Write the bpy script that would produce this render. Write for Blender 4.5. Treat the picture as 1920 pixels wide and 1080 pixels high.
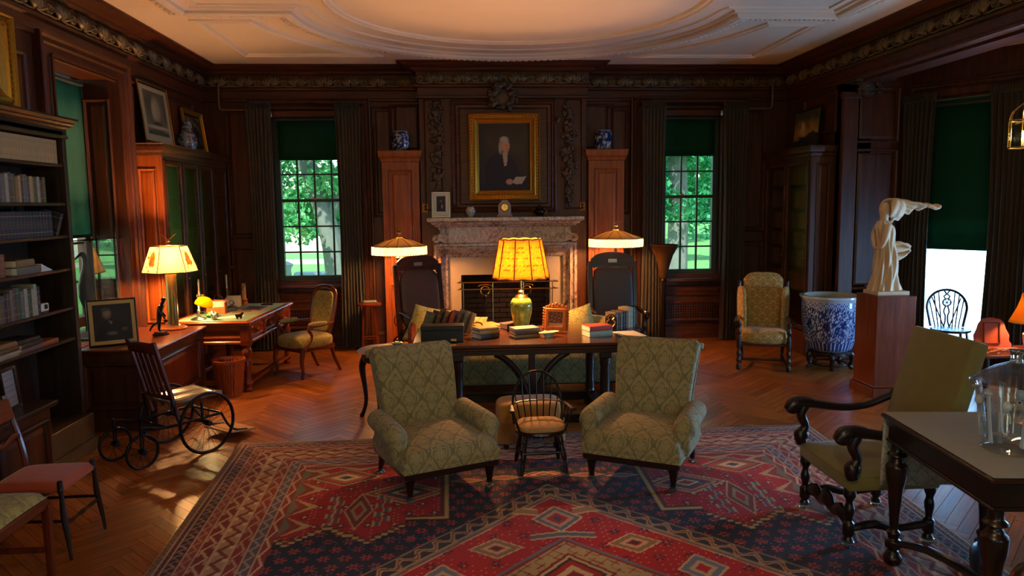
import bpy, bmesh, math, random
import numpy as np
from mathutils import Matrix, Vector
random.seed(7)
for o in list(bpy.data.objects): bpy.data.objects.remove(o)
SC = bpy.context.scene
COL = SC.collection
PI = math.pi
# ------------------------------------------------------------------ camera
cd = bpy.data.cameras.new('camera'); cd.sensor_width = 36; cd.lens = 26.25; cd.clip_end = 400
cam = bpy.data.objects.new('camera', cd); COL.objects.link(cam)
Rw = ((0.99767212, -0.01841223, 0.06566068), (-0.06729217, -0.10979248, 0.99167403), (-0.01104988, -0.99378398, -0.1107759))
cam.matrix_world = Matrix(((Rw[0][0], -Rw[0][1], -Rw[0][2], 0), (Rw[1][0], -Rw[1][1], -Rw[1][2], 0), (Rw[2][0], -Rw[2][1], -Rw[2][2], 1.95), (0, 0, 0, 1)))
SC.camera = cam
# ------------------------------------------------------------------ world, sun, exposure
wd = bpy.data.worlds.new('world'); SC.world = wd; wd.use_nodes = True
nt = wd.node_tree; bg = nt.nodes['Background']
sky = nt.nodes.new('ShaderNodeTexSky'); sky.sky_type = 'NISHITA'; sky.sun_disc = False
sky.sun_elevation = math.radians(52); sky.sun_rotation = math.radians(200); sky.altitude = 50
nt.links.new(sky.outputs[0], bg.inputs[0]); bg.inputs[1].default_value = 0.22
sl = bpy.data.lights.new('sun', 'SUN'); sl.energy = 5.0; sl.angle = 0.02; sl.color = (1, .95, .86)
so = bpy.data.objects.new('sun', sl); COL.objects.link(so); so.rotation_euler = (math.radians(40), 0, math.radians(-24))
VS = SC.view_settings; VS.view_transform = 'Standard'; VS.look = 'None'; VS.exposure = 1.35; VS.gamma = 1.0; VS.use_curve_mapping = False
SC.cycles.max_bounces = 7; SC.cycles.diffuse_bounces = 4; SC.cycles.glossy_bounces = 3; SC.cycles.transmission_bounces = 6; SC.cycles.transparent_max_bounces = 10
SC.cycles.sample_clamp_indirect = 4.0; SC.cycles.caustics_reflective = False; SC.cycles.caustics_refractive = False
SC.cycles.use_denoising = True
def area(name, loc, rot, sx, sy, power, color):
    l = bpy.data.lights.new(name, 'AREA'); l.shape = 'RECTANGLE'; l.size = sx; l.size_y = sy; l.energy = power; l.color = color
    o = bpy.data.objects.new(name, l); COL.objects.link(o); o.location = loc; o.rotation_euler = rot; return o
def point(name, loc, power, color, r=.04):
    l = bpy.data.lights.new(name, 'POINT'); l.energy = power; l.color = color; l.shadow_soft_size = r
    o = bpy.data.objects.new(name, l); COL.objects.link(o); o.location = loc; return o
WARM = (1.0, .46, .15)
# daylight entering through the tall windows of the bay, plus unseen warm fill added behind the camera (each stands outside its own opening)
BAYW = [((6.18, 8.60), -57), ((7.15, 6.0), -90), ((7.15, 3.4), -90)]
for i, ((x, y), a) in enumerate(BAYW):
    area('bay_daylight', (x, y, .92), (math.radians(90), 0, math.radians(a+180)), .95, 1.1, [75, 150, 12][i], (.30, .52, 1.0))
for x in (-2.0, .6, 3.2):
    area('rear_fill', (x, -2.3, 2.0), (math.radians(90), 0, 0), 1.0, 2.2, 9, (1.0, .80, .58))
area('left_daylight', (-4.5, 7.31, 2.0), (math.radians(90), 0, math.radians(-90)), 1.1, 2.2, 32, (.85, .95, 1.0))
# ------------------------------------------------------------------ node helpers
def lin(c):
    if isinstance(c, str):
        c = tuple(int(c[i:i+2], 16)/255 for i in (0, 2, 4))
    return tuple((v/12.92 if v <= .04045 else ((v+.055)/1.055)**2.4) for v in c)
def L4(c): return lin(c)+(1,)
class NT:
    def __init__(s, name):
        s.m = bpy.data.materials.new(name); s.m.use_nodes = True; s.t = s.m.node_tree; s.b = s.t.nodes['Principled BSDF']
    def n(s, typ, **k):
        x = s.t.nodes.new(typ)
        for a, v in k.items(): setattr(x, a, v)
        return x
    def l(s, a, b): s.t.links.new(a, b)
    def put(s, sock, v):
        if hasattr(v, 'is_output'): s.l(v, sock)
        else: sock.default_value = v
    def math(s, op, a, b=0.0, c=0.0):
        x = s.n('ShaderNodeMath', operation=op)
        s.put(x.inputs[0], a); s.put(x.inputs[1], b); s.put(x.inputs[2], c); return x.outputs[0]
    def coord(s, kind='Object', scale=(1, 1, 1), rot=(0, 0, 0), loc=(0, 0, 0)):
        tc = s.n('ShaderNodeTexCoord'); mp = s.n('ShaderNodeMapping'); s.l(tc.outputs[kind], mp.inputs[0])
        mp.inputs['Scale'].default_value = scale; mp.inputs['Rotation'].default_value = rot; mp.inputs['Location'].default_value = loc
        return mp.outputs[0]
    def noise(s, v, scale=5, detail=4, rough=.55, dist=0.0):
        x = s.n('ShaderNodeTexNoise'); s.l(v, x.inputs['Vector']); x.inputs['Scale'].default_value = scale
        x.inputs['Detail'].default_value = detail; x.inputs['Roughness'].default_value = rough; x.inputs['Distortion'].default_value = dist
        return x.outputs['Fac']
    def ramp(s, f, stops, interp='LINEAR'):
        x = s.n('ShaderNodeValToRGB'); s.l(f, x.inputs[0]); e = x.color_ramp.elements; x.color_ramp.interpolation = interp
        while len(e) < len(stops): e.new(.5)
        for i, (p, c) in enumerate(stops): e[i].position = p; e[i].color = L4(c) if not isinstance(c, float) else (c, c, c, 1)
        return x.outputs[0]
    def mix(s, f, a, b, mode='MIX'):
        x = s.n('ShaderNodeMix', data_type='RGBA', blend_type=mode); s.put(x.inputs[0], f)
        for i, v in ((6, a), (7, b)):
            if hasattr(v, 'is_output'): s.l(v, x.inputs[i])
            else: x.inputs[i].default_value = L4(v)
        return x.outputs[2]
    def bump(s, h, strength=.3, dist=.01):
        x = s.n('ShaderNodeBump'); s.l(h, x.inputs['Height']); x.inputs['Strength'].default_value = strength; x.inputs['Distance'].default_value = dist
        s.l(x.outputs[0], s.b.inputs['Normal'])
    def base(s, c):
        if hasattr(c, 'is_output'): s.l(c, s.b.inputs['Base Color'])
        else: s.b.inputs['Base Color'].default_value = L4(c)
    def set(s, **k):
        for a, v in k.items(): s.b.inputs[a.replace('_', ' ')].default_value = v
        return s
def plain(name, c, rough=.5, metal=0, nz=.12, scale=14, bump=0, **k):
    t = NT(name); v = t.coord(); f = t.noise(v, scale, 4)
    c = lin(c); a = tuple(max(0, x*(1-nz)) for x in c); b = tuple(min(1, x*(1+nz)) for x in c)
    x = t.n('ShaderNodeMix', data_type='RGBA'); t.l(f, x.inputs[0]); x.inputs[6].default_value = a+(1,); x.inputs[7].default_value = b+(1,)
    t.base(x.outputs[2]); t.set(Roughness=rough, Metallic=metal, **k)
    if bump: t.bump(f, bump, .004)
    return t.m
def wood(name, dark, light, rough=.38, axis='z', scale=1.0, coat=.0):
    t = NT(name); s = {'x': (.6, 9, 9), 'y': (9, .6, 9), 'z': (9, 9, .6)}[axis]
    v = t.coord(scale=tuple(q*scale for q in s)); f = t.noise(v, 3.0, 6, .62, .6)
    g = t.noise(t.coord(scale=tuple(q*scale*5 for q in s)), 3, 3, .6)
    c = t.ramp(f, [(.3, dark), (.7, light)]); c2 = t.mix(t.math('MULTIPLY', g, .45), c, dark)
    t.base(c2); t.set(Roughness=rough, Coat_Weight=coat, Coat_Roughness=.2, Specular_IOR_Level=.35); t.bump(g, .10, .002); return t.m
M = {}
M['panel'] = wood('panel_oak', '30160b', '63331a', .45, 'z', 1, 0)
M['panelh'] = wood('panel_oak_h', '30160b', '63331a', .45, 'x', 1, 0)
M['panely'] = wood('panel_oak_y', '30160b', '63331a', .45, 'y', 1, 0)
M['door'] = wood('cabinet_mahogany', '70310f', 'ad5a20', .42, 'z', 1, 0)
M['carve'] = plain('carved_oak', '3d2b19', .5, 0, .4, 30, .3)
M['carvel'] = plain('carved_oak_frieze', '6a5534', .42, 0, .3, 30, .2)
M['mahog'] = wood('mahogany', '421709', '7d3316', .28, 'x', 1.4, .35)
M['mahogz'] = wood('mahogany_z', '421709', '7d3316', .28, 'z', 1.4, .35)
M['dark'] = wood('ebonised_wood', '120a06', '2b160c', .32, 'z', 1.4, .25)
M['darkh'] = wood('ebonised_wood_h', '1a0d07', '3a1e10', .30, 'x', 1.4, .3)
M['tabletop'] = wood('table_walnut', '2c1409', '5d301a', .22, 'x', 1.6, .4)
M['deskwood'] = wood('desk_mahogany', '7a3010', 'b4561f', .25, 'x', 1.3, .4)
M['deskwoody'] = wood('desk_mahogany_y', '6a2a10', 'a04a1c', .25, 'y', 1.3, .4)
M['pedestal'] = wood('pedestal_wood', '5a2412', '87401f', .32, 'z', 1.0, .3)
M['orangewood'] = wood('fret_wood', '93481a', 'c77430', .4, 'z', 2.5)
M['basketwood'] = wood('basket_wood', '6d3013', '9a4c20', .4, 'z', 2.5)
M['case'] = wood('bookcase_wood', '1f130c', '46301e', .45, 'y', 1.0, .1)
M['casez'] = wood('bookcase_wood_z', '1f130c', '46301e', .45, 'z', 1.0, .1)
M['gold'] = plain('gilt', 'b07a22', .35, .75, .35, 60, .25)
M['goldd'] = plain('gilt_dark', '7d5216', .4, .7, .35, 60, .25)
M['brass'] = plain('brass', 'b48a45', .28, 1.0, .1)
M['silver'] = plain('pewter', '9b9890', .3, 1.0, .1)
M['iron'] = plain('black_iron', '17161a', .4, .6, .2)
M['bronze'] = plain('dark_bronze', '2a1d12', .33, .8, .25, 20)
M['blackbox'] = plain('black_leatherette', '15120f', .55, 0, .2, 40, .2)
M['plaster'] = plain('plaster', 'd8c8b4', .85, 0, .04, 3)
M['pipe'] = plain('painted_pipe', '6a4b38', .5)
M['white'] = plain('white_paper', 'd9d2c2', .8, 0, .06)
M['wax'] = plain('candle_wax', 'd6c9a8', .5, 0, .05, 5)
M['waxo'] = plain('orange_candle_wax', 'c48a52', .5, 0, .1, 5)
M['curtain'] = plain('curtain_velvet', '3d3120', .85, 0, .25, 20, .1, Sheen_Weight=.15)
M['velvet'] = plain('green_velvet', '776a30', .8, 0, .18, 9, .1, Sheen_Weight=.25)
M['redseat'] = plain('rust_velvet', 'a8431f', .8, 0, .2, 9, .1, Sheen_Weight=.25)
M['ottoman'] = plain('gold_velvet', 'a8752c', .8, 0, .25, 9, .15, Sheen_Weight=.2)
M['tan'] = plain('tan_cushion', 'b28250', .8, 0, .15, 9, .1)
M['leather'] = plain('dark_leather', '35241d', .5, 0, .25, 30, .15)
M['alab'] = plain('plaster_cast', 'd2b48e', .6, 0, .14, 12, .1)
M['sill'] = plain('window_paint', '35423d', .45)
M['slip'] = plain('limestone', 'b89f7e', .7, 0, .12, 8)
M['soot'] = plain('sooty_brick', '2a1c15', .9, 0, .3, 8, .3)
M['cardgrey'] = plain('grey_cloth', '938d7e', .85, 0, .10, 25)
M['greenfelt'] = plain('desk_felt', '6f8f72', .85, 0, .08, 30)
M['greendish'] = plain('green_glaze', '5f9a78', .25, 0, .1)
M['linen'] = plain('yellow_linen', 'b5a052', .85, 0, .2, 16, .1)
def marble():
    t = NT('fireplace_marble'); v = t.coord(scale=(1, 1, 1)); d = t.noise(v, 2.2, 8, .7, 2.2); e = t.noise(t.coord(loc=(3, 1, 7)), 3.5, 9, .75, 3.0)
    c = t.ramp(d, [(.30, '3c2a28'), (.42, '7b5f52'), (.5, 'b89d88'), (.56, '8a6352'), (.66, '544443'), (.8, 'a5866e')])
    x = t.n('ShaderNodeMix', data_type='RGBA'); k = t.ramp(e, [(.48, 0.0), (.5, 1.0), (.52, 0.0)]); t.l(k, x.inputs[0]); t.l(c, x.inputs[6]); x.inputs[7].default_value = L4('d2bda6')
    t.base(x.outputs[2]); t.set(Roughness=.25); return t.m
M['marble'] = marble()
def glassmat(name, tint=(1, 1, 1), rough=.02, alpha_mix=.12):
    t = NT(name); t.t.nodes.remove(t.b); out = t.t.nodes['Material Output']
    tr = t.n('ShaderNodeBsdfTransparent'); tr.inputs[0].default_value = tint+(1,)
    gl = t.n('ShaderNodeBsdfGlossy'); gl.inputs['Roughness'].default_value = rough
    lw = t.n('ShaderNodeLayerWeight'); lw.inputs[0].default_value = .5; fz = t.math('MULTIPLY_ADD', t.math('POWER', lw.outputs['Facing'], 4.0), .7, .03)
    nz = t.noise(t.coord(), 3, 2); mx = t.n('ShaderNodeMixShader')
    f = t.math('ADD', fz, t.math('MULTIPLY', nz, alpha_mix)); t.l(f, mx.inputs[0]); t.l(tr.outputs[0], mx.inputs[1]); t.l(gl.outputs[0], mx.inputs[2])
    t.l(mx.outputs[0], out.inputs[0]); return t.m
M['pane'] = glassmat('window_glass', (.86, .96, .93), .02, .02)
M['glass'] = glassmat('clear_glass', (.97, .98, .98), .03, .05)
M['caseglass'] = glassmat('display_case_glass', (.93, .96, .93), .01, .30)
def thin(name, c, trans, rough=.8, c2=None, scale=8):
    t = NT(name); t.t.nodes.remove(t.b); out = t.t.nodes['Material Output']
    f = t.noise(t.coord(), scale, 3); col = t.mix(f, c, c2 or c)
    d = t.n('ShaderNodeBsdfDiffuse'); r = t.n('ShaderNodeBsdfTranslucent'); t.l(col, d.inputs[0]); t.l(col, r.inputs[0])
    mx = t.n('ShaderNodeMixShader'); mx.inputs[0].default_value = trans; t.l(d.outputs[0], mx.inputs[1]); t.l(r.outputs[0], mx.inputs[2]); t.l(mx.outputs[0], out.inputs[0]); return t.m
M['shade'] = thin('parchment_shade', 'f2d592', .6, c2='e8c47a')
M['shadesilk'] = thin('silk_shade', 'c9b183', .5, c2='b39a6c', scale=4)
M['fringe'] = thin('silk_fringe', 'f0deb0', .6)
M['shadeo'] = thin('amber_shade', 'f0a028', .6, c2='d97f16', scale=18)
M['shadey'] = thin('yellow_glass_shade', 'ecd21c', .6, c2='c9a90c', scale=6)
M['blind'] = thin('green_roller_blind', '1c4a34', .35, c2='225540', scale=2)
M['blindl'] = thin('sunlit_roller_blind', '4d705c', .6, c2='587a66', scale=2)  # lighter copy of the blind cloth, daylight glow put into its colour
M['sheer'] = thin('white_sheer', 'f4f4f2', .65)
M['cloth'] = thin('lace_runner', 'b6b6a6', .4, c2='8f9184', scale=24)
def damask(name, light, dark, su=.17, sv=.23, rough=.8):
    t = NT(name); tc = t.n('ShaderNodeTexCoord'); sx = t.n('ShaderNodeSeparateXYZ'); t.l(tc.outputs['Object'], sx.inputs[0])
    sn = t.n('ShaderNodeSeparateXYZ'); t.l(tc.outputs['Normal'], sn.inputs[0])
    ax, ay, az = (t.math('ABSOLUTE', sn.outputs[i]) for i in range(3)); X, Y, Z = sx.outputs
    isx = t.math('GREATER_THAN', ax, t.math('MAXIMUM', ay, az)); isz = t.math('GREATER_THAN', az, t.math('MAXIMUM', ax, ay))
    a = t.math('ADD', t.math('MULTIPLY', X, t.math('SUBTRACT', 1, isx)), t.math('MULTIPLY', Y, isx))
    b = t.math('ADD', t.math('MULTIPLY', Z, t.math('SUBTRACT', 1, isz)), t.math('MULTIPLY', Y, isz))
    nz = t.noise(tc.outputs['Object'], 9, 2)
    u = t.math('MULTIPLY_ADD', a, 2*PI/su, t.math('MULTIPLY', nz, .7)); v = t.math('MULTIPLY_ADD', b, 2*PI/sv, t.math('MULTIPLY', nz, .7))
    cu, cv = t.math('COSINE', u), t.math('COSINE', v)
    F = t.math('ADD', cu, t.math('ADD', cv, t.math('MULTIPLY', t.math('COSINE', t.math('MULTIPLY', v, 2)), .22)))
    F = t.math('ADD', cu, cv)
    wrap = lambda q, o: t.math('SUBTRACT', t.math('FLOORED_MODULO', t.math('ADD', q, o), 2*PI), PI)
    f = t.math('LESS_THAN', t.math('ABSOLUTE', t.math('ADD', F, t.math('MULTIPLY', t.math('SINE', t.math('MULTIPLY', u, 2)), .14))), .15)
    for o in (PI, 0.0):
        du, dv = wrap(u, o), wrap(v, o); r = t.math('SQRT', t.math('ADD', t.math('MULTIPLY', du, du), t.math('MULTIPLY', dv, dv))); an = t.math('ARCTAN2', du, t.math('ADD', dv, .9))
        lobe = t.math('MULTIPLY_ADD', t.math('ABSOLUTE', t.math('COSINE', t.math('MULTIPLY', an, 3.5))), .75, .75)
        f = t.math('MAXIMUM', f, t.math('LESS_THAN', t.math('ABSOLUTE', t.math('SUBTRACT', r, lobe)), .13))
        vein = t.math('MULTIPLY', t.math('LESS_THAN', t.math('ABSOLUTE', t.math('SINE', t.math('MULTIPLY', an, 3.5))), .16), t.math('LESS_THAN', r, 1.5)); f = t.math('MAXIMUM', f, t.math('MULTIPLY', vein, .6))
        crest = t.math('MULTIPLY', t.math('MULTIPLY', t.math('GREATER_THAN', r, 1.65), t.math('LESS_THAN', r, 2.25)), t.math('GREATER_THAN', t.math('SINE', t.math('ADD', t.math('MULTIPLY', an, 2), t.math('MULTIPLY', r, 2.5))), .45)); f = t.math('MAXIMUM', f, t.math('MULTIPLY', crest, .8))
    t.base(t.mix(t.math('MULTIPLY', f, .85), light, dark)); t.set(Roughness=rough, Sheen_Weight=.15)
    w = t.noise(t.coord(scale=(1, 1, 1)), 260, 1); t.bump(w, .2, .002); return t.m
M['damask'] = damask('sage_damask', '978558', '665f3c')
M['damaskd'] = damask('sofa_damask', '857848', '575632')
M['damasky'] = damask('gold_damask', 'a08c44', '76682f', .15, .2)
M['wingfab'] = damask('ochre_floral', '99701f', 'c2a668', .12, .14)
def vcol(name, rough=.8, nz=.15, sheen=0.0, scale=120, bump=0.0):
    t = NT(name); at = t.n('ShaderNodeAttribute', attribute_name='Col'); f = t.noise(t.coord(), scale, 3)
    x = t.n('ShaderNodeMix', data_type='RGBA', blend_type='MULTIPLY'); x.inputs[0].default_value = nz; t.l(at.outputs['Color'], x.inputs[6])
    k = t.ramp(f, [(.3, 0.0), (.7, 1.0)]); t.l(k, x.inputs[7]); t.base(x.outputs[2]); t.set(Roughness=rough, Sheen_Weight=sheen)
    if bump: t.bump(f, bump, .003)
    return t.m
M['canvas'] = vcol('painted_canvas', .75, .12)
M['rug'] = vcol('wool_rug', .95, .22, .05, 160, .4)
M['porc'] = vcol('painted_porcelain', .15, .05)
M['print'] = vcol('printed_parchment', .7, .1)
# ------------------------------------------------------------------ mesh helpers
class MB:
    def __init__(s): s.v = []; s.f = []; s.m = Matrix(); s.uv = None
    def at(s, x=0, y=0, z=0, rx=0, ry=0, rz=0, sc=(1, 1, 1)):
        s.m = Matrix.Translation((x, y, z)) @ Matrix.Rotation(rz, 4, 'Z') @ Matrix.Rotation(ry, 4, 'Y') @ Matrix.Rotation(rx, 4, 'X') @ Matrix.Diagonal((*sc, 1)); return s
    def add(s, vs, fs):
        b = len(s.v); s.v += [tuple(s.m @ Vector(v)) for v in vs]; s.f += [tuple(i+b for i in f) for f in fs]; return s
    def box(s, x0, x1, y0, y1, z0, z1, c=0.0):
        if c <= 0:
            return s.add([(x, y, z) for z in (z0, z1) for y in (y0, y1) for x in (x0, x1)], [(0, 2, 3, 1), (4, 5, 7, 6), (0, 1, 5, 4), (2, 6, 7, 3), (0, 4, 6, 2), (1, 3, 7, 5)])
        bm = bmesh.new(); q = [bm.verts.new((x, y, z)) for z in (z0, z1) for y in (y0, y1) for x in (x0, x1)]
        for f in [(0, 2, 3, 1), (4, 5, 7, 6), (0, 1, 5, 4), (2, 6, 7, 3), (0, 4, 6, 2), (1, 3, 7, 5)]: bm.faces.new([q[i] for i in f])
        bmesh.ops.bevel(bm, geom=list(bm.edges), offset=c, segments=2 if c > .012 else 1, affect='EDGES', profile=.5)
        bm.verts.index_update(); vs = [tuple(v.co) for v in bm.verts]; fs = [tuple(v.index for v in f.verts) for f in bm.faces]; bm.free(); return s.add(vs, fs)
    def cbox(s, cx, cy, cz, sx, sy, sz, c=0.0): return s.box(cx-sx/2, cx+sx/2, cy-sy/2, cy+sy/2, cz-sz/2, cz+sz/2, c)
    def lathe(s, prof, n=20, x=0, y=0, z=0, sx=1, sy=1, cap=True, sm=0):
        vs = []; fs = []
        if sm:
            Q = []
            for i in range(len(prof)-1):
                (r0, h0), (r1, h1) = prof[i], prof[i+1]
                for k in range(sm): q = k/sm; e = q*q*(3-2*q); Q.append((r0*(1-e)+r1*e, h0*(1-q)+h1*q))
            prof = Q+[prof[-1]]
        for r, h in prof:
            for k in range(n):
                a = 2*PI*k/n; vs.append((x+r*math.cos(a)*sx, y+r*math.sin(a)*sy, z+h))
        for i in range(len(prof)-1):
            for k in range(n):
                k2 = (k+1) % n; fs.append((i*n+k, i*n+k2, (i+1)*n+k2, (i+1)*n+k))
        if cap: fs.append(tuple(range(n))[::-1]); fs.append(tuple((len(prof)-1)*n+k for k in range(n)))
        return s.add(vs, fs)
    def tube(s, pts, r, n=8, closed=False, flat=1.0, sm=3):
        P = [Vector(p) for p in pts]; N = len(P); rs = list(r) if isinstance(r, (list, tuple)) else [r]*N
        if sm and not closed and 3 <= N <= 12:
            Q = []; rq = []
            for i in range(N-1):
                p0, p1, p2, p3 = P[max(i-1, 0)], P[i], P[i+1], P[min(i+2, N-1)]
                for k in range(sm):
                    q = k/sm; Q.append(.5*((2*p1)+(p2-p0)*q+(2*p0-5*p1+4*p2-p3)*q*q+(3*p1-p0-3*p2+p3)*q**3)); e = q*q*(3-2*q); rq.append(rs[i]*(1-e)+rs[i+1]*e)
            P = Q+[P[-1]]; rs = rq+[rs[-1]]; N = len(P)
        vs = []; fs = []; up = None
        for i in range(N):
            if closed: t = (P[(i+1) % N]-P[i-1])
            else: t = P[min(i+1, N-1)]-P[max(i-1, 0)]
            t.normalize()
            if up is None: up = Vector((0, 0, 1)) if abs(t.z) < .9 else Vector((1, 0, 0))
            sd = t.cross(up); sd.normalize(); up = sd.cross(t); up.normalize()
            for k in range(n):
                a = 2*PI*k/n; q = P[i]+sd*math.cos(a)*rs[i]+up*math.sin(a)*rs[i]*flat; vs.append(tuple(q))
        R = N if closed else N-1
        for i in range(R):
            j = (i+1) % N
            for k in range(n):
                k2 = (k+1) % n; fs.append((i*n+k, i*n+k2, j*n+k2, j*n+k))
        if not closed: fs.append(tuple(range(n))[::-1]); fs.append(tuple((N-1)*n+k for k in range(n)))
        return s.add(vs, fs)
    def prism(s, poly, d0, d1, axis='y'):
        f = {'y': lambda a, b, d: (a, d, b), 'x': lambda a, b, d: (d, a, b), 'z': lambda a, b, d: (a, b, d)}[axis]
        n = len(poly); vs = [f(a, b, d0) for a, b in poly]+[f(a, b, d1) for a, b in poly]
        fs = [tuple(range(n)), tuple(range(2*n-1, n-1, -1))]+[(i, i+n, (i+1) % n+n, (i+1) % n) for i in range(n)]
        return s.add(vs, fs)
    def ell(s, cx, cy, cz, rx, ry, rz, n=14, m=9, p=1.0):
        vs = []; fs = []
        sg = lambda v: math.copysign(abs(v)**p, v)
        for i in range(m+1):
            t = -PI/2+PI*i/m
            for k in range(n):
                a = 2*PI*k/n; vs.append((cx+rx*sg(math.cos(t))*sg(math.cos(a)), cy+ry*sg(math.cos(t))*sg(math.sin(a)), cz+rz*sg(math.sin(t))))
        for i in range(m):
            for k in range(n):
                k2 = (k+1) % n; fs.append((i*n+k, i*n+k2, (i+1)*n+k2, (i+1)*n+k))
        return s.add(vs, fs)
    def grid(s, fn, nu, nv):
        vs = [fn(i/nu, j/nv) for j in range(nv+1) for i in range(nu+1)]
        fs = [(j*(nu+1)+i, j*(nu+1)+i+1, (j+1)*(nu+1)+i+1, (j+1)*(nu+1)+i) for j in range(nv) for i in range(nu)]
        return s.add(vs, fs)
    def build(s, name, mat, parent=None, smooth=True, loc=None, mods=None, ang=.6):
        me = bpy.data.meshes.new(name); me.from_pydata(s.v, [], s.f)
        bm = bmesh.new(); bm.from_mesh(me); bmesh.ops.recalc_face_normals(bm, faces=bm.faces); bm.to_mesh(me); bm.free()
        me.materials.append(M[mat] if isinstance(mat, str) else mat)
        if smooth:
            me.shade_smooth(); me.set_sharp_from_angle(angle=ang)
        o = bpy.data.objects.new(name, me); COL.objects.link(o)
        if parent: o.parent = parent
        if loc: o.location = loc
        return o
def solid(o, t, off=-1):
    m = o.modifiers.new('s', 'SOLIDIFY'); m.thickness = t; m.offset = off; return o
def subd(o, n=1):
    m = o.modifiers.new('d', 'SUBSURF'); m.levels = n; m.render_levels = n; return o
def bev(o, w=.01, n=2):
    m = o.modifiers.new('b', 'BEVEL'); m.width = w; m.segments = n; m.limit_method = 'ANGLE'; return o
def tag(o, label, cat, group=None):
    o['label'] = label; o['category'] = cat
    if group: o['group'] = group
    return o
def thing(name, label, cat, loc=(0, 0, 0), rz=0, group=None):
    o = bpy.data.objects.new(name, None); COL.objects.link(o); o.location = loc; o.rotation_euler = (0, 0, rz); o.empty_display_size = .1
    return tag(o, label, cat, group)
def struct(o): o['kind'] = 'structure'; return o
def stuff(o): o['kind'] = 'stuff'; return o
def ref(o, parent, loc=(0, 0, 0), rz=0, sc=None, rot=None, name=None):
    c = o.copy(); COL.objects.link(c); c.parent = parent; c.location = loc; c.rotation_euler = rot or (0, 0, rz)
    if sc: c.scale = sc
    if name: c.name = name
    return c
def tree_copy(root, loc, rz, label):
    r = root.copy(); COL.objects.link(r); r.location = loc; r.rotation_euler = (0, 0, rz); r['label'] = label
    for ch in list(root.children):
        c = ch.copy(); COL.objects.link(c); c.parent = r
        for g in list(ch.children):
            d = g.copy(); COL.objects.link(d); d.parent = c
    return r
def paint(name, w, h, nx, ny, fn, mat='canvas', parent=None, loc=None, rot=None, d=.0):
    """flat printed / painted sheet in the local xz plane facing -y, colours from fn(U, V) (0..1 arrays, V up)"""
    b = MB(); b.grid(lambda u, v: ((u-.5)*w, 0, (v-.5)*h), nx, ny); o = b.build(name, mat, parent, False)
    U, V = np.meshgrid(np.linspace(0, 1, nx+1), np.linspace(0, 1, ny+1)); setcol(o, fn(U, V).reshape(-1, 3))
    if loc: o.location = loc
    if rot: o.rotation_euler = rot
    if d: solid(o, d, 1)
    return o
def setcol(o, rgb):
    me = o.data; a = me.color_attributes.new('Col', 'FLOAT_COLOR', 'POINT'); rgb = np.clip(rgb, 0, 1)
    l = np.where(rgb <= .04045, rgb/12.92, ((rgb+.055)/1.055)**2.4); q = np.ones((len(l), 4), dtype=np.float32); q[:, :3] = l
    a.data.foreach_set('color', q.ravel())
def hx(c): return np.array([int(c[i:i+2], 16)/255 for i in (0, 2, 4)])
class Pic:
    """small raster painter used for the flat pictures"""
    def __init__(s, U, V, c): s.U, s.V = U, V; s.c = np.zeros(U.shape+(3,))+hx(c)
    def put(s, m, c, a=1.0):
        m = np.clip(m, 0, 1)[..., None]*a; s.c = s.c*(1-m)+hx(c)*m; return s
    def ell(s, x, y, rx, ry, c, soft=.25, a=1.0, rot=0):
        dx, dy = s.U-x, s.V-y; cx, cy = dx*math.cos(rot)+dy*math.sin(rot), -dx*math.sin(rot)+dy*math.cos(rot)
        d = np.sqrt((cx/rx)**2+(cy/ry)**2); return s.put((1-d)/soft+.5, c, a)
    def poly(s, pts, c, a=1.0):
        m = np.zeros(s.U.shape, bool); n = len(pts)
        for i in range(n):
            (x1, y1), (x2, y2) = pts[i], pts[(i+1) % n]
            if y1 == y2: continue
            k = ((s.V > y1) != (s.V > y2)) & (s.U < (x2-x1)*(s.V-y1)/(y2-y1)+x1); m ^= k
        return s.put(m.astype(float), c, a)
    def grad(s, c0, c1, ax='V'):
        t = (s.V if ax == 'V' else s.U)[..., None]; s.c = hx(c0)*(1-t)+hx(c1)*t; return s
    def mottle(s, k=.06, f=20, seed=1):
        r = np.random.RandomState(seed); n = np.zeros(s.U.shape)
        for _ in range(8):
            a, b, p = r.uniform(-f, f), r.uniform(-f, f), r.uniform(0, 6); n += np.sin(a*s.U+b*s.V+p)
        s.c = s.c*(1+k*n[..., None]/3); return s
def vnoise(x, y, seed=0):
    r = np.random.RandomState(seed); n = np.zeros(np.shape(x))
    for _ in range(10):
        a, b, p = r.normal(0, 1), r.normal(0, 1), r.uniform(0, 6); n = n+np.sin(a*x+b*y+p)
    return n/4
# ================================================================== setting
def proj(x, y, z):
    q = cam.matrix_world.inverted() @ Vector((x, y, z))
    if q.z > -.1: return None
    return 960+1400*q.x/-q.z, 540-1400*q.y/-q.z
RUG = [(-1.90, 6.13), (2.96, 6.18), (2.66, 2.2), (-1.66, 2.2)]
def inrug(x, y): return 2.2 < y < 6.05 and -1.8 < x < 2.8
def floormat():
    t = NT('oak_parquet'); uv = t.n('ShaderNodeUVMap'); mp = t.n('ShaderNodeMapping'); t.l(uv.outputs[0], mp.inputs[0]); mp.inputs['Scale'].default_value = (2.5, 34, 1)
    f = t.noise(mp.outputs[0], 1.6, 6, .6, .4); g = t.n('ShaderNodeNewGeometry'); oi = t.n('ShaderNodeObjectInfo')
    r = t.math('FRACT', t.math('ADD', g.outputs['Random Per Island'], oi.outputs['Random']))
    c = t.ramp(f, [(.28, '7d431a'), (.72, 'b87634')]); d = t.ramp(r, [(0.0, '8c6a4e'), (.5, 'd9c0a4'), (1.0, 'ffe9d0')])
    t.base(t.mix(.62, c, d, 'MULTIPLY')); t.set(Roughness=.34, Coat_Weight=.2, Coat_Roughness=.2)
    t.bump(f, .06, .002); return t.m
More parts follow.
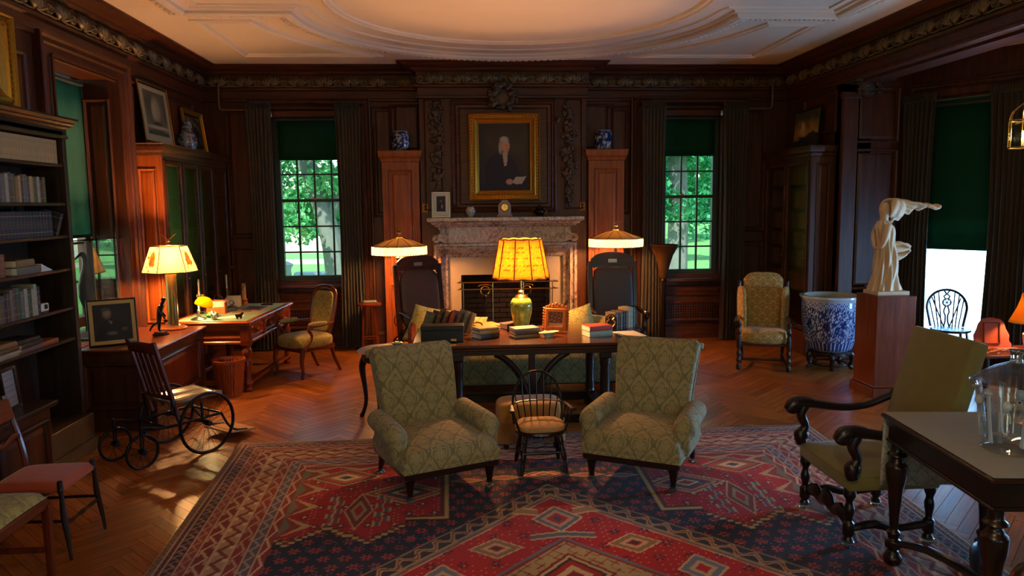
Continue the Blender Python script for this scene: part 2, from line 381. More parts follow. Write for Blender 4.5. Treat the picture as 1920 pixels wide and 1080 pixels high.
M['floor'] = floormat(); M['joint'] = plain('dull_joint', '4a2a12', 1.0, 0, .1, 20, 0, Specular_IOR_Level=0.0)
fb = MB(); fb.box(-3.9, 7.5, -1.9, 10.9, -.12, -.016); floor = struct(fb.build('floor', 'dark', None, False)); floor['label'] = 'herringbone oak parquet floor'
WP, NP = .078, 8; LP = WP*NP
planks = []
ca = math.sqrt(.5)
for k in range(-140, 140):
    for m in range(-12, 12):
        for kind in (0, 1):
            if kind == 0: cx, cy = k+2*NP*m+NP/2, k+.5
            else: cx, cy = k+2*NP*m+NP+.5, k+1-NP/2
            X, Y = (cx-cy)*ca*WP+.3, (cx+cy)*ca*WP+4
            if -3.5 < X < 6.9 and -1.5 < Y < 10.55: planks.append((X, Y, PI/4 if kind == 0 else 3*PI/4))
def plank_arrays(items):
    vs = []; fs = []; uvs = []; g, c = .0005, .0007; h, w = LP/2-g, WP/2-g
    for (X, Y, a) in items:
        b = len(vs); ca_, sa_ = math.cos(a), math.sin(a); du, dv = random.random()*40, random.random()*40
        loc = [(-h+c, -w+c, 0), (h-c, -w+c, 0), (h-c, w-c, 0), (-h+c, w-c, 0), (-h, -w, -c), (h, -w, -c), (h, w, -c), (-h, w, -c), (-h, -w, -.016), (h, -w, -.016), (h, w, -.016), (-h, w, -.016)]
        for p in loc: vs.append((X+p[0]*ca_-p[1]*sa_, Y+p[0]*sa_+p[1]*ca_, p[2])); uvs.append((p[0]+du, p[1]+dv))
        fs.append((b, b+1, b+2, b+3))
        for i in range(4):
            j = (i+1) % 4; fs.append((b+4+i, b+4+j, b+j, b+i)); fs.append((b+8+i, b+8+j, b+4+j, b+4+i))
    return vs, fs, uvs
def plank_mesh(name, items):
    vs, fs, uvs = plank_arrays(items); me = bpy.data.meshes.new(name); me.from_pydata(vs, [], fs); me.materials.append(M['floor']); me.materials.append(M['joint'])
    for i, p in enumerate(me.polygons): p.material_index = 0 if i % 9 == 0 else 1
    ul = me.uv_layers.new(name='UVMap'); li = np.zeros(len(me.loops), dtype=np.int32); me.loops.foreach_get('vertex_index', li)
    ul.data.foreach_set('uv', np.array(uvs, dtype=np.float32)[li].ravel()); return me
vis = []
for p in planks:
    q = proj(p[0], p[1], 0)
    if q and -20 < q[0] < 1940 and q[1] < 1100 and not inrug(p[0], p[1]) and p[1] < 10.3 and p[0] > -3.2: vis.append((p[0]**2+p[1]**2, p))
vis.sort(); single = [p for _, p in vis[:300]]; ss = set(single)
pms = [plank_mesh('plank', [(0, 0, 0)]) for _ in range(6)]
for i, (X, Y, a) in enumerate(single):
    o = bpy.data.objects.new('plank', pms[i % 6]); COL.objects.link(o); o.parent = floor; o.location = (X, Y, 0); o.rotation_euler = (0, 0, a)
o = bpy.data.objects.new('plank_field', plank_mesh('plank_field', [p for p in planks if p not in ss])); COL.objects.link(o); o.parent = floor; stuff(o)

def wall(name, length, height, holes, t, loc, rz, mat='panel', z0=0.0):
    b = MB(); xs = sorted({0, length, *[h[0] for h in holes], *[h[1] for h in holes]}); zs = sorted({z0, height, *[h[2] for h in holes], *[h[3] for h in holes]})
    for i in range(len(xs)-1):
        for j in range(len(zs)-1):
            mx, mz = (xs[i]+xs[i+1])/2, (zs[j]+zs[j+1])/2
            if not any(h[0] < mx < h[1] and h[2] < mz < h[3] for h in holes): b.box(xs[i], xs[i+1], 0, t, zs[j], zs[j+1])
    o = struct(b.build(name, mat, None, False)); o.location = loc; o.rotation_euler = (0, 0, rz); return o
CZ = 3.82
H90 = PI/2
wall_back = wall('wall_back', 8.08, CZ, [(.88, 1.96, .86, 3.24), (6.07, 7.15, .86, 3.24)], .35, (-3.45, 10.5, 0), 0)
wall_left = wall('wall_left', 12.0, CZ, [(8.20, 9.41, .73, 3.25)], .42, (-3.45, -1.5, 0), H90)
wall_right = wall('wall_right', 1.6, CZ, [], .35, (4.63, 10.5, 0), -H90)
wall_pier = wall('wall_pier', .82, CZ, [], .2, (4.63, 8.9, 0), 0)
CA = math.atan2(-.838, .545)
wall_bay = wall('wall_bay', 2.4, CZ, [(.2, 1.12, .22, 3.12)], .2, (5.45, 8.9, 0), CA)
wall_bay_outer = wall('wall_bay_outer', 5.0, CZ, [(.4, 1.4, .3, 1.45), (3.0, 4.0, .3, 1.45)], .2, (6.75, 6.9, 0), -H90)
wall_bay_near = wall('wall_bay_near', 3.0, CZ, [], .2, (6.75, 1.9, 0), PI+.35)
wall_right_near = wall('wall_right_near', 3.4, CZ, [], .3, (4.63, 1.9, 0), -H90)
wall_front = wall('wall_front', 8.1, CZ, [(.9, 1.9, .8, 3.1), (3.5, 4.5, .8, 3.1), (6.1, 7.1, .8, 3.1)], .3, (4.63, -1.5, 0), PI)
b = MB(); b.box(-3.9, 4.63, -1.9, 10.9, CZ, CZ+.15); ceiling = struct(b.build('ceiling', 'plaster', None, False))
b = MB(); b.box(4.63, 7.5, -1.9, 10.9, 3.62, CZ+.15); c2 = struct(b.build('ceiling_bay', 'plaster', None, False))
b = MB(); b.box(4.63, 5.02, 1.9, 8.9, 3.36, CZ-.2); b.box(4.70, 4.95, 1.9, 8.9, 3.33, 3.37); beam = struct(b.build('beam', 'panely', None, False))

# ---- panels and mouldings
def loft(b, w, h, prof, cap=True, ox=0, oz=0, oy=0):
    vs = []; fs = []
    for (i, y) in prof:
        vs += [(ox-w/2+i, oy+y, oz-h/2+i), (ox+w/2-i, oy+y, oz-h/2+i), (ox+w/2-i, oy+y, oz+h/2-i), (ox-w/2+i, oy+y, oz+h/2-i)]
    for k in range(len(prof)-1):
        for q in range(4): fs.append((k*4+q, k*4+(q+1) % 4, (k+1)*4+(q+1) % 4, (k+1)*4+q))
    if cap: n = (len(prof)-1)*4; fs.append((n, n+1, n+2, n+3))
    b.add(vs, fs); return b
PANEL = [(0, 0), (0, -.018), (.012, -.026), (.03, -.014), (.036, .004), (.046, .004), (.075, -.012)]
def panel(parent, cx, cz, w, h, y=-.001, mat='panel', rz=0, name='panel', prof=PANEL):
    b = MB(); loft(b, w, h, prof); o = b.build(name, mat, parent, True, ang=.3); o.location = (cx, y, cz); o.rotation_euler = (0, 0, rz); return o
def casing(parent, x0, x1, z0, z1, name='casing', mat='panel', t=.16):
    """window architrave: two uprights and a head"""
    pr = [(0, 0), (0, -.07), (.02, -.075), (.035, -.05), (.06, -.045), (.075, -.055), (.09, -.035), (t-.02, -.03), (t-.01, -.04), (t, -.02), (t, 0)]
    b = MB(); vs = []; fs = []
    for (i, y) in pr: vs += [(x0+i, y, z0), (x0+i, y, z1-i), (x1-i, y, z1-i), (x1-i, y, z0)]
    for k in range(len(pr)-1):
        for q in range(3): fs.append((k*4+q, k*4+q+1, (k+1)*4+q+1, (k+1)*4+q))
    b.add(vs, fs); return b.build(name, mat, parent, True, ang=.3)
def sweep_plan(path, prof):
    P = [Vector(p) for p in path]; n = len(P); vs = []; fs = []
    for i in range(n):
        d1 = (P[i]-P[i-1]).normalized() if i else (P[1]-P[0]).normalized(); d2 = (P[i+1]-P[i]).normalized() if i < n-1 else d1
        n1, n2 = Vector((d1.y, -d1.x)), Vector((d2.y, -d2.x)); mt = (n1+n2); mt = mt/(1+n1.dot(n2))
        for (o, z) in prof: q = P[i]+mt*o; vs.append((q.x, q.y, z))
    k = len(prof)
    for i in range(n-1):
        for j in range(k-1): fs.append((i*k+j, (i+1)*k+j, (i+1)*k+j+1, i*k+j+1))
    return vs, fs
CORN = [(0, 3.36), (.03, 3.37), (.03, 3.40), (.015, 3.41), (.015, 3.50), (.045, 3.515), (.055, 3.54), (.03, 3.555), (.03, 3.705), (.06, 3.715), (.085, 3.735), (.10, 3.735), (.10, 3.75), (.15, 3.76), (.205, 3.785), (.225, 3.80), (.27, 3.805), (.27, 3.83)]
CP = [(-3.45, -1.5), (-3.45, 10.5), (-.54, 10.5), (-.54, 10.2), (1.71, 10.2), (1.71, 10.5), (4.63, 10.5), (4.63, -1.5)]
b = MB(); b.add(*sweep_plan(CP, CORN)); trim1 = struct(b.build('trim_1', 'panelh', None, True, ang=.3)); trim1['label'] = 'dark oak cornice with carved acanthus frieze'
def leafmesh():
    b = MB()
    for s in (-1, 1):
        for k in range(5):
            a0 = .25+k*.28; ln = .15-.012*abs(k-2)
            pts = []; 
            for t in (0, .35, .7, 1):
                a = a0+t*.5; pts.append((s*(.02+ln*t*math.cos(a)*1.25), -.012-.03*math.sin(PI*t)-.012*t, -.062+ln*t*math.sin(a)*.9))
            b.tube(pts, [.008, .021, .018, .004], 5, flat=.7)
        b.tube([(s*(.17+.03*math.cos(q)), -.03, -.015+.03*math.sin(q)) for q in np.linspace(0, 5.2, 8)], .009, 5)
        b.ell(s*.17, -.03, -.015, .014, .014, .014, 6, 4)
        b.tube([(s*.02, -.015, -.06), (s*.1, -.02, -.07), (s*.2, -.02, -.06), (s*.225, -.015, -.02)], [.008, .01, .008, .003], 5)
    b.ell(0, -.02, .02, .02, .02, .05, 6, 5)
    return b
lf0 = leafmesh().build('carved_leaf', 'carvel', trim1); lf0.location = (-3.0, 10.47, 3.63); first = True
for (p0, p1, rz) in [((-3.45, 4.8), (-3.45, 10.45), H90), ((-3.4, 10.5), (-.58, 10.5), 0), ((-.52, 10.2), (1.69, 10.2), 0), ((1.75, 10.5), (4.6, 10.5), 0), ((4.63, 10.45), (4.63, 4.4), -H90)]:
    A, B = Vector(p0), Vector(p1); n = max(1, round((B-A).length/.375)); nrm = Vector((math.sin(rz), -math.cos(rz)))
    for i in range(n):
        q = A+(B-A)*((i+.5)/n)+nrm*.03
        if first: lf0.location = (q.x, q.y, 3.63); lf0.rotation_euler = (0, 0, rz); first = False
        else: ref(lf0, trim1, (q.x, q.y, 3.63), rz)
BASE = [(0, .20), (.012, .195), (.02, .17), (.025, .16), (.025, 0)]
b = MB(); b.add(*sweep_plan([(-3.45, 10.5), (-1.1, 10.5)], BASE)); b.add(*sweep_plan([(2.28, 10.5), (4.63, 10.5), (4.63, 8.9), (5.45, 8.9), (6.75, 6.9)], BASE)); struct(b.build('baseboard_back', 'panelh', None, True, ang=.3))
# ---- back wall panelling (children of the wall, wall-local coords)
BW = lambda x: x+3.45
for side in (-1, 1):
    fx = lambda x: BW(.585+side*x)
    panel(wall_back, fx(3.55), 2.4, .40, 1.75); panel(wall_back, fx(3.55), .85, .40, 1.1)
    panel(wall_back, fx(1.62), 2.55, .34, 1.5); panel(wall_back, fx(1.35), 3.02, .42, .62, prof=[(0, 0), (0, -.02), (.015, -.03), (.03, -.02), (.04, -.004)])
    casing(wall_back, fx(2.615)-.82, fx(2.615)+.82, .0, 3.41)
    for zc, h, w in ((.70, .16, 1.1), (.13, .14, 1.1)): panel(wall_back, fx(2.615), zc, w, h, mat='panelh')
panel(wall_right, 1.0, 3.05, .9, .5, prof=[(0, 0), (0, -.02), (.015, -.03), (.03, -.02), (.04, -.004)])
# ---- windows
def window(name, W, H, cols, rows, loc, rz, mat='sill', blocked=0, label=None):
    t = struct(bpy.data.objects.new(name, None)); COL.objects.link(t); t.location = loc; t.rotation_euler = (0, 0, rz)
    if label: t['label'] = label
    b = MB()
    for x0, x1 in ((-.05, .035), (W-.035, W+.05)): b.box(x0, x1, -.03, .06, -.05, H+.05, .006)
    b.box(.035, W-.035, -.03, .06, -.05, .05, .006); b.box(.035, W-.035, -.03, .06, H-.03, H+.05, .006); b.build('frame', mat, t)
    mh = H*.5; b = MB(); b.box(.035, W-.035, -.035, .045, mh-.022, mh+.022, .006); b.build('meeting_rail', mat, t)
    b = MB(); b.box(W*.5-.03, W*.5+.03, -.055, -.03, mh+.01, mh+.04, .004); b.build('latch', 'brass', t)
    b = MB(); b.box(-.012, .012, -.012, .03, .03, H-.02, .004); mv = b.build('muntin', mat, t)
    b = MB(); b.box(.03, W-.03, -.008, .03, -.011, .011, .004); mh_ = b.build('muntin', mat, t)
    cw, rh = (W-.04)/cols, (H-.04)/rows
    for i in range(1, cols):
        if i == 1: mv.location = (.02+cw, 0, 0)
        else: ref(mv, t, (.02+cw*i, 0, 0))
    f = True
    for j in range(1, rows):
        if abs(.02+rh*j-mh) < .05: continue
        if f: mh_.location = (0, 0, .02+rh*j); f = False
        else: ref(mh_, t, (0, 0, .02+rh*j))
    b = MB(); b.box(-cw/2, cw/2, 0, .004, -rh/2, rh/2); p0 = b.build('pane', 'pane', t, False); p0.location = (.02+cw/2, .012, .02+rh/2)
    for i in range(cols):
        for j in range(rows):
            if i or j: ref(p0, t, (.02+cw*(i+.5), .012, .02+rh*(j+.5)))
    return t
window('window_1', .98, 2.20, 4, 6, (-2.52, 10.66, .94), 0, label='tall multi-paned sash window left of the fireplace')
window('window_2', .98, 2.20, 4, 6, (2.67, 10.66, .94), 0, label='tall multi-paned sash window right of the fireplace')
window('window_3', 1.13, 2.34, 4, 6, (-3.83, 6.75, .83), H90, 'panel', label='deep-set window in the left wall')
for i, x in enumerate((-2.03, 3.16)):
    b = MB(); b.box(x-.56, x+.56, 10.36, 10.66, .84, .875, .008); b.box(x-.56, x+.56, 10.52, 10.70, .85, .93, .008)
    struct(b.build('trim_%d' % (i+2), 'panelh', None)); 
    b = MB(); b.box(x-.5, x+.5, 10.46, 10.55, 3.16, 3.25, .01); struct(b.build('trim_%d' % (i+4), 'panelh', None))
# deep jamb and head of left window
b = MB(); b.box(-3.86, -3.40, 7.90, 7.93, .73, 3.25); b.box(-3.86, -3.40, 6.68, 6.705, .73, 3.25); b.box(-3.86, -3.40, 6.7, 7.93, 3.235, 3.26); b.box(-3.88, -3.42, 6.7, 7.93, .70, .725)
tr = struct(b.build('trim_6', 'panel', None, False))
panel(tr, -3.63, 2.0, .26, 2.1, y=7.90, mat='panel')
casing(wall_left, 7.98, 9.66, .0, 3.41, t=.2)
panel(wall_left, 9.9, 3.05, .34, .5); panel(wall_left, 10.9, 3.05, 1.4, .5)
panel(wall_left, 7.45, 2.0, .8, 2.4)
# blinds
def blind(label, w, z0, z1, loc, rz, bar=None):
    t = thing('roller_blind', label, 'window blind', loc, rz)
    b = MB(); b.grid(lambda u, v: ((u-.5)*w, .004*math.sin(u*9)*v, z0+(z1-z0)*v), 8, 4); o = b.build('fabric', 'blind', t); solid(o, .0015)
    b = MB(); b.tube([(-w/2-.01, 0, z1+.015), (w/2+.01, 0, z1+.015)], .022, 10); b.build('roller', 'sill', t)
    b = MB(); b.box(-w/2, w/2, -.008, .008, z0-.018, z0+.012, .004); b.build('hem_bar', 'blind', t)
    if bar: b = MB(); b.box(-w/2, w/2, .02, .05, bar-.03, bar+.03, .006); b.build('rail', 'sill', t)
    return t
blind('dark green roller blind half drawn over the window left of the fireplace', .93, 2.61, 3.13, (-2.03, 10.60, 0), 0)
blind('dark green roller blind half drawn over the window right of the fireplace', .93, 2.63, 3.13, (3.16, 10.60, 0), 0)
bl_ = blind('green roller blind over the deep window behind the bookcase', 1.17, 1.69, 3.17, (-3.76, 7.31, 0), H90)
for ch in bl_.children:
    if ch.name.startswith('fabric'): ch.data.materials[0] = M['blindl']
def bayp(x, y): return (5.45+x*.545+y*.838, 8.9-x*.838+y*.545)
px, py = bayp(.66, .07); blind('long dark green blind above the bright bay window behind the spindle chair', .86, 1.38, 3.05, (px, py, 0), CA, bar=2.27)
# bay window
px, py = bayp(.2, .165); window('window_4', .92, 2.85, 3, 6, (px, py, .25), CA, 'sill', label='tall bay window glowing white behind the spindle-back chair')
b = MB(); 
def shf(u, v): return ((u-.5)*.9, .012*math.sin(u*40)+.006*math.sin(u*17+1), .25+v*1.3)
b.grid(shf, 60, 2); o = b.build('sheer_curtain', 'sheer', None); px, py = bayp(.66, .10); o.location = (px, py, 0); o.rotation_euler = (0, 0, CA); tag(o, 'white sheer curtain glowing across the lower bay window', 'curtain')
for i, y in enumerate((6.0, 3.4)):
    window('window_%d' % (5+i), 1.0, 1.15, 3, 3, (6.85, y+.5, .3), -H90, 'sill')
for i, x in enumerate((-2.0, .6, 3.2)): window('window_%d' % (7+i), 1.0, 2.3, 4, 6, (x+.5, -1.62, .8), PI, 'sill')  # unseen rear windows, added to let the warm fill in
casing(wall_bay, -.0, 1.32, 0, 3.32, t=.18)
panel(wall_pier, .42, 2.98, .55, .66); panel(wall_pier, .42, 1.72, .55, 1.72); panel(wall_pier, .42, .5, .55, .5)
b = MB(); b.box(-.04, .15, -.07, 0, 0, 3.2, .01); b.box(-.06, .17, -.09, 0, 3.17, 3.25, .01); b.box(-.06, .17, -.09, 0, 0, .25, .01); b.build('pilaster', 'panel', wall_pier)
# corbel under the beam
b = MB()
for k in range(7):
    a = k/6; b.ell(.22-.02*k, -.12-.02*k+.03*math.sin(k*2), 3.22+.03*k, .10, .06, .05, 8, 5)
for k in range(14): b.ell(.06+.34*random.random(), -.1-.12*random.random(), 3.2+.17*random.random(), .04, .035, .03, 7, 5)
b.box(-.02, .46, -.30, 0, 3.345, 3.375, .006); b.build('carved_corbel', 'carve', wall_pier)
# ---- curtains
def curtain(label, w, z0, z1, loc, rz, folds=7, amp=.045, gather=.85, group=None):
    t = thing('curtain', label, 'curtain', loc, rz); ph = random.random()*6
    def fn(u, v):
        k = gather+(1-gather)*abs(2*v-1)**1.5; a = amp*(.55+.45*(1-v))
        return ((u-.5)*w*k, a*math.sin(u*folds*2*PI+ph)+.35*a*math.sin(u*folds*5.2+ph*2+v*1.5)-.02, z0+(z1-z0)*v)
    b = MB(); b.grid(fn, folds*12, 10); o = b.build('cloth', 'curtain', t); solid(o, .006)
    b = MB(); b.grid(lambda u, v: ((u-.5)*w*1.0, -.03+.75*amp*math.sin(u*folds*4*PI+ph), z1-.02+.09*v), folds*14, 3); o = b.build('pleated_heading', 'curtain', t); solid(o, .006)
    return t
YC = 10.28
curtain('dark velvet curtain at the desk side of the window left of the fireplace', .33, .02, 3.26, (-2.655, YC, 0), 0)
curtain('dark velvet curtain between the left sash window and the octagonal stool', .33, .02, 3.26, (-1.49, YC, 0), 0)
curtain('dark velvet curtain behind the torchiere lamp', .34, .02, 3.26, (2.66, YC, 0), 0)
curtain('dark velvet curtain between the right sash window and the wing chair', .36, .02, 3.26, (3.81, YC, 0), 0)
px, py = bayp(.19, -.14); curtain('dark velvet curtain on the statue side of the bay window', .36, .02, 3.12, (px, py, 0), CA)
px, py = bayp(1.24, -.14); curtain('dark velvet curtain right of the bay window by the lantern', .60, .02, 3.12, (px, py, 0), CA, 10)
for i, x in enumerate((-2.07, 3.23)):
    b = MB(); b.tube([(x-.76, 10.36, 3.30), (x+.76, 10.36, 3.30)], .016, 8); tag(b.build('curtain_rod', 'bronze', None), ['thin curtain rod over the window left of the fireplace', 'thin curtain rod over the window right of the fireplace'][i], 'curtain rod')
# heating pipes in the corners
for sx, lb in ((-1, 'painted pipe bending down in the corner left of the fireplace wall'), (1, 'painted pipe bending down in the corner right of the fireplace wall')):
    X = lambda x: .585+sx*x
    b = MB(); b.tube([(X(3.74), 10.44, 3.60), (X(3.78), 10.40, 3.57), (X(3.78), 10.40, 3.3), (X(3.77), 10.40, 3.27), (X(3.74), 10.40, 3.25), (X(3.44), 10.40, 3.25)], .017, 8); b.ell(X(3.76), 10.42, 3.59, .03, .03, .03, 8, 6)
    tag(b.build('heating_pipe', 'pipe', None), lb, 'pipe')
# radiator grilles below the windows
for x, lb in ((-2.03, 'brass-latticed radiator grille under the window by the desk chair'), (3.22, 'brass-latticed radiator grille under the right sash window')):
    t = thing('radiator_grille', lb, 'grille', (x, 10.47, .405)); b = MB(); loft(b, 1.02, .30, [(0, .03), (0, -.012), (.01, -.02), (.03, -.014), (.04, .0), (.04, .03)], False); b.build('frame', 'panelh', t)
    b = MB(); b.box(-.47, .47, .012, .02, -.11, .11); b.build('backing', 'iron', t, False)
    b = MB()
    for k in range(27): b.box(-.468+k*.036-.006, -.468+k*.036+.006, -.002, .006, -.11, .11)
    for k in range(7): b.box(-.47, .47, .0, .008, -.108+k*.036-.006, -.108+k*.036+.006)
    b.build('lattice', 'panelh', t, False)
# ---- ceiling plasterwork
def arc(cx, cy, r, a0, a1, n): return [(cx+r*math.cos(math.radians(a0+(a1-a0)*i/n)), cy+r*math.sin(math.radians(a0+(a1-a0)*i/n))) for i in range(n+1)]
def ceil_mould(name, path, prof, closed):
    P = [Vector(p) for p in path]; n = len(P); b = MB(); vs = []; fs = []
    for i in range(n):
        d1 = (P[i]-P[i-1]).normalized() if (i or closed) else (P[1]-P[0]).normalized(); d2 = (P[(i+1) % n]-P[i]).normalized() if (i < n-1 or closed) else d1
        n1, n2 = Vector((d1.y, -d1.x)), Vector((d2.y, -d2.x)); mt = (n1+n2)/max(.3, 1+n1.dot(n2))
        for (o, z) in prof: q = P[i]+mt*o; vs.append((q.x, q.y, CZ+z))
    k = len(prof)
    for i in range(n if closed else n-1):
        for j in range(k-1): fs.append((i*k+j, ((i+1) % n)*k+j, ((i+1) % n)*k+j+1, i*k+j+1))
    b.add(vs, fs); return struct(b.build(name, 'plaster', None, True, ang=.4))
BIG = [(-.11, .0), (-.10, -.025), (-.06, -.03), (-.05, -.055), (.0, -.065), (.04, -.05), (.05, -.025), (.09, -.02), (.11, 0)]
MED = [(-.06, 0), (-.05, -.02), (-.02, -.018), (0, -.032), (.02, -.018), (.05, -.02), (.06, 0)]
SML = [(-.03, 0), (-.02, -.014), (.02, -.014), (.03, 0)]
outer = [(-2.6, 2.0), (-2.6, 7.48), (-1.62, 7.48)]+arc(.585, 7.45, 2.2, 177, 3, 44)+[(2.79, 7.48), (3.80, 7.48), (3.80, 2.0)]
t8 = ceil_mould('trim_7', outer, BIG, False)
b = MB(); seg = 0
def along(path, step):
    out = []; 
    for (x0, y0), (x1, y1) in zip(path[:-1], path[1:]):
        L = math.hypot(x1-x0, y1-y0); m = max(1, round(L/step))
        for i in range(m): out.append((x0+(x1-x0)*(i+.5)/m, y0+(y1-y0)*(i+.5)/m, math.atan2(y1-y0, x1-x0)))
    return out
for (x, y, a) in along([p for p in outer if p[1] > 4.0 or True], .10):
    if y > 4.5: b.at(x-.085*math.sin(a), y+.085*math.cos(a), CZ-.035, rz=a); b.ell(0, 0, 0, .028, .034, .03, 6, 4); b.box(.043, .053, -.03, .03, -.02, .03)
b.m = Matrix(); stuff(b.build('egg_and_dart', 'plaster', t8))
ceil_mould('trim_8', [(-2.42, 2.0), (-2.42, 7.30), (-1.50, 7.30)]+arc(.585, 7.3, 2.0, 178, 2, 40)+[(2.62, 7.30), (3.62, 7.30), (3.62, 2.0)], SML, False)
ceil_mould('trim_9', arc(.57, 7.1, 1.78, 200, -20, 50), MED, False)
cor = [(-2.62, 9.62), (-2.62, 7.92), (-2.1, 7.92)]+arc(.585, 7.45, 2.72, 168, 127, 14)
ceil_mould('trim_10', cor, MED, True); ceil_mould('trim_11', [(1.17-x, y) for x, y in reversed(cor)], MED, True)
# ---- chimney breast
b = MB(); b.box(-.54, -.02, 10.2, 10.5, 0, 3.55); b.box(1.20, 1.71, 10.2, 10.5, 0, 3.55); b.box(-.02, 1.20, 10.2, 10.5, 1.02, 3.55)
chim = struct(b.build('wall_chimney', 'panel', None, False)); chim['label'] = 'oak panelled chimney breast above the fireplace'
FR = [(0, 0), (0, -.05), (.02, -.06), (.045, -.04), (.06, -.045), (.075, -.02), (.10, -.015), (.115, -.02), (.125, -.004)]
panel(chim, .585, 2.60, 1.42, 1.50, y=10.199, prof=FR, mat='panelh')
panel(chim, -.36, 2.62, .25, 1.48, y=10.199, prof=[(0, 0), (0, -.016), (.012, -.02), (.025, -.003)]); panel(chim, 1.53, 2.62, .25, 1.48, y=10.199, prof=[(0, 0), (0, -.016), (.012, -.02), (.025, -.003)])
for x in (-.52, 1.69):
    pass
def garland(x, label):
    b = MB(); r = random.Random(int(x*100)+5)
    for zc, n, w in ((3.16, 22, .085), (2.92, 20, .075), (2.86, 8, .06), (2.62, 20, .07), (2.34, 20, .07), (2.12, 12, .05), (2.03, 6, .035)):
        for k in range(n):
            b.at(x+r.gauss(0, w*.55), 10.135-.03*r.random(), zc+r.gauss(0, .06), rx=r.uniform(-.6, .6), ry=r.uniform(-2, 2)); b.ell(0, 0, 0, .045*r.uniform(.6, 1.2), .024, .03*r.uniform(.7, 1.3), 7, 5)
    b.m = Matrix(); b.tube([(x, 10.17, 3.24), (x+.01, 10.165, 2.8), (x-.01, 10.165, 2.4), (x, 10.17, 1.98)], .014, 6)
    return tag(b.build('carved_garland', 'carve', None), label, 'wood carving')
garland(-.305, 'carved wooden fruit garland hanging left of the gilt portrait'); garland(1.455, 'carved wooden fruit garland hanging right of the gilt portrait')
b = MB(); r = random.Random(3)
b.ell(.585, 10.12, 3.37, .13, .04, .13, 14, 9)
for k in range(46):
    a = r.uniform(-1.2, PI+1.2); q = r.uniform(.10, .19); b.at(.585+q*math.cos(a)*1.05, 10.11-.04*r.random(), 3.37+q*math.sin(a)*.95, ry=r.uniform(0, 6)); b.ell(0, 0, 0, .046*r.uniform(.7, 1.2), .028, .034*r.uniform(.7, 1.2), 7, 5)
for k in range(8): b.at(.585+r.uniform(-.1, .1), 10.11, 3.24+r.uniform(-.02, .02)); b.ell(0, 0, 0, .03, .03, .025, 7, 5)
b.m = Matrix(); b.ell(.585, 10.09, 3.54, .05, .03, .05, 8, 6); tag(b.build('carved_crest', 'carve', None), 'dark carved wooden crest centred above the gilt portrait', 'wood carving')
# switch plates
for x, lb in ((-.49, 'small brass switch plate left of the mantelpiece'), (1.655, 'small brass switch plate right of the mantelpiece')):
    t = thing('switch_plate', lb, 'switch plate', (x, 10.195, 1.92)); b = MB(); b.box(-.04, .04, -.008, .005, -.06, .06, .003); b.build('plate', 'goldd', t)
    b = MB(); b.ell(0, -.012, .02, .012, .012, .012, 8, 6); b.ell(0, -.012, -.02, .012, .012, .012, 8, 6); b.build('button', 'iron', t)
# ================================================================== fireplace wall
FX, FY = .585, 10.2
fp = thing('fireplace', 'veined marble fireplace with scrolled brackets in the panelled chimney breast', 'fireplace', (FX, FY, 0))
SH = [(0, 1.66), (.02, 1.67), (.03, 1.69), (.06, 1.70), (.07, 1.725), (.10, 1.735), (.115, 1.745), (.115, 1.785), (.10, 1.792)]
b = MB(); b.add(*sweep_plan([(-.92, -.0), (-.92, -.25), (.92, -.25), (.92, -.0)], SH)); b.box(-1.02, 1.02, -.35, 0, 1.76, 1.792); b.build('mantel_shelf', 'marble', fp, True, ang=.3)
b = MB(); b.box(-.80, .80, -.17, 0, 1.45, 1.67); b.build('frieze', 'marble', fp, False)
def console(s):
    pts = [(.0, 0), (.0, .23), (.10, .23), (.10, .20), (.075, .17), (.08, .13), (.12, .115)]
    pts += [(.125+.055*math.cos(a), .06+.055*math.sin(a)) for a in np.linspace(1.5, -2.6, 12)]
    b = MB(); b.prism([(s*(.80+x), 1.445+z) for x, z in pts], -.20, 0)
    b.tube([(s*(.925+(.045-.005*k)*math.cos(k*.7)), -.205, 1.505+(.045-.005*k)*math.sin(k*.7)) for k in range(9)], .008, 6); b.ell(s*.925, -.2, 1.505, .014, .016, .014, 8, 6)
    return b.build('console_bracket', 'marble', fp)
console(-1); console(1)
b = MB(); pr = [(0, 0), (0, -.16), (.015, -.18), (.04, -.185), (.055, -.165), (.075, -.17), (.10, -.19), (.13, -.16), (.15, -.125), (.165, -.13), (.19, -.12), (.2, -.08), (.2, 0)]
x0, x1, z1 = -.97, .97, 1.45; vs = []; fs = []
for (i, y) in pr: vs += [(x0+i, y, 0), (x0+i, y, z1-i), (x1-i, y, z1-i), (x1-i, y, 0)]
for k in range(len(pr)-1):
    for q in range(3): fs.append((k*4+q, k*4+q+1, (k+1)*4+q+1, (k+1)*4+q))
b.add(vs, fs); b.build('bolection_surround', 'marble', fp, True, ang=.3)
for s in (-1, 1): b = MB(); b.box(*sorted((s*.78, s*.605)), -.09, 0, 0, 1.26); b.build('slip_jamb', 'slip', fp, False)
b = MB(); b.box(-.605, .605, -.09, 0, 1.01, 1.26); b.build('slip_lintel', 'slip', fp, False)
b = MB(); b.box(-1.15, 1.15, -.72, -.0, 0.0, .022, .005); b.build('hearth_slab', 'marble', fp)
b = MB(); b.box(-.60, .60, .25, .29, 0, 1.02); fbx = b.build('firebox', 'soot', fp, False)
b = MB(); b.box(-.1, .1, 0, .03, -.031, .031, .006); br = b.build('brick', 'soot', fbx); bi = 0
for row in range(14):
    for k in range(7):
        x = -.6+.21*k+(.105 if row % 2 else 0)
        if x > .61: continue
        lo = (x, .225-.004*random.random(), .04+row*.072)
        if bi == 0: br.location = lo
        else: ref(br, fbx, lo)
        bi += 1
for s in (-1, 1):
    for row in range(14): ref(br, fbx, (s*.575, .06+(.06 if row % 2 else 0), .04+row*.072), -s*H90)
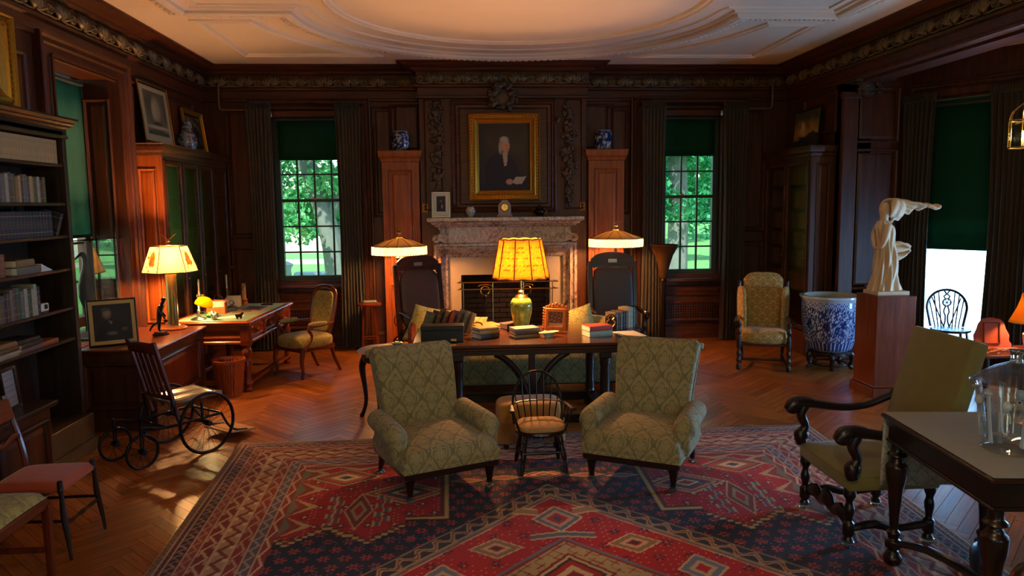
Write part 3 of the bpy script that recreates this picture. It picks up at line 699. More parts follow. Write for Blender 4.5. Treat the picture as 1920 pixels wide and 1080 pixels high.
# spark guard and andirons
sg = thing('spark_guard', 'low fireplace guard with a double brass top rail and dark mesh', 'fire guard', (FX, 9.62, 0))
b = MB(); rr = []
for z in (.865, .955):
    rr.append([(-.62, .14, z), (-.60, .03, z), (-.56, 0, z), (.56, 0, z), (.60, .03, z), (.62, .14, z)])
for p in rr: b.tube(p, .008, 8)
b.build('brass_rail', 'brass', sg)
b = MB()
for x in (-.58, -.2, .2, .58): b.tube([(x, 0.005, .03), (x, .005, .955)], .006, 6)
b.build('upright', 'brass', sg)
b = MB()
for k in range(60): b.box(-.575+k*.0195-.0012, -.575+k*.0195+.0012, .004, .006, .03, .865)
for k in range(42): b.box(-.575, .575, .0045, .0055, .035+k*.0198-.0012, .035+k*.0198+.0012)
stuff(b.build('wire_mesh', 'iron', sg, False))
for x, lb in ((.30, 'twisted iron andiron with a ring top at the left in the hearth'), (.86, 'twisted iron andiron with a ring top at the right in the hearth')):
    t = thing('andiron', lb, 'andiron', (x, 10.0, .022)); b = MB(); 
    for s in (-1, 1): b.tube([(0, 0, .16), (s*.07, -.02, .12), (s*.1, -.03, 0)], .014, 6)
    b.tube([(0, .03, .12), (0, .26, .12), (0, .3, .0)], .013, 6); b.build('foot', 'iron', t)
    b = MB(); n = 26; b.tube([(.012*math.cos(k*.9), .012*math.sin(k*.9), .12+.6*k/n) for k in range(n+1)], .017, 6); b.build('twisted_shaft', 'iron', t)
    b = MB(); b.tube([(.06*math.cos(a), 0, .78+.06*math.sin(a)) for a in np.linspace(.6-PI/2, 2*PI-.6-PI/2, 14)], .009, 6); b.tube([(-.09, 0, .84), (-.05, 0, .86), (.05, 0, .86), (.09, 0, .84)], .008, 6); b.ell(0, 0, .715, .025, .025, .02, 8, 6); b.build('ring', 'brass', t)
# flanking cupboards
for s, lb in ((-1, 'tall narrow oak cupboard with raised panels left of the fireplace'), (1, 'tall narrow oak cupboard with raised panels right of the fireplace')):
    cx = FX+s*1.385; t = thing('wall_cupboard', lb, 'cupboard', (cx, 10.5, 0)); w = .49
    b = MB(); b.box(-w/2, w/2, -.38, -.002, 0, 2.6, .004); b.build('body', 'door', t)
    b = MB(); q = [(0, 2.53), (.012, 2.54), (.015, 2.57), (.035, 2.60), (.04, 2.62), (.04, 2.66), (.05, 2.68)]
    b.add(*sweep_plan([(-w/2, -.003), (-w/2, -.385), (w/2, -.385), (w/2, -.003)], q)); b.box(-w/2-.045, w/2+.045, -.43, -.003, 2.655, 2.68); b.build('cornice', 'door', t, True, ang=.3)
    dp = [(0, 0), (0, -.012), (.012, -.018), (.028, -.01), (.034, .004), (.044, .004), (.075, -.010)]
    d = panel(t, 0, 1.72, .33, 1.42, y=-.381, mat='door', name='upper_door', prof=dp)
    d2 = panel(t, 0, .52, .33, .78, y=-.381, mat='door', name='lower_door', prof=dp)
    b = MB(); b.box(.185*s*-1-.008, .185*s*-1+.008, -.395, -.378, 1.2, 1.29, .003); b.build('hinge', 'brass', t)
    b = MB(); b.box(-w/2-.01, w/2+.01, -.395, -.003, 0, .1, .006); b.build('plinth', 'door', t)
# blue and white jars on the cupboards
def jarcol(U, V, seed): 
    n = vnoise(U*34, V*26, seed)+.8*vnoise(U*60, V*50, seed+1); c = np.where((n > .55)[..., None], hx('b9c0cf'), hx('1d2850')); c = np.where((np.abs(n-.1) < .08)[..., None], hx('4a5c92'), c)
    return np.where(((V < .05) | (V > .95))[..., None], hx('7f8aa6'), c)
def vessel(name, prof, colfn, parent=None, n=36, sub=4, mat='porc', loc=None):
    """turned vessel with painted decoration; colfn(U around, V up)"""
    P = []
    for i in range(len(prof)-1):
        for k in range(sub): t = k/sub; P.append((prof[i][0]*(1-t)+prof[i+1][0]*t, prof[i][1]*(1-t)+prof[i+1][1]*t))
    P.append(prof[-1]); b = MB(); b.lathe(P, n, cap=False); o = b.build(name, mat, parent, True, ang=.9, loc=loc)
    hs = np.array([p[1] for p in P]); V = (hs-hs.min())/(hs.max()-hs.min()); U = np.arange(n)/n
    UU, VV = np.meshgrid(U, V); UU = np.abs(UU*2-1); setcol(o, colfn(UU, VV).reshape(-1, 3)); return o
for x, sd, lb in ((FX-1.385, 3, 'blue and white porcelain jar on the cupboard left of the portrait'), (FX+1.375, 8, 'blue and white porcelain jar on the cupboard right of the portrait')):
    o = vessel('porcelain_jar', [(.0, 0), (.095, 0), (.11, .02), (.122, .10), (.122, .19), (.112, .235), (.10, .25), (.104, .262), (.10, .268), (.0, .272)], lambda U, V: jarcol(U, V, sd)); o.location = (x, 10.30, 2.681); tag(o, lb, 'jar')
# ---- mantel ornaments
t = thing('framed_photograph', 'small white-mounted framed photograph leaning at the left end of the mantelpiece', 'picture', (-.27, 10.02, 1.793)); 
b = MB(); loft(b, .245, .335, [(0, .014), (0, -.006), (.012, -.006), (.014, 0)], False, oz=.17); b.build('frame', 'silver', t)
def ph(U, V):
    p = Pic(U, V, 'cfc6b0'); m = (abs(U-.5) < .29) & (abs(V-.53) < .33); p.put(m.astype(float), '2a2e2e'); p.ell(.5, .62, .07, .07, '6e6a60'); p.ell(.48, .45, .16, .16, '17191c'); p.ell(.55, .42, .05, .09, '8b8577'); return p.c
paint('photo', .225, .315, 24, 32, ph, parent=t, loc=(0, .001, .17)); t.rotation_euler = (-.10, 0, 0)
o = vessel('small_vase', [(0, 0), (.03, 0), (.045, .02), (.068, .075), (.06, .11), (.04, .13), (.05, .142), (0, .143)], lambda U, V: np.where((vnoise(U*30, V*20, 5) > .45)[..., None], hx('5b5a72'), hx('b9ae9e'))); o.location = (.12, 10.03, 1.793); tag(o, 'small grey-white painted vase on the mantelpiece', 'vase')
t = thing('mantel_clock', 'pale stone arched mantel clock with a round white dial', 'clock', (.575, 10.03, 1.793)); b = MB()
pts = [(-.10, 0), (.10, 0), (.10, .03), (.085, .035)]+[(.085*math.cos(a), .12+.075*math.sin(a)+.015) for a in np.linspace(0, PI, 10)]+[(-.085, .035), (-.10, .03)]
b.prism(pts, -.05, .04); b.box(-.05, .05, -.045, .035, .20, .222, .006); b.build('body', plain('pink_stone', '8d7564', .5, 0, .15, 10), t)
b = MB(); b.at(0, -.052, .125, rx=H90); b.lathe([(.055, 0), (.055, .006), (.05, .012), (.044, .006)], 24); b.build('bezel', 'brass', t)
b = MB(); b.at(0, -.054, .125, rx=H90); b.lathe([(.044, 0), (.044, .003)], 24); dial = b.build('dial', 'white', t)
b = MB(); b.box(-.002, .002, -.060, -.0575, .125, .16); b.at(0, 0, .125, ry=1.9); b.box(-.002, .002, -.060, -.0575, 0, .026); b.build('clock_hand', 'iron', dial)
t = thing('incense_burner', 'dark bronze two-handled incense burner on the mantelpiece', 'censer', (1.045, 10.03, 1.793)); b = MB()
b.lathe([(0, .012), (.04, .014), (.07, .05), (.072, .075), (.05, .095), (.055, .105), (0, .106)], 18); b.build('bowl', 'bronze', t)
b = MB(); b.lathe([(.052, .105), (.045, .125), (.015, .135), (.012, .145), (.016, .152), (0, .155)], 14); b.build('lid', 'bronze', t)
for s in (-1, 1): b = MB(); b.tube([(s*(.062+.035*math.sin(a)), 0, .065+.03*math.cos(a)) for a in np.linspace(0, PI, 8)], .007, 6); b.build('handle', 'brass', t)
for k in range(3): b = MB(); a = k*2.1; b.tube([(.04*math.cos(a), .04*math.sin(a), .02), (.05*math.cos(a), .05*math.sin(a), 0)], .008, 6); b.build('foot', 'bronze', t)
# ---- gilt framed pictures
GF = [(0, .03), (0, -.05), (.012, -.06), (.022, -.05), (.03, -.03), (.055, -.035), (.075, -.045), (.085, -.03), (.115, -.012), (.125, -.016), (.135, -.01), (.14, .012)]
def gilt(name, label, w, h, fn, nx, ny, loc, rot, fw=.14, eggs=True, mat='gold', cat='painting', prof=GF, mount=None):
    t = thing(name, label, cat, loc); t.rotation_euler = rot
    k = fw/.14; b = MB(); loft(b, w, h, [(i*k, y*k) for i, y in prof], False); b.build('frame', mat, t, True, ang=.4)
    if eggs:
        b = MB()
        for (x, z, a) in [q for q in along([(-w/2+.045*k, -h/2+.045*k), (w/2-.045*k, -h/2+.045*k), (w/2-.045*k, h/2-.045*k), (-w/2+.045*k, h/2-.045*k), (-w/2+.045*k, -h/2+.045*k)], .042)]:
            b.at(x, -.034*k, z, ry=-a); b.ell(0, 0, 0, .013, .008, .009, 6, 4)
        stuff(b.build('bead_ornament', 'goldd', t))
    iw, ih = w-2*fw+.01, h-2*fw+.01
    paint('canvas', iw, ih, nx, ny, fn, parent=t, loc=(0, .010*k, 0)); b = MB(); b.box(-w/2+.01, w/2-.01, .012*k, .03*k, -h/2+.01, h/2-.01); b.build('backing', 'dark', t, False); return t
def portrait(U, V):
    p = Pic(U, V, '1d1a10'); p.ell(.62, .62, .5, .42, '3a3219', 1.2); p.ell(.75, .35, .4, .2, '2a2415', 1.0); p.mottle(.10, 18)
    p.poly([(.12, 0), (.13, .36), (.22, .50), (.38, .565), (.58, .55), (.70, .44), (.80, .25), (.92, .20), (.88, .0)], '121319'); p.ell(.44, .30, .25, .27, '14151c', .4)
    p.poly([(.46, .57), (.57, .57), (.55, .38), (.50, .36)], '9c8f7a'); p.ell(.525, .665, .085, .105, 'b07a55', .25); p.ell(.535, .67, .06, .075, 'c08a62', .5); p.ell(.50, .76, .085, .05, 'a89a84', .5); p.ell(.425, .64, .035, .10, '9a8c76', .6)
    for ex in (.515, .565): p.ell(ex, .675, .012, .006, '3a2416', .5)
    p.ell(.552, .65, .008, .022, '9a6544', .8); p.ell(.545, .617, .022, .006, '7d4433', .6)
    p.poly([(.65, .12), (.72, .20), (.93, .21), (.84, .095), (.74, .085)], 'a3957c'); p.ell(.60, .13, .075, .045, 'b07d58', .4); p.poly([(.55, 0), (1, 0), (1, .10), (.7, .09)], '251409'); return p.c
gilt('portrait_painting', 'gilt-framed oil portrait of a seated person in black above the mantelpiece', .955, 1.155, portrait, 90, 120, (.585, 10.10, 2.585), (0, 0, 0))
# ---- leather throne chairs
def leather_chair(loc, rz, label):
    t = thing('leather_chair', label, 'chair', loc, rz, 'high-backed leather chairs by the hearth'); w = .56
    Tb = Matrix.Translation((0, .24, .44)) @ Matrix.Rotation(-.16, 4, 'X')
    b = MB(); b.m = Tb
    for s in (-1, 1): b.box(s*w/2-.03, s*w/2+.03, -.03, .03, -.44, .80, .008)
    b.build('back_post', 'darkh', t)
    b = MB(); b.m = Tb; b.prism([(-w/2, .72), (w/2, .72), (w/2-.01, .83)]+[((w/2-.03)*math.cos(a), .83+.085*math.sin(a)) for a in np.linspace(.12, PI-.12, 12)]+[(-w/2+.01, .83)], -.035, .03); b.build('crest_rail', 'darkh', t)
    b = MB(); b.m = Tb; b.cbox(0, -.042, .80, .11, .008, .045, .002); b.build('name_plate', 'silver', t)
    b = MB(); b.m = Tb; b.ell(0, -.02, .37, w/2-.03, .045, .36, 28, 14, .35); b.build('back_pad', 'leather', t)
    b = MB(); b.m = Tb
    for x, z, a in along([(-w/2+.04, .02), (-w/2+.04, .71), (w/2-.04, .71), (w/2-.04, .02)], .028): b.ell(x, -.035, z, .007, .007, .007, 6, 4)
    stuff(b.build('nail_heads', 'bronze', t))
    b = MB(); b.ell(0, -.05, .43, w/2, .30, .065, 28, 10, .4); b.build('seat', 'leather', t)
    b = MB(); b.box(-w/2, w/2, -.33, .25, .34, .40, .01); b.build('seat_rail', 'darkh', t)
    for s in (-1, 1):
        b = MB(); b.tube([(s*w/2, .22, .66), (s*w/2, .05, .665), (s*(w/2+.015), -.15, .65), (s*(w/2+.03), -.30, .66), (s*(w/2+.03), -.36, .635), (s*(w/2+.02), -.35, .60)], [.026, .03, .034, .038, .036, .022], 10, flat=.7); b.build('armrest', 'darkh', t)
        b = MB(); b.lathe([(.024, 0), (.03, .06), (.02, .12), (.03, .2), (.03, .4), (.022, .45), (.032, .5), (.022, .56), (.028, .64)], 10, s*(w/2+.01), -.29, 0, sm=3); b.build('leg', 'darkh', t)
    b = MB(); b.tube([(-w/2, -.29, .12), (w/2, -.29, .12)], .016, 8); b.build('stretcher', 'darkh', t); return t
leather_chair((-.42, 8.95, 0), .40, 'high-backed dark leather chair left of the hearth, turned toward it')
leather_chair((1.87, 8.95, 0), -.05, 'high-backed dark leather chair right of the hearth, facing forward')
# ---- fringed floor lamps
def floor_lamp(x, y, zr, label):
    t = thing('floor_lamp', label, 'floor lamp', (x, y, 0), 0, 'fringed floor lamps flanking the hearth'); R = .345
    for k in range(3):
        a = k*2.094+.5; b = MB(); b.tube([(0, 0, .30), (.10*math.cos(a), .10*math.sin(a), .26), (.2*math.cos(a), .2*math.sin(a), .10), (.25*math.cos(a), .25*math.sin(a), .02), (.29*math.cos(a), .29*math.sin(a), .025)], .013, 8); b.build('foot', 'bronze', t)
    b = MB(); b.lathe([(.02, .22), (.03, .26), (.018, .3), (.018, .55), (.03, .58), (.045, .6), (.03, .63), (.014, .65), (.014, 1.2), (.05, 1.23), (.03, 1.27), (.055, 1.30), (.02, 1.33), (.012, zr)], 12); b.build('stem', 'bronze', t)
    for s in (-1, 1): b = MB(); b.tube([(s*(.0+.09*math.sin(q)), 0, .50+.09*math.cos(q)-.0) for q in np.linspace(0, PI, 9)], .007, 6); b.build('scroll', 'bronze', t)
    n = 48; b = MB(); b.lathe([(R, zr), (R*.75, zr+.035), (R*.45, zr+.075), (R*.16, zr+.105)], n, cap=False); sh = b.build('shade', 'shadesilk', t); solid(sh, .003)
    b = MB()
    for k in range(12): a = 2*PI*k/12; b.tube([(R*.99*math.cos(a), R*.99*math.sin(a), zr+.003), (R*.46*math.cos(a), R*.46*math.sin(a), zr+.076), (R*.16*math.cos(a), R*.16*math.sin(a), zr+.107)], .0035, 5)
    b.build('rib', 'bronze', sh)
    b = MB(); vs = []; fs = []; m = 220
    for k in range(m):
        a = 2*PI*k/m; r2 = R+.004*math.sin(k*2.3)
        for zz in (zr+.002, zr-.10): vs.append((r2*math.cos(a), r2*math.sin(a), zz+(.005*math.sin(k*1.7) if zz < zr else 0)))
    for k in range(m): j = (k+1) % m; fs.append((2*k, 2*j, 2*j+1, 2*k+1))
    b.add(vs, fs); stuff(b.build('fringe', 'fringe', t, False))
    b = MB(); b.lathe([(.015, zr+.10), (.04, zr+.115), (.02, zr+.125), (.012, zr+.15), (.03, zr+.165), (.025, zr+.18), (.012, zr+.19), (.02, zr+.205), (.016, zr+.225), (0, zr+.235)], 12); b.build('finial', 'brass', t)
    for s in (-1, 1):
        b = MB(); b.ell(s*.11, 0, zr-.01, .03, .03, .045, 10, 8); bulb = b.build('bulb', M['bulb'], t)
        q = point('bulb_light', (x+s*.11, y, zr-.01), 48, WARM, .045)
    return t
def emi(name, c, s):
    t = NT(name); t.base(c); t.b.inputs['Emission Color'].default_value = L4(c); t.b.inputs['Emission Strength'].default_value = s; return t.m
M['bulb'] = emi('bulb_glow', 'ffe2a8', 6)
floor_lamp(-.79, 9.5, 1.445, 'fringed silk floor lamp glowing left of the fireplace'); floor_lamp(1.975, 9.5, 1.505, 'fringed silk floor lamp glowing right of the fireplace')
# ---- torchiere
t = thing('torchiere', 'tall dark trumpet-topped torchiere standing before the right curtain', 'floor lamp', (2.70, 9.85, 0))
b = MB(); b.lathe([(0, 0), (.16, 0), (.16, .03), (.12, .05), (.05, .07), (.035, .1)], 20); b.build('base', 'bronze', t)
b = MB(); b.lathe([(.03, .08), (.032, .3), (.03, .9), (.045, .92), (.03, .95)], 14); b.build('pole', 'bronze', t)
b = MB(); b.lathe([(.035, .93), (.06, .98), (.065, 1.05), (.08, 1.12), (.12, 1.25), (.185, 1.37), (.195, 1.385), (.19, 1.40), (.18, 1.39), (.11, 1.25), (.07, 1.12), (.05, 1.05)], 24); b.build('trumpet_bowl', plain('bronze_shade', '5a3d22', .35, .6, .2), t)
# ---- octagonal stool with a book
t = thing('plant_stool', 'tall slender octagonal-topped wooden stool beside the left curtain', 'stool', (-1.25, 9.98, 0))
b = MB(); b.lathe([(.155, .635), (.165, .645), (.165, .665), (.15, .672)], 8); b.build('top', 'mahog', t)
for k in range(4):
    a = k*H90+PI/4; b = MB(); b.tube([(.10*math.cos(a), .10*math.sin(a), .64), (.14*math.cos(a), .14*math.sin(a), 0)], .013, 8); b.build('leg', 'mahogz', t)
b = MB()
for k in range(4):
    a, c = k*H90+PI/4, (k+1)*H90+PI/4; b.tube([(.127*math.cos(a), .127*math.sin(a), .2), (.127*math.cos(c), .127*math.sin(c), .2)], .008, 6)
b.build('stretcher', 'mahogz', t)
# ================================================================== books
def bookmat(name, c, band='9a7a3a'):
    t = NT(name); tc = t.n('ShaderNodeTexCoord'); sx = t.n('ShaderNodeSeparateXYZ'); t.l(tc.outputs['Generated'], sx.inputs[0]); z = sx.outputs[2]
    d = t.math('ABSOLUTE', t.math('SUBTRACT', z, .5)); f = t.math('MULTIPLY', t.math('GREATER_THAN', d, .30), t.math('LESS_THAN', d, .335))
    g = t.math('MULTIPLY', t.math('LESS_THAN', d, .14), t.math('GREATER_THAN', t.noise(t.coord(scale=(1, 1, 2.2)), 90, 2), .58))
    n = t.noise(t.coord(), 25, 3); cc = lin(c); x = t.n('ShaderNodeMix', data_type='RGBA'); t.l(n, x.inputs[0]); x.inputs[6].default_value = tuple(v*.7 for v in cc)+(1,); x.inputs[7].default_value = tuple(min(1, v*1.2) for v in cc)+(1,)
    t.base(t.mix(t.math('MULTIPLY', t.math('ADD', f, g), .55), x.outputs[2], band)); t.set(Roughness=.6); return t.m
BC = {k: bookmat('book_'+k, v) for k, v in {'cream': 'b0905f', 'tan': '8d6b42', 'brown': '5a3a22', 'oxblood': '5c2620', 'navy': '20252f', 'olive': '5d5836', 'grey': '63605a', 'green': '3c4a36', 'black': '1c1816', 'rust': '8a4526', 'ivory': '9c957e', 'mauve': '5d4648', 'orange': 'b06a2a', 'red': 'a8402f', 'sage': '8fa088', 'gold': 'a67c3a'}.items()}
_bm = {}
def book_mesh(tn, d, h, col):
    k = (round(tn, 3), round(d, 3), round(h, 3), col)
    if k in _bm: return _bm[k]
    b = MB(); x = tn/2
    sp = [(x*math.cos(a), -d/2-.25*x*math.sin(a)) for a in np.linspace(0, PI, 5)]
    b.prism([(x, d/2)]+sp+[(-x, d/2), (-x+.003, d/2), (-x+.003, -d/2+.004), (x-.003, -d/2+.004), (x-.003, d/2)], 0, h, 'z')
    n1 = len(b.f); b.box(-x+.003, x-.003, -d/2+.004, d/2-.005, .004, h-.004)
    o = b.build('book', BC[col], None, False); me = o.data; me.materials.append(M['white'])
    for i, p in enumerate(me.polygons): p.material_index = 0 if i < n1 else 1
    bpy.data.objects.remove(o); _bm[k] = me; return me
def book(tn, d, h, col, loc, rot, label, group=None):
    o = bpy.data.objects.new('book', book_mesh(tn, d, h, col)); COL.objects.link(o); o.location = loc; o.rotation_euler = rot; return tag(o, label, 'book', group)
def flat_book(tn, d, h, col, x, y, z, rz, label, group=None):
    """book lying flat: thickness up, long side along local x, fore edge away from the spine"""
    t = thing('book', label, 'book', (x, y, z), rz, group)
    b = MB(); b.box(-h/2, h/2, -d/2, d/2, 0, .004, .0015); b.box(-h/2, h/2, -d/2, d/2, tn-.004, tn, .0015)
    b.grid(lambda u, v: ((u-.5)*h, -d/2-.006*math.sin(PI*v), tn*v), 1, 5); b.build('cover', BC[col], t, False)
    b = MB(); b.box(-h/2+.004, h/2-.004, -d/2+.002, d/2-.005, .004, tn-.004); b.build('pages', 'white', t, False); return t
flat_book(.03, .10, .17, 'grey', -1.24, 9.97, .674, .2, 'small grey book lying on the octagonal stool')
# ================================================================== rug
RX, RY0, RY1 = .56, 2.2, 6.16
nx, ny = 520, 440
gv = np.linspace(0, 1, ny+1); gu = np.linspace(-1, 1, nx+1); GU, GV = np.meshgrid(gu, gv)
YY = RY0+(RY1-RY0)*GV; half = 2.17+.26*GV**1.0; XX = RX+GU*half; YY = YY+.025*GU*GV
U = GU*2.42; D = RY1-YY            # U: metres from the centre line, D: metres from the back edge
bs = 2.42-np.abs(U)                # distance from the side edge
dB = np.minimum(bs, D*1.02)        # distance from nearest edge
onside = bs < D*1.02
S = np.where(onside, D, U)         # coordinate along the border
col = np.zeros(U.shape+(3,)); 
def put(m, c): col[m] = hx(c)
put(dB < 9, '2a2a44')
# --- border bands
def tri(x, p): return np.abs((x/p) % 1-.5)*2
def meander(lo, hi, bgc, fgc, per, thick=.28, c3=None, edge='c8a27c'):
    m = (dB >= lo) & (dB < hi); put(m, bgc); w = (dB-lo)/(hi-lo)
    z = .2+.6*tri(S, per); put(m & (np.abs(w-z) < thick*.5), fgc)
    if c3: put(m & (np.abs(w-.5) > .22) & (np.abs(((S/per+np.where(w > .5, .25, .75)) % 1)-.5) < .13), c3)
    put(m & ((w < .07) | (w > .93)), edge)
meander(.0, .05, '6d4a36', '8a6a4e', .05, .3)
meander(.05, .085, '8a3a34', '2b2b3e', .045, .5)
meander(.085, .155, '25263e', 'b07a64', .075, .22, '8a3a34')
meander(.155, .22, '8c3b38', 'b98a6a', .11, .2)
meander(.22, .32, '7d1f1e', 'c9a27e', .19, .2, 'b38a6b')
meander(.32, .43, 'b08a68', '7f2a26', .16, .3, 'd2b592')
meander(.43, .51, '8c2a24', 'c29a7c', .2, .16, '9c7a66')
meander(.51, .585, '5b5560', 'a08c88', .13, .28, '7d3a36')
meander(.585, .65, '8a2d28', 'd0ac8c', .22, .22)
fld = dB >= .65
# --- dark blue field with little flowers
def flowers(m, ph, pw, c, cc, ox=0):
    fu = ((U+ox)/pw+np.floor(D/ph)*.5) % 1-.5; fv = (D/ph) % 1-.5; fu = fu*pw; fv = fv*ph; r = np.hypot(fu, fv); a = np.arctan2(fv, fu)
    put(m & (r < .026+.016*np.cos(6*a)), c); put(m & (r < .011), cc)
put(fld, '15172b'); n1 = vnoise(U*3, D*3, 4); 
flowers(fld, .105, .125, 'a83230', '15172b')
spk = (np.sin(U*190+3*n1)*np.sin(D*170) > .955); put(fld & spk, '7d7088')
# --- red corner pieces with stepped cream edge
au = np.abs(U); q = np.floor(au/.035)*.035
low = 1.72+.22*tri(q-.72, .48)*1.0-.5*np.clip(1.2-q, 0, .48)*0; low = np.where(q < .98, 1.62, low)
low = np.floor(low/.035)*.035
sp = fld & (au > .76) & (D < low); put(fld & (au > .70) & (D < low+.06), 'b9975f'); put(fld & (au > .735) & (D < low+.03), '5a2a20'); put(sp, 'a5161c')
flowers(sp, .15, .17, '3a1e2c', 'd8b890', .03); put(sp & (np.sin(U*120)*np.sin(D*140+n1*4) > .93), 'd8a890')
def lozenge(cu, cd, ru, rd, cols, m=None, both=True):
    uu = np.abs(au-cu) if both else np.abs(U-cu); d = np.floor((uu/ru+np.abs(D-cd)/rd)*9)/9
    for k, c in cols: put((d < k) & (fld if m is None else m), c)
lozenge(1.0, 1.22, .30, .20, [(1, 'c2a276'), (.86, '8d2a22'), (.74, 'b09468'), (.62, 'a5161c'), (.45, '40465a'), (.3, 'd2b48a'), (.15, '8d2a22')], sp)
lozenge(1.45, .90, .26, .17, [(1, 'b89a6c'), (.84, '3f3a3e'), (.7, 'b33a2c'), (.5, '7d7a60'), (.35, 'd4b88c'), (.15, '343c58')], sp)
lozenge(1.30, 1.50, .10, .30, [(1, 'c2a276'), (.8, '7a2a22'), (.55, '9a8a68'), (.3, 'a5161c')], sp)
for du in (-.16, .16):
    zz = 1.30+du+.025*np.sign(np.sin(D*45)); put(sp & (np.abs(au-zz) < .028) & (D > 1.25) & (D < 1.75), 'b59a78'); put(sp & (np.abs(au-zz) < .012) & (D > 1.25) & (D < 1.75), '5a5a62')
tt = np.abs(((D-.66)/.30) % 1-.5)*2; put(fld & (au > 1.77-.20*(1-tt)) & (D < low), 'b8996a'); put(fld & (au > 1.77-.13*(1-tt)) & (D < low), '8d2a22'); put(fld & (au > 1.77-.06*(1-tt)) & (D < low), '6f6a56')
t2 = np.abs((U/.34) % 1-.5)*2; put(fld & (D < .68+.09*t2) & (au > .76), 'b8996a'); put(fld & (D < .66+.06*t2) & (au > .76), '8d2a22')
# --- central medallion
cD = RY1-4.80
md = (D-cD)-au*1.0; hook = .03*np.sign(np.sin((D-au)*26)); 
ring = fld & (md > -.20) & (md < 0); put(ring, '2b2636'); k = (md+.10)/.10; ss = (D+au)
put(ring & (np.abs(md+.10+.045*np.sin(ss*30)) < .032), 'b08f64'); put(ring & (np.abs(md+.10+.045*np.sin(ss*30)) < .012), '7d3a2c'); put(ring & (np.abs(md+.015) < .014), 'a5895f'); put(ring & (np.abs(md+.19) < .01), '8a7450')
med = fld & (md >= 0); put(med, 'b0151b'); flowers(med, .17, .19, '2a1a30', 'c23a30', .05); put(med & (np.sin(U*130)*np.sin(D*120+n1*4) > .92), 'd39a84')
put(med & (md < .025), '6b6a70'); put(med & (md > .035) & (md < .05), 'c9a87c')
lozenge(.0, RY1-4.42, .17, .20, [(1, 'cdb48a'), (.85, '5c667c'), (.6, 'b8967a'), (.42, 'b0151b'), (.2, '40405a')], med)
for w_, c_ in ((.055, 'cdb48a'), (.035, '94785a')):
    z = RY1-4.46-.10*np.abs(np.sin(au*5.2)); put(med & (au > .12) & (au < .44) & (np.abs(D-z) < w_), c_)
for w_, c_ in ((.04, 'c3a77e'), (.022, '5f6672')): put(med & (au < .20) & (np.abs(D-(RY1-4.20)-.15*au) < w_), c_)
lozenge(.42, RY1-4.05, .17, .13, [(1, 'cdb086'), (.8, '8f6a4a'), (.55, 'c2a57a'), (.3, 'b0151b'), (.15, '3a2a30')], med)
lozenge(.74, RY1-3.72, .15, .17, [(1, 'c9ad84'), (.8, '6e7488'), (.5, 'bda078'), (.3, 'b0151b')], med)
cm = (D-(RY1-4.10))-au*.95; cmed = fld & (cm > 0); put(fld & (cm > -.06) & (cm <= 0), '6b7080'); put(fld & (cm > -.03) & (cm <= 0), '8d2a22'); put(cmed, 'b0976a')
gr = (np.abs(((U+D)/.085) % 1-.5) < .07) | (np.abs(((U-D)/.085) % 1-.5) < .07); put(cmed & gr & (np.sin(U*60)+np.sin(D*60) > -.6), '8d2a22')
lozenge(.0, RY1-3.70, .24, .26, [(1, '7d2a22'), (.88, 'c8ab80'), (.76, '3c2a28'), (.6, 'a8201e'), (.4, 'd2b68c'), (.2, '8d2a22')], cmed, False)
lozenge(.0, RY1-5.18, .17, .11, [(1, 'c2a67a'), (.8, 'a8342c'), (.6, 'c9b088'), (.4, 'a8342c'), (.2, '7f93a0')], fld, False)
lozenge(.30, RY1-5.15, .16, .05, [(1, 'b08a66'), (.6, 'a05a44')], fld); lozenge(.57, RY1-5.12, .14, .05, [(1, 'b08a66'), (.6, 'a05a44')], fld)
# abrash and wear, knotted grain
ab = 1+.07*vnoise(U*.7, D*9, 11)+.06*vnoise(U*5, D*5, 12); col = np.clip(col*ab[..., None], 0, 1)
zz = .011+.0012*vnoise(U*6, D*6, 2)
b = MB(); me = bpy.data.meshes.new('rug'); n = (nx+1)*(ny+1); V3 = np.stack([XX, YY, zz], -1).reshape(-1, 3).astype(np.float32)
I = np.arange(n).reshape(ny+1, nx+1); Q = np.stack([I[:-1, :-1], I[:-1, 1:], I[1:, 1:], I[1:, :-1]], -1).reshape(-1, 4)
# skirt round the edge
ed = np.concatenate([I[0, :], I[1:, -1], I[-1, -2::-1], I[-2:0:-1, 0]]); low3 = V3[ed].copy(); low3[:, 2] = .0005; V3 = np.concatenate([V3, low3]); m = len(ed); j = np.arange(m); Qe = np.stack([ed, n+j, n+(j+1) % m, ed[(j+1) % m]], -1); Q = np.concatenate([Q, Qe])
me.vertices.add(len(V3)); me.vertices.foreach_set('co', V3.ravel()); me.loops.add(Q.size); me.loops.foreach_set('vertex_index', Q.ravel().astype(np.int32)); me.polygons.add(len(Q)); me.polygons.foreach_set('loop_start', np.arange(0, Q.size, 4, dtype=np.int32)); me.update(calc_edges=True)
me.materials.append(M['rug']); rug = bpy.data.objects.new('rug', me); COL.objects.link(rug); setcol(rug, np.concatenate([col.reshape(-1, 3), col.reshape(-1, 3)[ed]])); tag(rug, 'large red and navy oriental rug with geometric medallion on the parquet', 'rug')
b = MB()
for k in range(430):
    u = -1+2*(k+.5)/430; x = RX+u*2.43; y = RY1+.025*u; b.tube([(x, y-.005, .006), (x+random.uniform(-.008, .008), y+.035, .004)], .0022, 3)
f = stuff(b.build('fringe', plain('rug_fringe', 'b89a72', .9), rug, False))
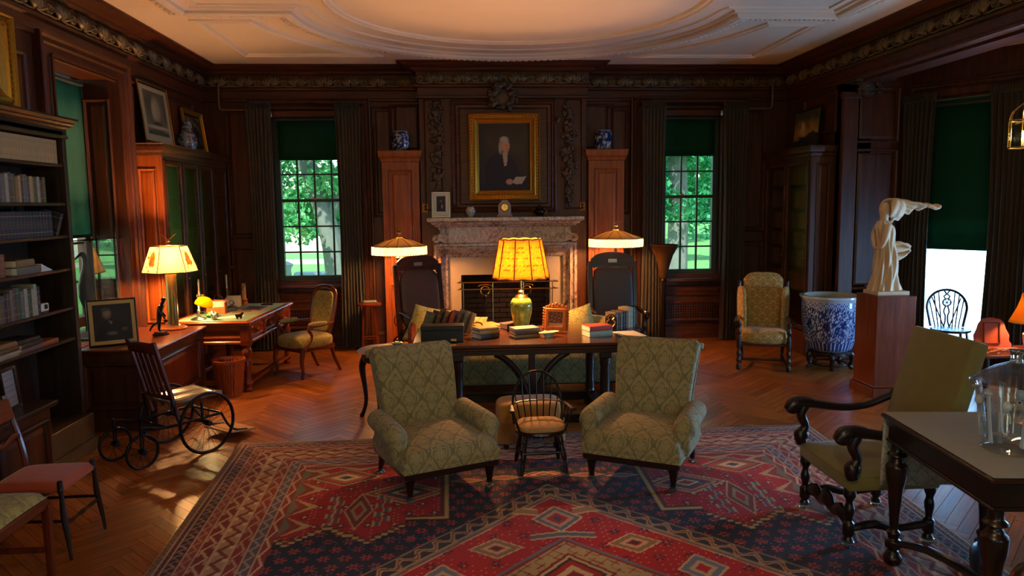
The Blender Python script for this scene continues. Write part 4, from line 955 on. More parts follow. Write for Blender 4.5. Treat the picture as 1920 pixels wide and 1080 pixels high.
# ================================================================== damask armchairs
def armchair(loc, rz, label):
    t = thing('armchair', label, 'armchair', loc, rz, 'matching damask armchairs on the rug')
    w = .31
    b = MB(); b.box(-w-.03, w+.03, -.36, .34, .17, .228, .012); b.build('seat_rail', 'darkh', t)
    def seatf(u, v):
        a, c = u*2-1, v*2-1; k = 1-abs(a)**6; m = 1-abs(c)**6; z = .27+.10*min(1, (k*m)**.35)+.045*math.cos(a*1.4)*math.cos(c*1.4); return (a*(w+.045), -.02+c*.365, z if k*m > 0 else .225)
    b = MB(); b.grid(seatf, 26, 26); b.box(-w-.043, w+.043, -.383, .34, .225, .31, .03); b.build('seat', 'damask', t, ang=1.2)
    Tb = Matrix.Translation((0, .24, .28)) @ Matrix.Rotation(-.30, 4, 'X')
    def backf(u, v):
        # closed rounded slab: u around, v up
        a = u*2*PI; s = lambda q: math.copysign(abs(q)**.38, q); hw = (.275+.045*v**1.3)*(1-max(0, (v-.93)/.07)**3*.10); th = .075*(1-max(0, (v-.9)/.1)**2*.65)
        return (hw*s(math.cos(a)), th*s(math.sin(a))+.025*v*v+.03*math.sin(v*PI)*(1 if math.sin(a) < 0 else 0)*-1, .675*v)
    b = MB(); b.m = Tb; b.grid(backf, 40, 20); vs = [backf(i/40, 1) for i in range(40)]; b.add(vs, [tuple(range(40))]); b.build('backrest', 'damask', t, ang=1.3)
    b = MB(); b.m = Tb
    for s in (-1, 1): b = MB(); b.m = Tb; b.tube([(s*.30, .07, .615), (s*.30, .085, .655)], .03, 12); b.build('back_scroll', 'damask', t)
    for s in (-1, 1):
        def armf(u, v):
            # u round section, v front to back
            a = u*2*PI; r = .078*(1 if v > .12 else math.sqrt(max(0, 1-((.12-v)/.12)**2))*.75+.25); drop = .045*max(0, (.22-v)/.22)**1.5
            return (s*(w+.018+.012*(1-v))+r*1.02*math.cos(a), -.255+.50*v, .425-drop*.8+.015*v+r*.92*math.sin(a))
        b = MB(); b.grid(armf, 18, 14); b.add([armf(i/18, 0) for i in range(18)], [tuple(range(18))])
        b.ell(s*(w+.010), .0, .325, .056, .25, .12, 20, 12, .45); b.ell(s*(w+.022), -.20, .34, .056, .06, .10, 14, 10, .5)
        b.build('armrest', 'damask', t, ang=1.2)
        for yy in (-.30, .29):
            b = MB()
            if yy < 0: b.lathe([(.036, .18), (.038, .165), (.028, .155), (.036, .148), (.030, .13), (.024, .085), (.017, .055), (.024, .048), (.016, .04)], 14, s*(w-.02), yy, 0, sm=3)
            else: b.tube([(s*(w-.02), yy, .18), (s*(w-.02), yy+.015, .11), (s*(w-.02), yy+.05, .045)], [.032, .025, .018], 10)
            lg = b.build('leg', 'dark', t)
            y2 = yy if yy < 0 else yy+.05
            b = MB(); b.lathe([(.026, .0125), (.03, .016), (.03, .028), (.018, .03)], 14, s*(w-.02), y2, 0); b.lathe([(.012, .02), (.014, .035), (.012, .05)], 10, s*(w-.02), y2, 0); b.build('caster_cup', 'glassy', lg)
    return t
def glassy():
    t = NT('moulded_glass'); t.base('cfd4d0'); t.set(Roughness=.08, Transmission_Weight=.9, IOR=1.45); t.bump(t.noise(t.coord(), 40, 2), .1, .002); return t.m
M['glassy'] = glassy()
armchair((-.225, 5.16, 0), math.radians(23.4), 'sage damask armchair left of the little hoop-back chair')
armchair((1.285, 5.19, 0), math.radians(-28.7), 'sage damask armchair right of the little hoop-back chair')
# ---- child's hoop-back armchair
t = thing('hoop_back_chair', 'small dark spindle hoop-back chair with tan cushion between the armchairs', 'chair', (.553, 5.34, 0), .06)
b = MB(); b.lathe([(.165, .285), (.19, .29), (.195, .30), (.19, .315), (.165, .318)], 28, sy=.92); b.build('seat', 'dark', t)
b = MB(); b.ell(0, 0, .335, .175, .155, .032, 28, 10, .6); b.build('cushion', 'tan', t)
hp = [(.185*math.cos(a)*(1-.0*a), .13+.02+.05*math.sin(a), .47+.225*math.sin(a)) for a in np.linspace(0, PI, 19)]
hp = [(.178, .135, .31), (.19, .14, .40)]+hp+[(-.19, .14, .40), (-.178, .135, .31)]
b = MB(); b.tube(hp, .0095, 8); b.build('hoop', 'dark', t)
ar = [(-.225, -.13, .475), (-.215, -.03, .475), (-.195, .08, .475), (-.13, .155, .475), (0, .18, .475), (.13, .155, .475), (.195, .08, .475), (.215, -.03, .475), (.225, -.13, .475)]
b = MB(); b.tube(ar, [.022, .019, .013, .012, .012, .012, .013, .019, .022], 8, flat=.45); b.build('arm_rail', 'darkh', t)
for k in range(7):
    f = (k-3)/3; b = MB(); zt = .47+.225*math.sqrt(max(.02, 1-(f*.93)**2)); b.tube([(f*.125, .135, .31), (f*.155, .165, .47), (f*.172, .15+.05*(zt-.47)/.225, zt)], .0055, 6); b.build('spindle', 'dark', t)
for s in (-1, 1):
    for y in (-.10, -.02, .06): b = MB(); b.tube([(s*.165, y, .31), (s*(.215-.01*(y+.1)/.16), y, .472)], .0055, 6); b.build('spindle', 'dark', t)
    for y in (-.12, .12):
        b = MB(); x0, y0, x1, y1 = s*.125, y*.8, s*.165, y*1.35; P = [(x0+(x1-x0)*q, y0+(y1-y0)*q, .295*(1-q)+.0125*q) for q in (0, .2, .3, .45, .6, .7, .8, 1)]; b.tube(P, [.012, .018, .013, .02, .021, .013, .017, .012], 9); b.build('leg', 'dark', t)
    b = MB(); b.tube([(s*.15, -.135, .13), (s*.15, 0, .13), (s*.15, .135, .13)], [.008, .013, .008], 8); b.build('stretcher', 'dark', t)
b = MB(); b.tube([(-.155, -.14, .165), (0, -.14, .165), (.155, -.14, .165)], [.008, .013, .008], 8); b.build('front_stretcher', 'dark', t)
b = MB(); b.tube([(-.16, -.15, .045), (0, -.15, .045), (.16, -.15, .045)], [.007, .010, .007], 8); b.build('front_stretcher', 'dark', t)
# ---- gold fringed footstool under the table
t = thing('footstool', 'gold velvet fringed footstool behind the little hoop-back chair', 'footstool', (.52, 5.90, .0125), .03)
b = MB(); b.ell(0, 0, .27, .27, .17, .11, 32, 12, .4); b.build('cushion', 'ottoman', t)
b = MB(); m = 160
for k in range(m):
    a = 2*PI*k/m; s = lambda q: math.copysign(abs(q)**.4, q); x, y = .275*s(math.cos(a)), .175*s(math.sin(a)); b.tube([(x, y, .22), (x*1.01, y*1.01, .05+.012*random.random())], .005, 3)
stuff(b.build('fringe', 'ottoman', t, False))
for x in (-.2, .2):
    for y in (-.11, .11): b = MB(); b.lathe([(.02, .0), (.024, .05), (.018, .18)], 10, x, y, .0005); b.build('foot', 'dark', t)
# ================================================================== library table
TX0, TX1, TY0, TY1, TZ = -.44, 1.62, 6.22, 7.22, .77
lt = thing('library_table', 'long dark walnut library table behind the two armchairs', 'table', (.585, 6.72, 0)); hw, hd = 1.03, .50
b = MB(); b.box(-hw, hw, -hd, hd, TZ-.03, TZ, .008); b.box(-hw+.015, hw-.015, -hd+.015, hd-.015, TZ-.055, TZ-.03, .006); b.build('tabletop', 'tabletop', lt)
b = MB(); 
for y in (-.42, .42): b.box(-hw+.06, hw-.06, y-.02, y+.02, TZ-.10, TZ-.05, .004)
b.box(-hw+.06, -hw+.1, -.42, .42, TZ-.10, TZ-.05); b.box(hw-.1, hw-.06, -.42, .42, TZ-.10, TZ-.05); b.build('apron', 'darkh', lt)
for sx in (-1, 1):
    for sy in (-1, 1):
        b = MB(); x, y = sx*.64, sy*.38; b.box(x-.055, x+.055, y-.055, y+.055, 0, .14, .008); b.box(x-.055, x+.055, y-.055, y+.055, .62, .68, .006); b.lathe([(.05, .14), (.042, .16), (.048, .2), (.04, .24), (.044, .42), (.04, .54), (.05, .57), (.044, .60), (.05, .62)], 16, x, y, 0); b.build('leg', 'dark', lt)
for sy in (-1, 1):
    b = MB(); b.box(-.62, .62, sy*.38-.035, sy*.38+.035, .05, .13, .008); b.build('stretcher', 'dark', lt)
b = MB(); b.box(-.03, .03, -.415, -.365, .13, .68, .005); b.build('center_post', 'dark', lt)
for s in (-1, 1):
    b = MB(); b.tube([(s*.03, -.39, .28), (s*.07, -.39, .40), (s*.14, -.39, .53), (s*.24, -.39, .63), (s*.32, -.39, .675)], .028, 8, flat=1.0); b.build('curved_brace', 'dark', lt)
for s in (-1, 1): b = MB(); b.box(s*.64-.035, s*.64+.035, -.38, .38, .05, .13, .006); b.build('end_stretcher', 'dark', lt)
# ---- sofa behind it, facing the fire
sf = thing('sofa', 'damask sofa facing the hearth behind the library table', 'sofa', (.6, 7.85, 0), PI); w = 1.12
b = MB(); b.box(-w, w, -.42, .42, .12, .22, .012); b.build('rail', 'dark', sf)
b = MB(); b.ell(0, -.04, .32, w-.10, .36, .12, 40, 12, .3); b.build('seat', 'damaskd', sf)
b = MB(); b.ell(0, .40, .42, w-.02, .10, .28, 44, 14, .25); b.build('backrest', 'damaskd', sf)
for s in (-1, 1):
    b = MB(); b.ell(s*(w-.05), 0, .42, .075, .40, .21, 18, 12, .4); b.build('armrest', 'damaskd', sf)
    b = MB(); b.tube([(s*(w-.02), .42, .22), (s*(w-.0), .44, .45), (s*(w-.0), .36, .67), (s*(w-.0), .22, .74), (s*(w-.0), .08, .70), (s*(w-.0), -.1, .62), (s*(w-.0), -.36, .60), (s*(w-.0), -.43, .55)], [.03, .035, .04, .038, .035, .032, .035, .03], 10, flat=1.0); b.build('arm_frame', 'mahog', sf)
    for y in (-.36, .36): b = MB(); b.lathe([(.02, 0), (.03, .04), (.026, .12)], 12, s*(w-.08), y, 0); b.build('leg', 'dark', sf)
def cushion(x, y, z, rot, label, w=.42, h=.42, mat='linen'):
    b = MB()
    def f(u, v, sg):
        a, c = u*2-1, v*2-1; pin = 1-.10*(1-abs(a)**2)*0; th = .085*((1-a*a)*(1-c*c))**.45; return (a*w/2*(1-.08*(1-c*c)), sg*th, c*h/2*(1-.08*(1-a*a)))
    b.grid(lambda u, v: f(u, v, 1), 14, 14); b.grid(lambda u, v: f(u, v, -1), 14, 14); o = b.build('cushion', mat, None, ang=2.5); o.location = (x, y, z); o.rotation_euler = rot; return tag(o, label, 'cushion')
M['linenp'] = damask('yellow_print', 'b3a258', '7f7a3c', .10, .12)
cushion(-.38, 7.70, .72, (.35, .25, .5), 'yellow patterned cushion propped in the left corner of the sofa', .42, .42, 'linenp')
cushion(.02, 7.60, .66, (.5, .1, 0), 'yellow patterned cushion behind the row of leaning books', .42, .42, 'linenp')
cushion(1.16, 7.62, .70, (.45, -.3, -.1), 'yellow patterned cushion behind the carved photo frame', .42, .42, 'linenp')
cushion(1.38, 7.75, .64, (.5, .1, -.2), 'yellow patterned cushion half hidden behind the bookends', .36, .36, 'linenp')
# ---- table lamp with amber shade
LX, LY = .545, 6.95
t = thing('table_lamp', 'green ceramic table lamp with glowing amber drum shade on the library table', 'table lamp', (LX, LY, TZ+.0005))
def gcol():
    m = NT('lime_glaze'); f = m.noise(m.coord(), 26, 3); m.base(m.ramp(f, [(.3, '62762a'), (.7, '8a9c3c')])); m.set(Roughness=.12, Coat_Weight=.5); m.bump(m.noise(m.coord(), 40, 2), .25, .004); return m.m
b = MB(); b.lathe([(.0, 0), (.062, 0), (.066, .01), (.075, .06), (.098, .17), (.106, .23), (.100, .275), (.078, .305), (.05, .315)], 28); b.build('body', gcol(), t)
b = MB(); b.lathe([(.07, .305), (.055, .33), (.03, .345), (.028, .365), (.032, .37), (.02, .38), (.008, .385), (.008, .50), (.0, .50)], 18); b.build('neck', 'brass', t)
Z0, Z1, R0, R1 = .505, .855, .262, .196
n = 10; b = MB(); vs = []; 
def rad(a, r, n=10): 
    q = (a % (2*PI/n))-PI/n; return r*math.cos(PI/n)/math.cos(q)*(1-.012*math.cos(q*n))
m = 120; nv = 26
def shf(u, v):
    a = u*2*PI; r = rad(a, R0+(R1-R0)*v); sag = .008*abs(math.cos(a*5))*(1 if v > .97 or v < .03 else 0); return (r*math.cos(a), r*math.sin(a), Z0+(Z1-Z0)*v+(sag if v > .5 else -sag))
b.grid(shf, m, nv); sh = b.build('shade', thin('amber_print', 'f0a028', .6), t, ang=1.2)
# manuscript-like print on the shade through a colour attribute
mt = sh.data.materials[0]; T = mt.node_tree; at = T.nodes.new('ShaderNodeAttribute'); at.attribute_name = 'Col'
for nd in T.nodes:
    if nd.type in ('BSDF_DIFFUSE', 'BSDF_TRANSLUCENT'): T.links.new(at.outputs['Color'], nd.inputs[0])
SU, SV = np.meshgrid(np.linspace(0, 1, m+1), np.linspace(0, 1, nv+1)); r_ = np.random.RandomState(4); cc = np.zeros(SU.shape+(3,))+hx('98410a')
cc *= (1+.08*r_.randn(*SU.shape))[..., None]; rows = np.isin((SV*nv).round().astype(int), [6, 9, 14, 18, 21]); cc[rows & (r_.rand(*SU.shape) < .42)] = hx('3f1c05'); cc[(SV < .06) | (SV > .96)] = hx('6a320a'); setcol(sh, cc.reshape(-1, 3))
b = MB()
for k in range(n): a = 2*PI*k/n; b.tube([(rad(a, R0)*math.cos(a)*1.005, rad(a, R0)*math.sin(a)*1.005, Z0), (rad(a, R1)*math.cos(a)*1.01, rad(a, R1)*math.sin(a)*1.01, Z1)], .006, 5)
b.build('braid', plain('brown_braid', '7a4a18', .9), sh)
b = MB(); b.tube([(rad(2*PI*k/60, R0)*math.cos(2*PI*k/60), rad(2*PI*k/60, R0)*math.sin(2*PI*k/60), Z0-.008*abs(math.cos(PI*k/6))) for k in range(60)], .007, 5, True); b.tube([(rad(2*PI*k/60, R1)*math.cos(2*PI*k/60), rad(2*PI*k/60, R1)*math.sin(2*PI*k/60), Z1+.008*abs(math.cos(PI*k/6))) for k in range(60)], .007, 5, True); b.build('edge_trim', plain('tan_braid', 'a8702a', .9), sh)
b = MB(); b.ell(0, 0, .62, .032, .032, .05, 12, 9); b.build('bulb', 'bulb', t)
point('bulb_light', (LX, LY, TZ+.62), 125, WARM, .05)
# ---- things on the library table
tz = TZ+.0005
t = thing('black_box', 'long black leather box with a brass catch at the left end of the library table', 'box', (-.185, 6.48, tz), .0)
b = MB(); b.box(-.185, .185, -.08, .08, 0, .105, .004); b.build('body', 'blackbox', t); b = MB(); b.box(-.187, .187, -.082, .082, .105, .145, .004); b.build('lid', 'blackbox', t); b = MB(); b.box(.07, .12, -.092, -.08, .012, .032, .003); b.build('catch', 'brass', t)
cols = ['olive', 'brown', 'brown', 'red', 'mauve', 'grey', 'tan']
for k in range(7):
    a = .35; book(.042, .15, .20+.01*(k % 3), cols[k], (-.36+k*.062, 6.86-.01*k, tz+.012), (0, a, .35), '%s book, %s from the left in the row leaning behind the black box' % (['olive', 'dark brown', 'brown', 'red', 'mauve', 'grey', 'tan'][k], ['first', 'second', 'third', 'fourth', 'fifth', 'sixth', 'last'][k]), 'books leaning behind the black box')
t = thing('ring_bookend', 'brass ring bookend at the end of the leaning books', 'bookend', (.125, 6.76, tz), .3)
b = MB(); b.tube([(.06*math.cos(a), 0, .06+.055*math.sin(a)) for a in np.linspace(0, PI*2, 20)][:-1], .007, 8, True); b.build('ring', 'brass', t); b = MB(); b.box(-.05, .05, -.03, .03, 0, .012, .003); b.build('base', 'brass', t)
S1 = [('black', .045, 'black book at the bottom of the stack beside the black box'), ('gold', .03, 'ochre book in the middle of the stack beside the black box'), ('tan', .025, 'tan book on top of the stack beside the black box')]
z = tz
for c, th, lb in S1: flat_book(th, .15, .21-.01*len(c) % .02, c, .195, 6.60, z, .25+.06*len(c), lb); z += th
z = tz
for c, th, lb in (('orange', .03, 'lower orange book of the pair behind the ochre stack'), ('orange', .028, 'upper orange book of the pair behind the ochre stack')): flat_book(th, .17, .24, c, .20, 7.03, z, .45, lb); z += th
z = tz
flat_book(.05, .14, .17, 'mauve', .44, 7.1, tz, .6, 'thick mauve-brown book lying left of the green lamp')
for c, th, lb in (('tan', .028, 'bottom book of the stack before the green lamp'), ('brown', .026, 'middle book of the stack before the green lamp'), ('grey', .03, 'grey book on top of the stack before the green lamp')): flat_book(th, .16, .235, c, .545, 6.62, z, .3, lb); z += th
z = tz
for c, th, lb in (('sage', .05, 'pale green book under the red one at the right of the library table'), ('red', .045, 'red book lying on the pale green one on the library table')): flat_book(th, .17, .23, c, 1.20, 6.60, z, .30, lb); z += th
o = vessel('leaf_dish', [(0, 0), (.03, 0), (.032, .008), (.055, .03), (.085, .045), (.083, .047), (.05, .034), (.02, .014), (0, .012)], lambda U, V: np.where((vnoise(U*20, V*9, 6) > .2)[..., None], hx('8fb59a'), hx('c3cfb6'))); o.location = (.76, 6.56, tz); o.scale = (1.25, .6, 1); o.rotation_euler = (0, 0, .5); tag(o, 'small green leaf-shaped dish before the carved photo frame', 'dish')
# fretwork frame
t = thing('fretwork_frame', 'carved orange-wood fretwork photo frame with easel stand on the library table', 'picture frame', (.84, 6.74, tz), -.60); t.rotation_euler = (-.14, 0, -.42)
b = MB(); loft(b, .20, .20, [(0, .012), (0, -.004), (.006, -.01), (.03, -.01), (.034, -.002), (.034, .012)], False, oz=.13); b.build('frame', 'orangewood', t)
b = MB()
for (x, z_, a) in along([(-.105, .03), (-.105, .235), (.105, .235), (.105, .03)], .026): b.at(x, 0, z_, ry=-a); b.ell(0, 0, .004, .017, .006, .014, 7, 5); b.ell(.008, 0, .016, .008, .006, .008, 6, 4)
for k in range(5): b.at(-.06+.03*k, 0, .25+.018*(1-abs(k-2)/2)); b.ell(0, 0, 0, .016, .006, .018, 7, 5)
b.m = Matrix(); b.box(-.11, .11, -.01, .01, .0, .022, .004); stuff(b.build('fretwork', 'orangewood', t))
paint('photo', .138, .138, 28, 28, lambda U, V: Pic(U, V, '6b4634').mottle(.5, 60, 3).put((V < .22).astype(float), 'b5997c').c, parent=t, loc=(0, .002, .13), mat='print')
b = MB(); b.tube([(0, .015, .18), (0, .09, .02)], .006, 6); b.build('easel_leg', 'orangewood', t)
# bookended row at the right
t = thing('scroll_bookend', 'dark bookend with pierced brass scrollwork beside the right book row', 'bookend', (1.385, 6.86, tz), -.35); b = MB(); b.prism([(-.055, 0), (.055, 0), (.055, .10)]+[(.055*math.cos(a), .10+.05*math.sin(a)) for a in np.linspace(0, PI, 8)][1:], -.012, .012); b.build('plate', 'blackbox', t)
b = MB(); 
for s in (-1, 1): b.tube([(s*.005, -.016, .02), (s*.03, -.016, .05), (s*.04, -.016, .08), (s*.015, -.016, .10), (s*.03, -.016, .12), (s*.005, -.016, .14)], .005, 5)
b.build('scrollwork', 'brass', t)
c7 = ['mauve', 'black', 'grey', 'black', 'brown', 'ivory', 'sage', 'green']
for k in range(8): book([.035, .022, .025, .022, .025, .03, .028, .03][k], .15, [.16, .16, .165, .16, .165, .19, .19, .19][k], c7[k], (1.40+.0295*k*.98, 6.915+.004*k+.018*k, tz), (0, 0, .45), '%s book, %s in the bookended row at the right of the library table' % (c7[k], ['first', 'second', 'third', 'fourth', 'fifth', 'sixth', 'seventh', 'last'][k]), 'bookended row on the library table')
b = MB(); b.box(-.11, .11, -.15, .15, 0, .002); o = b.build('loose_paper', 'white', None, False); o.location = (1.50, 6.62, tz); o.rotation_euler = (0, 0, .2); tag(o, 'white paper lying at the right edge of the library table', 'paper')
# ---- small tea table left of the armchair
t = thing('tea_table', 'small table with rose-brown top and black cabriole legs behind the left armchair', 'table', (-.70, 6.80, 0))
b = MB(); b.ell(0, 0, .645, .27, .27, .018, 32, 6, .8); b.build('tabletop', plain('rose_leather', '8a6552', .5, 0, .12), t)
b = MB(); b.lathe([(.22, .55), (.23, .56), (.23, .635), (.2, .64)], 24); b.build('apron', 'dark', t)
for k in range(4):
    a = k*H90+PI/4+.5; c, s = math.cos(a), math.sin(a); b = MB(); b.tube([(q*c, q*s, z_) for q, z_ in ((.20, .62), (.235, .54), (.255, .46), (.235, .30), (.225, .16), (.25, .06), (.275, .012), (.29, .006))], [.03, .036, .03, .022, .018, .018, .022, .012], 9); b.build('leg', 'dark', t)
o = vessel('small_dish', [(0, 0), (.04, 0), (.06, .02), (.055, .022), (0, .012)], lambda U, V: np.zeros(U.shape+(3,))+hx('3f5a45')); o.location = (-.62, 6.92, .664); tag(o, 'little dark green dish on the tea table', 'dish')
o = vessel('coaster', [(0, 0), (.05, 0), (.05, .008), (.03, .01), (0, .01)], lambda U, V: np.where((V > .9)[..., None], hx('b8b8b0'), hx('3a3436'))+U[..., None]*0); o.location = (-.74, 6.72, .664); tag(o, 'small round dark coaster on the tea table', 'coaster')
# ================================================================== left side
# ---- tall open bookcase
XF = -3.10
bc = thing('open_bookcase', 'tall dark open bookcase with moulded cornice against the left wall', 'bookcase', (-3.28, 5.2, 0))
def bcx(x): return x+3.28
b = MB(); b.box(bcx(-3.445), bcx(XF), .95, 1.0, .0, 2.55, .004); b.build('side_panel', 'casez', bc)
b = MB(); b.box(bcx(-3.445), bcx(XF), -.36, -.31, .0, 2.55, .004); b.build('side_panel', 'casez', bc)
b = MB(); b.box(bcx(-3.445), bcx(-3.43), -.31, .95, .02, 2.55); b.build('back_panel', 'casez', bc, False)
b = MB(); b.box(bcx(-3.44), bcx(XF)+.005, -.31, .95, 2.50, 2.56, .004); b.build('top_board', 'case', bc)
b = MB(); b.add(*sweep_plan([(bcx(-3.445), 1.0), (bcx(XF), 1.0), (bcx(XF), -.36), (bcx(-3.445), -.36)][::-1], [(0, 2.50), (.012, 2.505), (.015, 2.52), (.005, 2.53), (.005, 2.575), (.03, 2.59), (.03, 2.60), (.05, 2.615), (.05, 2.625), (.07, 2.645), (.07, 2.66), (0, 2.662)])); b.box(bcx(-3.445), bcx(XF)+.06, -.42, 1.06, 2.645, 2.662); b.build('cornice', 'case', bc, True, ang=.3)
SHZ = [2.305, 2.005, 1.75, 1.49, 1.18, .935]
for z in SHZ: b = MB(); b.box(bcx(-3.43), bcx(XF)-.012, -.31, .95, z-.024, z, .004); b.build('shelf', 'case', bc)
b = MB(); b.box(bcx(-3.44), bcx(XF)+.06, -.31, 1.0, .0, .30, .006); b.box(bcx(-3.44), bcx(XF)+.08, -.31, 1.0, 0, .10, .006); b.build('plinth', 'casez', bc)
b = MB(); b.box(bcx(-3.43), bcx(-2.87), -.62, .06, .0, .60, .006); lc = b.build('base_cabinet', 'panel', bc)
b = MB(); b.box(bcx(-3.43), bcx(-2.83), -.66, .10, .60, .635, .008); b.build('ledge', 'case', bc)
p = panel(bc, bcx(-2.868), .32, .56, .42, mat='panel', rz=H90, name='door'); p.location = (bcx(-2.868), -.28, .32)
p = panel(bc, bcx(-3.1), .32, .30, .42, mat='panel', rz=PI, name='door'); p.location = (bcx(-3.15), .062, .32)
BX = -3.21
def ordw(n):
    return ORD[n] if n < 20 else 'twenty-'+ORD[n-20] if n < 29 else ['thirtieth', 'thirty-first', 'thirty-second', 'thirty-third', 'thirty-fourth', 'thirty-fifth'][n-29]
ORD = ['first', 'second', 'third', 'fourth', 'fifth', 'sixth', 'seventh', 'eighth', 'ninth', 'tenth', 'eleventh', 'twelfth', 'thirteenth', 'fourteenth', 'fifteenth', 'sixteenth', 'seventeenth', 'eighteenth', 'nineteenth', 'twentieth']
def brow(z, y0, y1, cols, t, h, dep, label, group, lean=0, shared=False):
    y = y0; k = 0; r = random.Random(int(z*1000)); items = []
    while y > y1:
        tn = t[0]+(t[1]-t[0])*r.random(); c = cols[k % len(cols)] if shared else r.choice(cols); hh = h[0]+(h[1]-h[0])*r.random(); items.append((y-tn/2, round(tn, 3), c, round(hh, 3))); y -= tn+.0015; k += 1
    for i, (yy, tn, c, hh) in enumerate(items):
        lb = '%s %s, %s from the window end of %s' % (c, 'volume' if shared else 'book', ordw(i), label)
        book(round(tn/.004)*.004, dep, round(hh/.01)*.01, c, (BX, yy, z+.0005), (0, 0, H90), lb, group)
brow(SHZ[0], 6.12, 4.95, ['cream'], (.036, .036), (.185, .185), .15, 'the top shelf of the open bookcase', 'cream set on the top shelf', shared=True)
brow(SHZ[1], 5.92, 4.98, ['cream', 'olive', 'grey', 'mauve', 'tan', 'ivory', 'brown', 'oxblood'], (.026, .05), (.17, .21), .15, 'the second shelf of the open bookcase', 'books on the second shelf')
brow(SHZ[2], 5.98, 4.98, ['navy'], (.04, .04), (.19, .19), .15, 'the third shelf of the open bookcase', 'navy set on the third shelf', shared=True)
book(.04, .15, .19, 'navy', (BX, 6.03, SHZ[2]+.008), (.28, 0, H90), 'dark navy volume leaning at the end of the third shelf of the open bookcase')
brow(SHZ[3], 5.36, 5.05, ['rust'], (.04, .04), (.16, .16), .12, 'the fourth shelf of the open bookcase', 'rust set on the fourth shelf', shared=True)
flat_book(.055, .17, .30, 'grey', BX, 5.60, SHZ[3]+.0005, H90, 'thick grey book lying flat on the fourth shelf'); flat_book(.05, .16, .25, 'tan', BX-.01, 5.58, SHZ[3]+.056, H90+.06, 'tan book lying on top of the grey one on the fourth shelf')
b = MB(); b.prism([(-.08, 0), (.08, 0), (-.07, .06)], -.05, .05, 'x'); o = b.build('folded_card', 'white', None, False); o.location = (BX+.02, 5.86, SHZ[3]+.0005); tag(o, 'folded white card on the fourth shelf of the open bookcase', 'card')
brow(SHZ[4], 5.72, 4.95, ['brown', 'grey', 'olive', 'mauve', 'rust', 'green', 'navy', 'oxblood', 'ivory'], (.028, .05), (.19, .235), .16, 'the fifth shelf of the open bookcase', 'books on the fifth shelf')
t = thing('small_instrument', 'small white boxed instrument with a black window on the fifth shelf', 'instrument', (BX+.04, 5.80, SHZ[4]+.0005), H90)
b = MB(); b.box(-.05, .05, -.03, .03, .012, .07, .006); b.build('body', 'white', t); b = MB(); b.box(-.015, .025, -.034, -.03, .028, .062, .001); b.build('window', 'iron', t); b = MB(); b.box(-.045, .045, -.028, .028, 0, .012); b.build('base', 'silver', t)
k = 0
for (y, zz, w, c) in ((5.28, 0, .26, 'ivory'), (5.27, .04, .25, 'brown'), (5.25, .075, .22, 'tan'), (5.55, 0, .34, 'mauve'), (5.55, .035, .3, 'black'), (5.52, .065, .26, 'black'), (5.78, 0, .24, 'rust')):
    k += 1; flat_book(.034 if zz or w > .3 else .038, .18, w, c, BX, y, SHZ[5]+.0005+zz, H90+.05*((k % 3)-1), '%s book lying flat in the sixth-shelf piles, %s counted up from the left' % (c, ORD[k-1]), 'flat piles on the sixth shelf')
t = thing('framed_notice', 'small framed document standing on the bookcase ledge', 'picture frame', (-2.99, 5.05, .6355), H90); t.rotation_euler = (-.10, 0, H90+.1)
b = MB(); loft(b, .21, .28, [(0, .012), (0, -.01), (.018, -.012), (.022, 0)], False, oz=.14); b.build('frame', 'dark', t); paint('paper', .175, .245, 12, 16, lambda U, V: Pic(U, V, '9ba0a8').put(((np.sin(V*60) > .2) & (abs(U-.5) < .35)).astype(float), '868a92').c, parent=t, loc=(0, .003, .14), mat='print')
# ---- gilt painting high on the left wall
def land(U, V): p = Pic(U, V, '4a3a1c'); p.grad('2d2412', '6d5a30'); p.ell(.6, .4, .4, .2, '7a6434', 1.0); return p.mottle(.2, 14).c
gilt('gilt_painting', 'gilt-framed painting high on the wall at the far left edge', .9, .70, land, 30, 30, (-3.37, 5.55, 3.04), (0, 0, H90), .16)
# ---- wire-fronted corner cabinet
wc = thing('wire_front_cabinet', 'tall oak cabinet with wire mesh doors in the left corner', 'cabinet', (-3.30, 9.30, 0))
b = MB(); b.box(-.145, .15, -1.10, -1.06, 0, 2.53, .004); b.build('side_panel', 'door', wc); b = MB(); b.box(-.145, .15, 1.06, 1.10, 0, 2.53, .004); b.build('side_panel', 'door', wc)
pp = panel(wc, .0, 1.55, .19, 1.65, y=-1.101, mat='door', name='raised_panel', prof=[(0, 0), (0, -.008), (.01, -.012), (.02, -.004), (.026, .002), (.05, -.006)])
b = MB(); b.box(-.145, -.13, -1.06, 1.06, .0, 2.53); b.build('back_panel', 'dark', wc, False)
b = MB(); b.box(-.13, .15, -1.06, 1.06, 2.47, 2.53); b.build('top_board', 'panely', wc, False)
b = MB(); b.add(*sweep_plan([(-.145, 1.10), (.15, 1.10), (.15, -1.10), (-.145, -1.10)][::-1], [(0, 2.50), (.01, 2.51), (.015, 2.54), (.035, 2.56), (.04, 2.58), (.04, 2.62), (.05, 2.635), (0, 2.636)])); b.box(-.145, .195, -1.14, 1.14, 2.61, 2.636); b.build('cornice', 'panely', wc, True, ang=.3)
for z in (.5, .9, 1.3, 1.7, 2.1): b = MB(); b.box(-.13, .11, -1.06, 1.06, z-.02, z); b.build('shelf', 'dark', wc, False)
b = MB(); b.box(-.13, .155, -1.06, 1.06, 0, .12, .005); b.build('plinth', 'panely', wc)
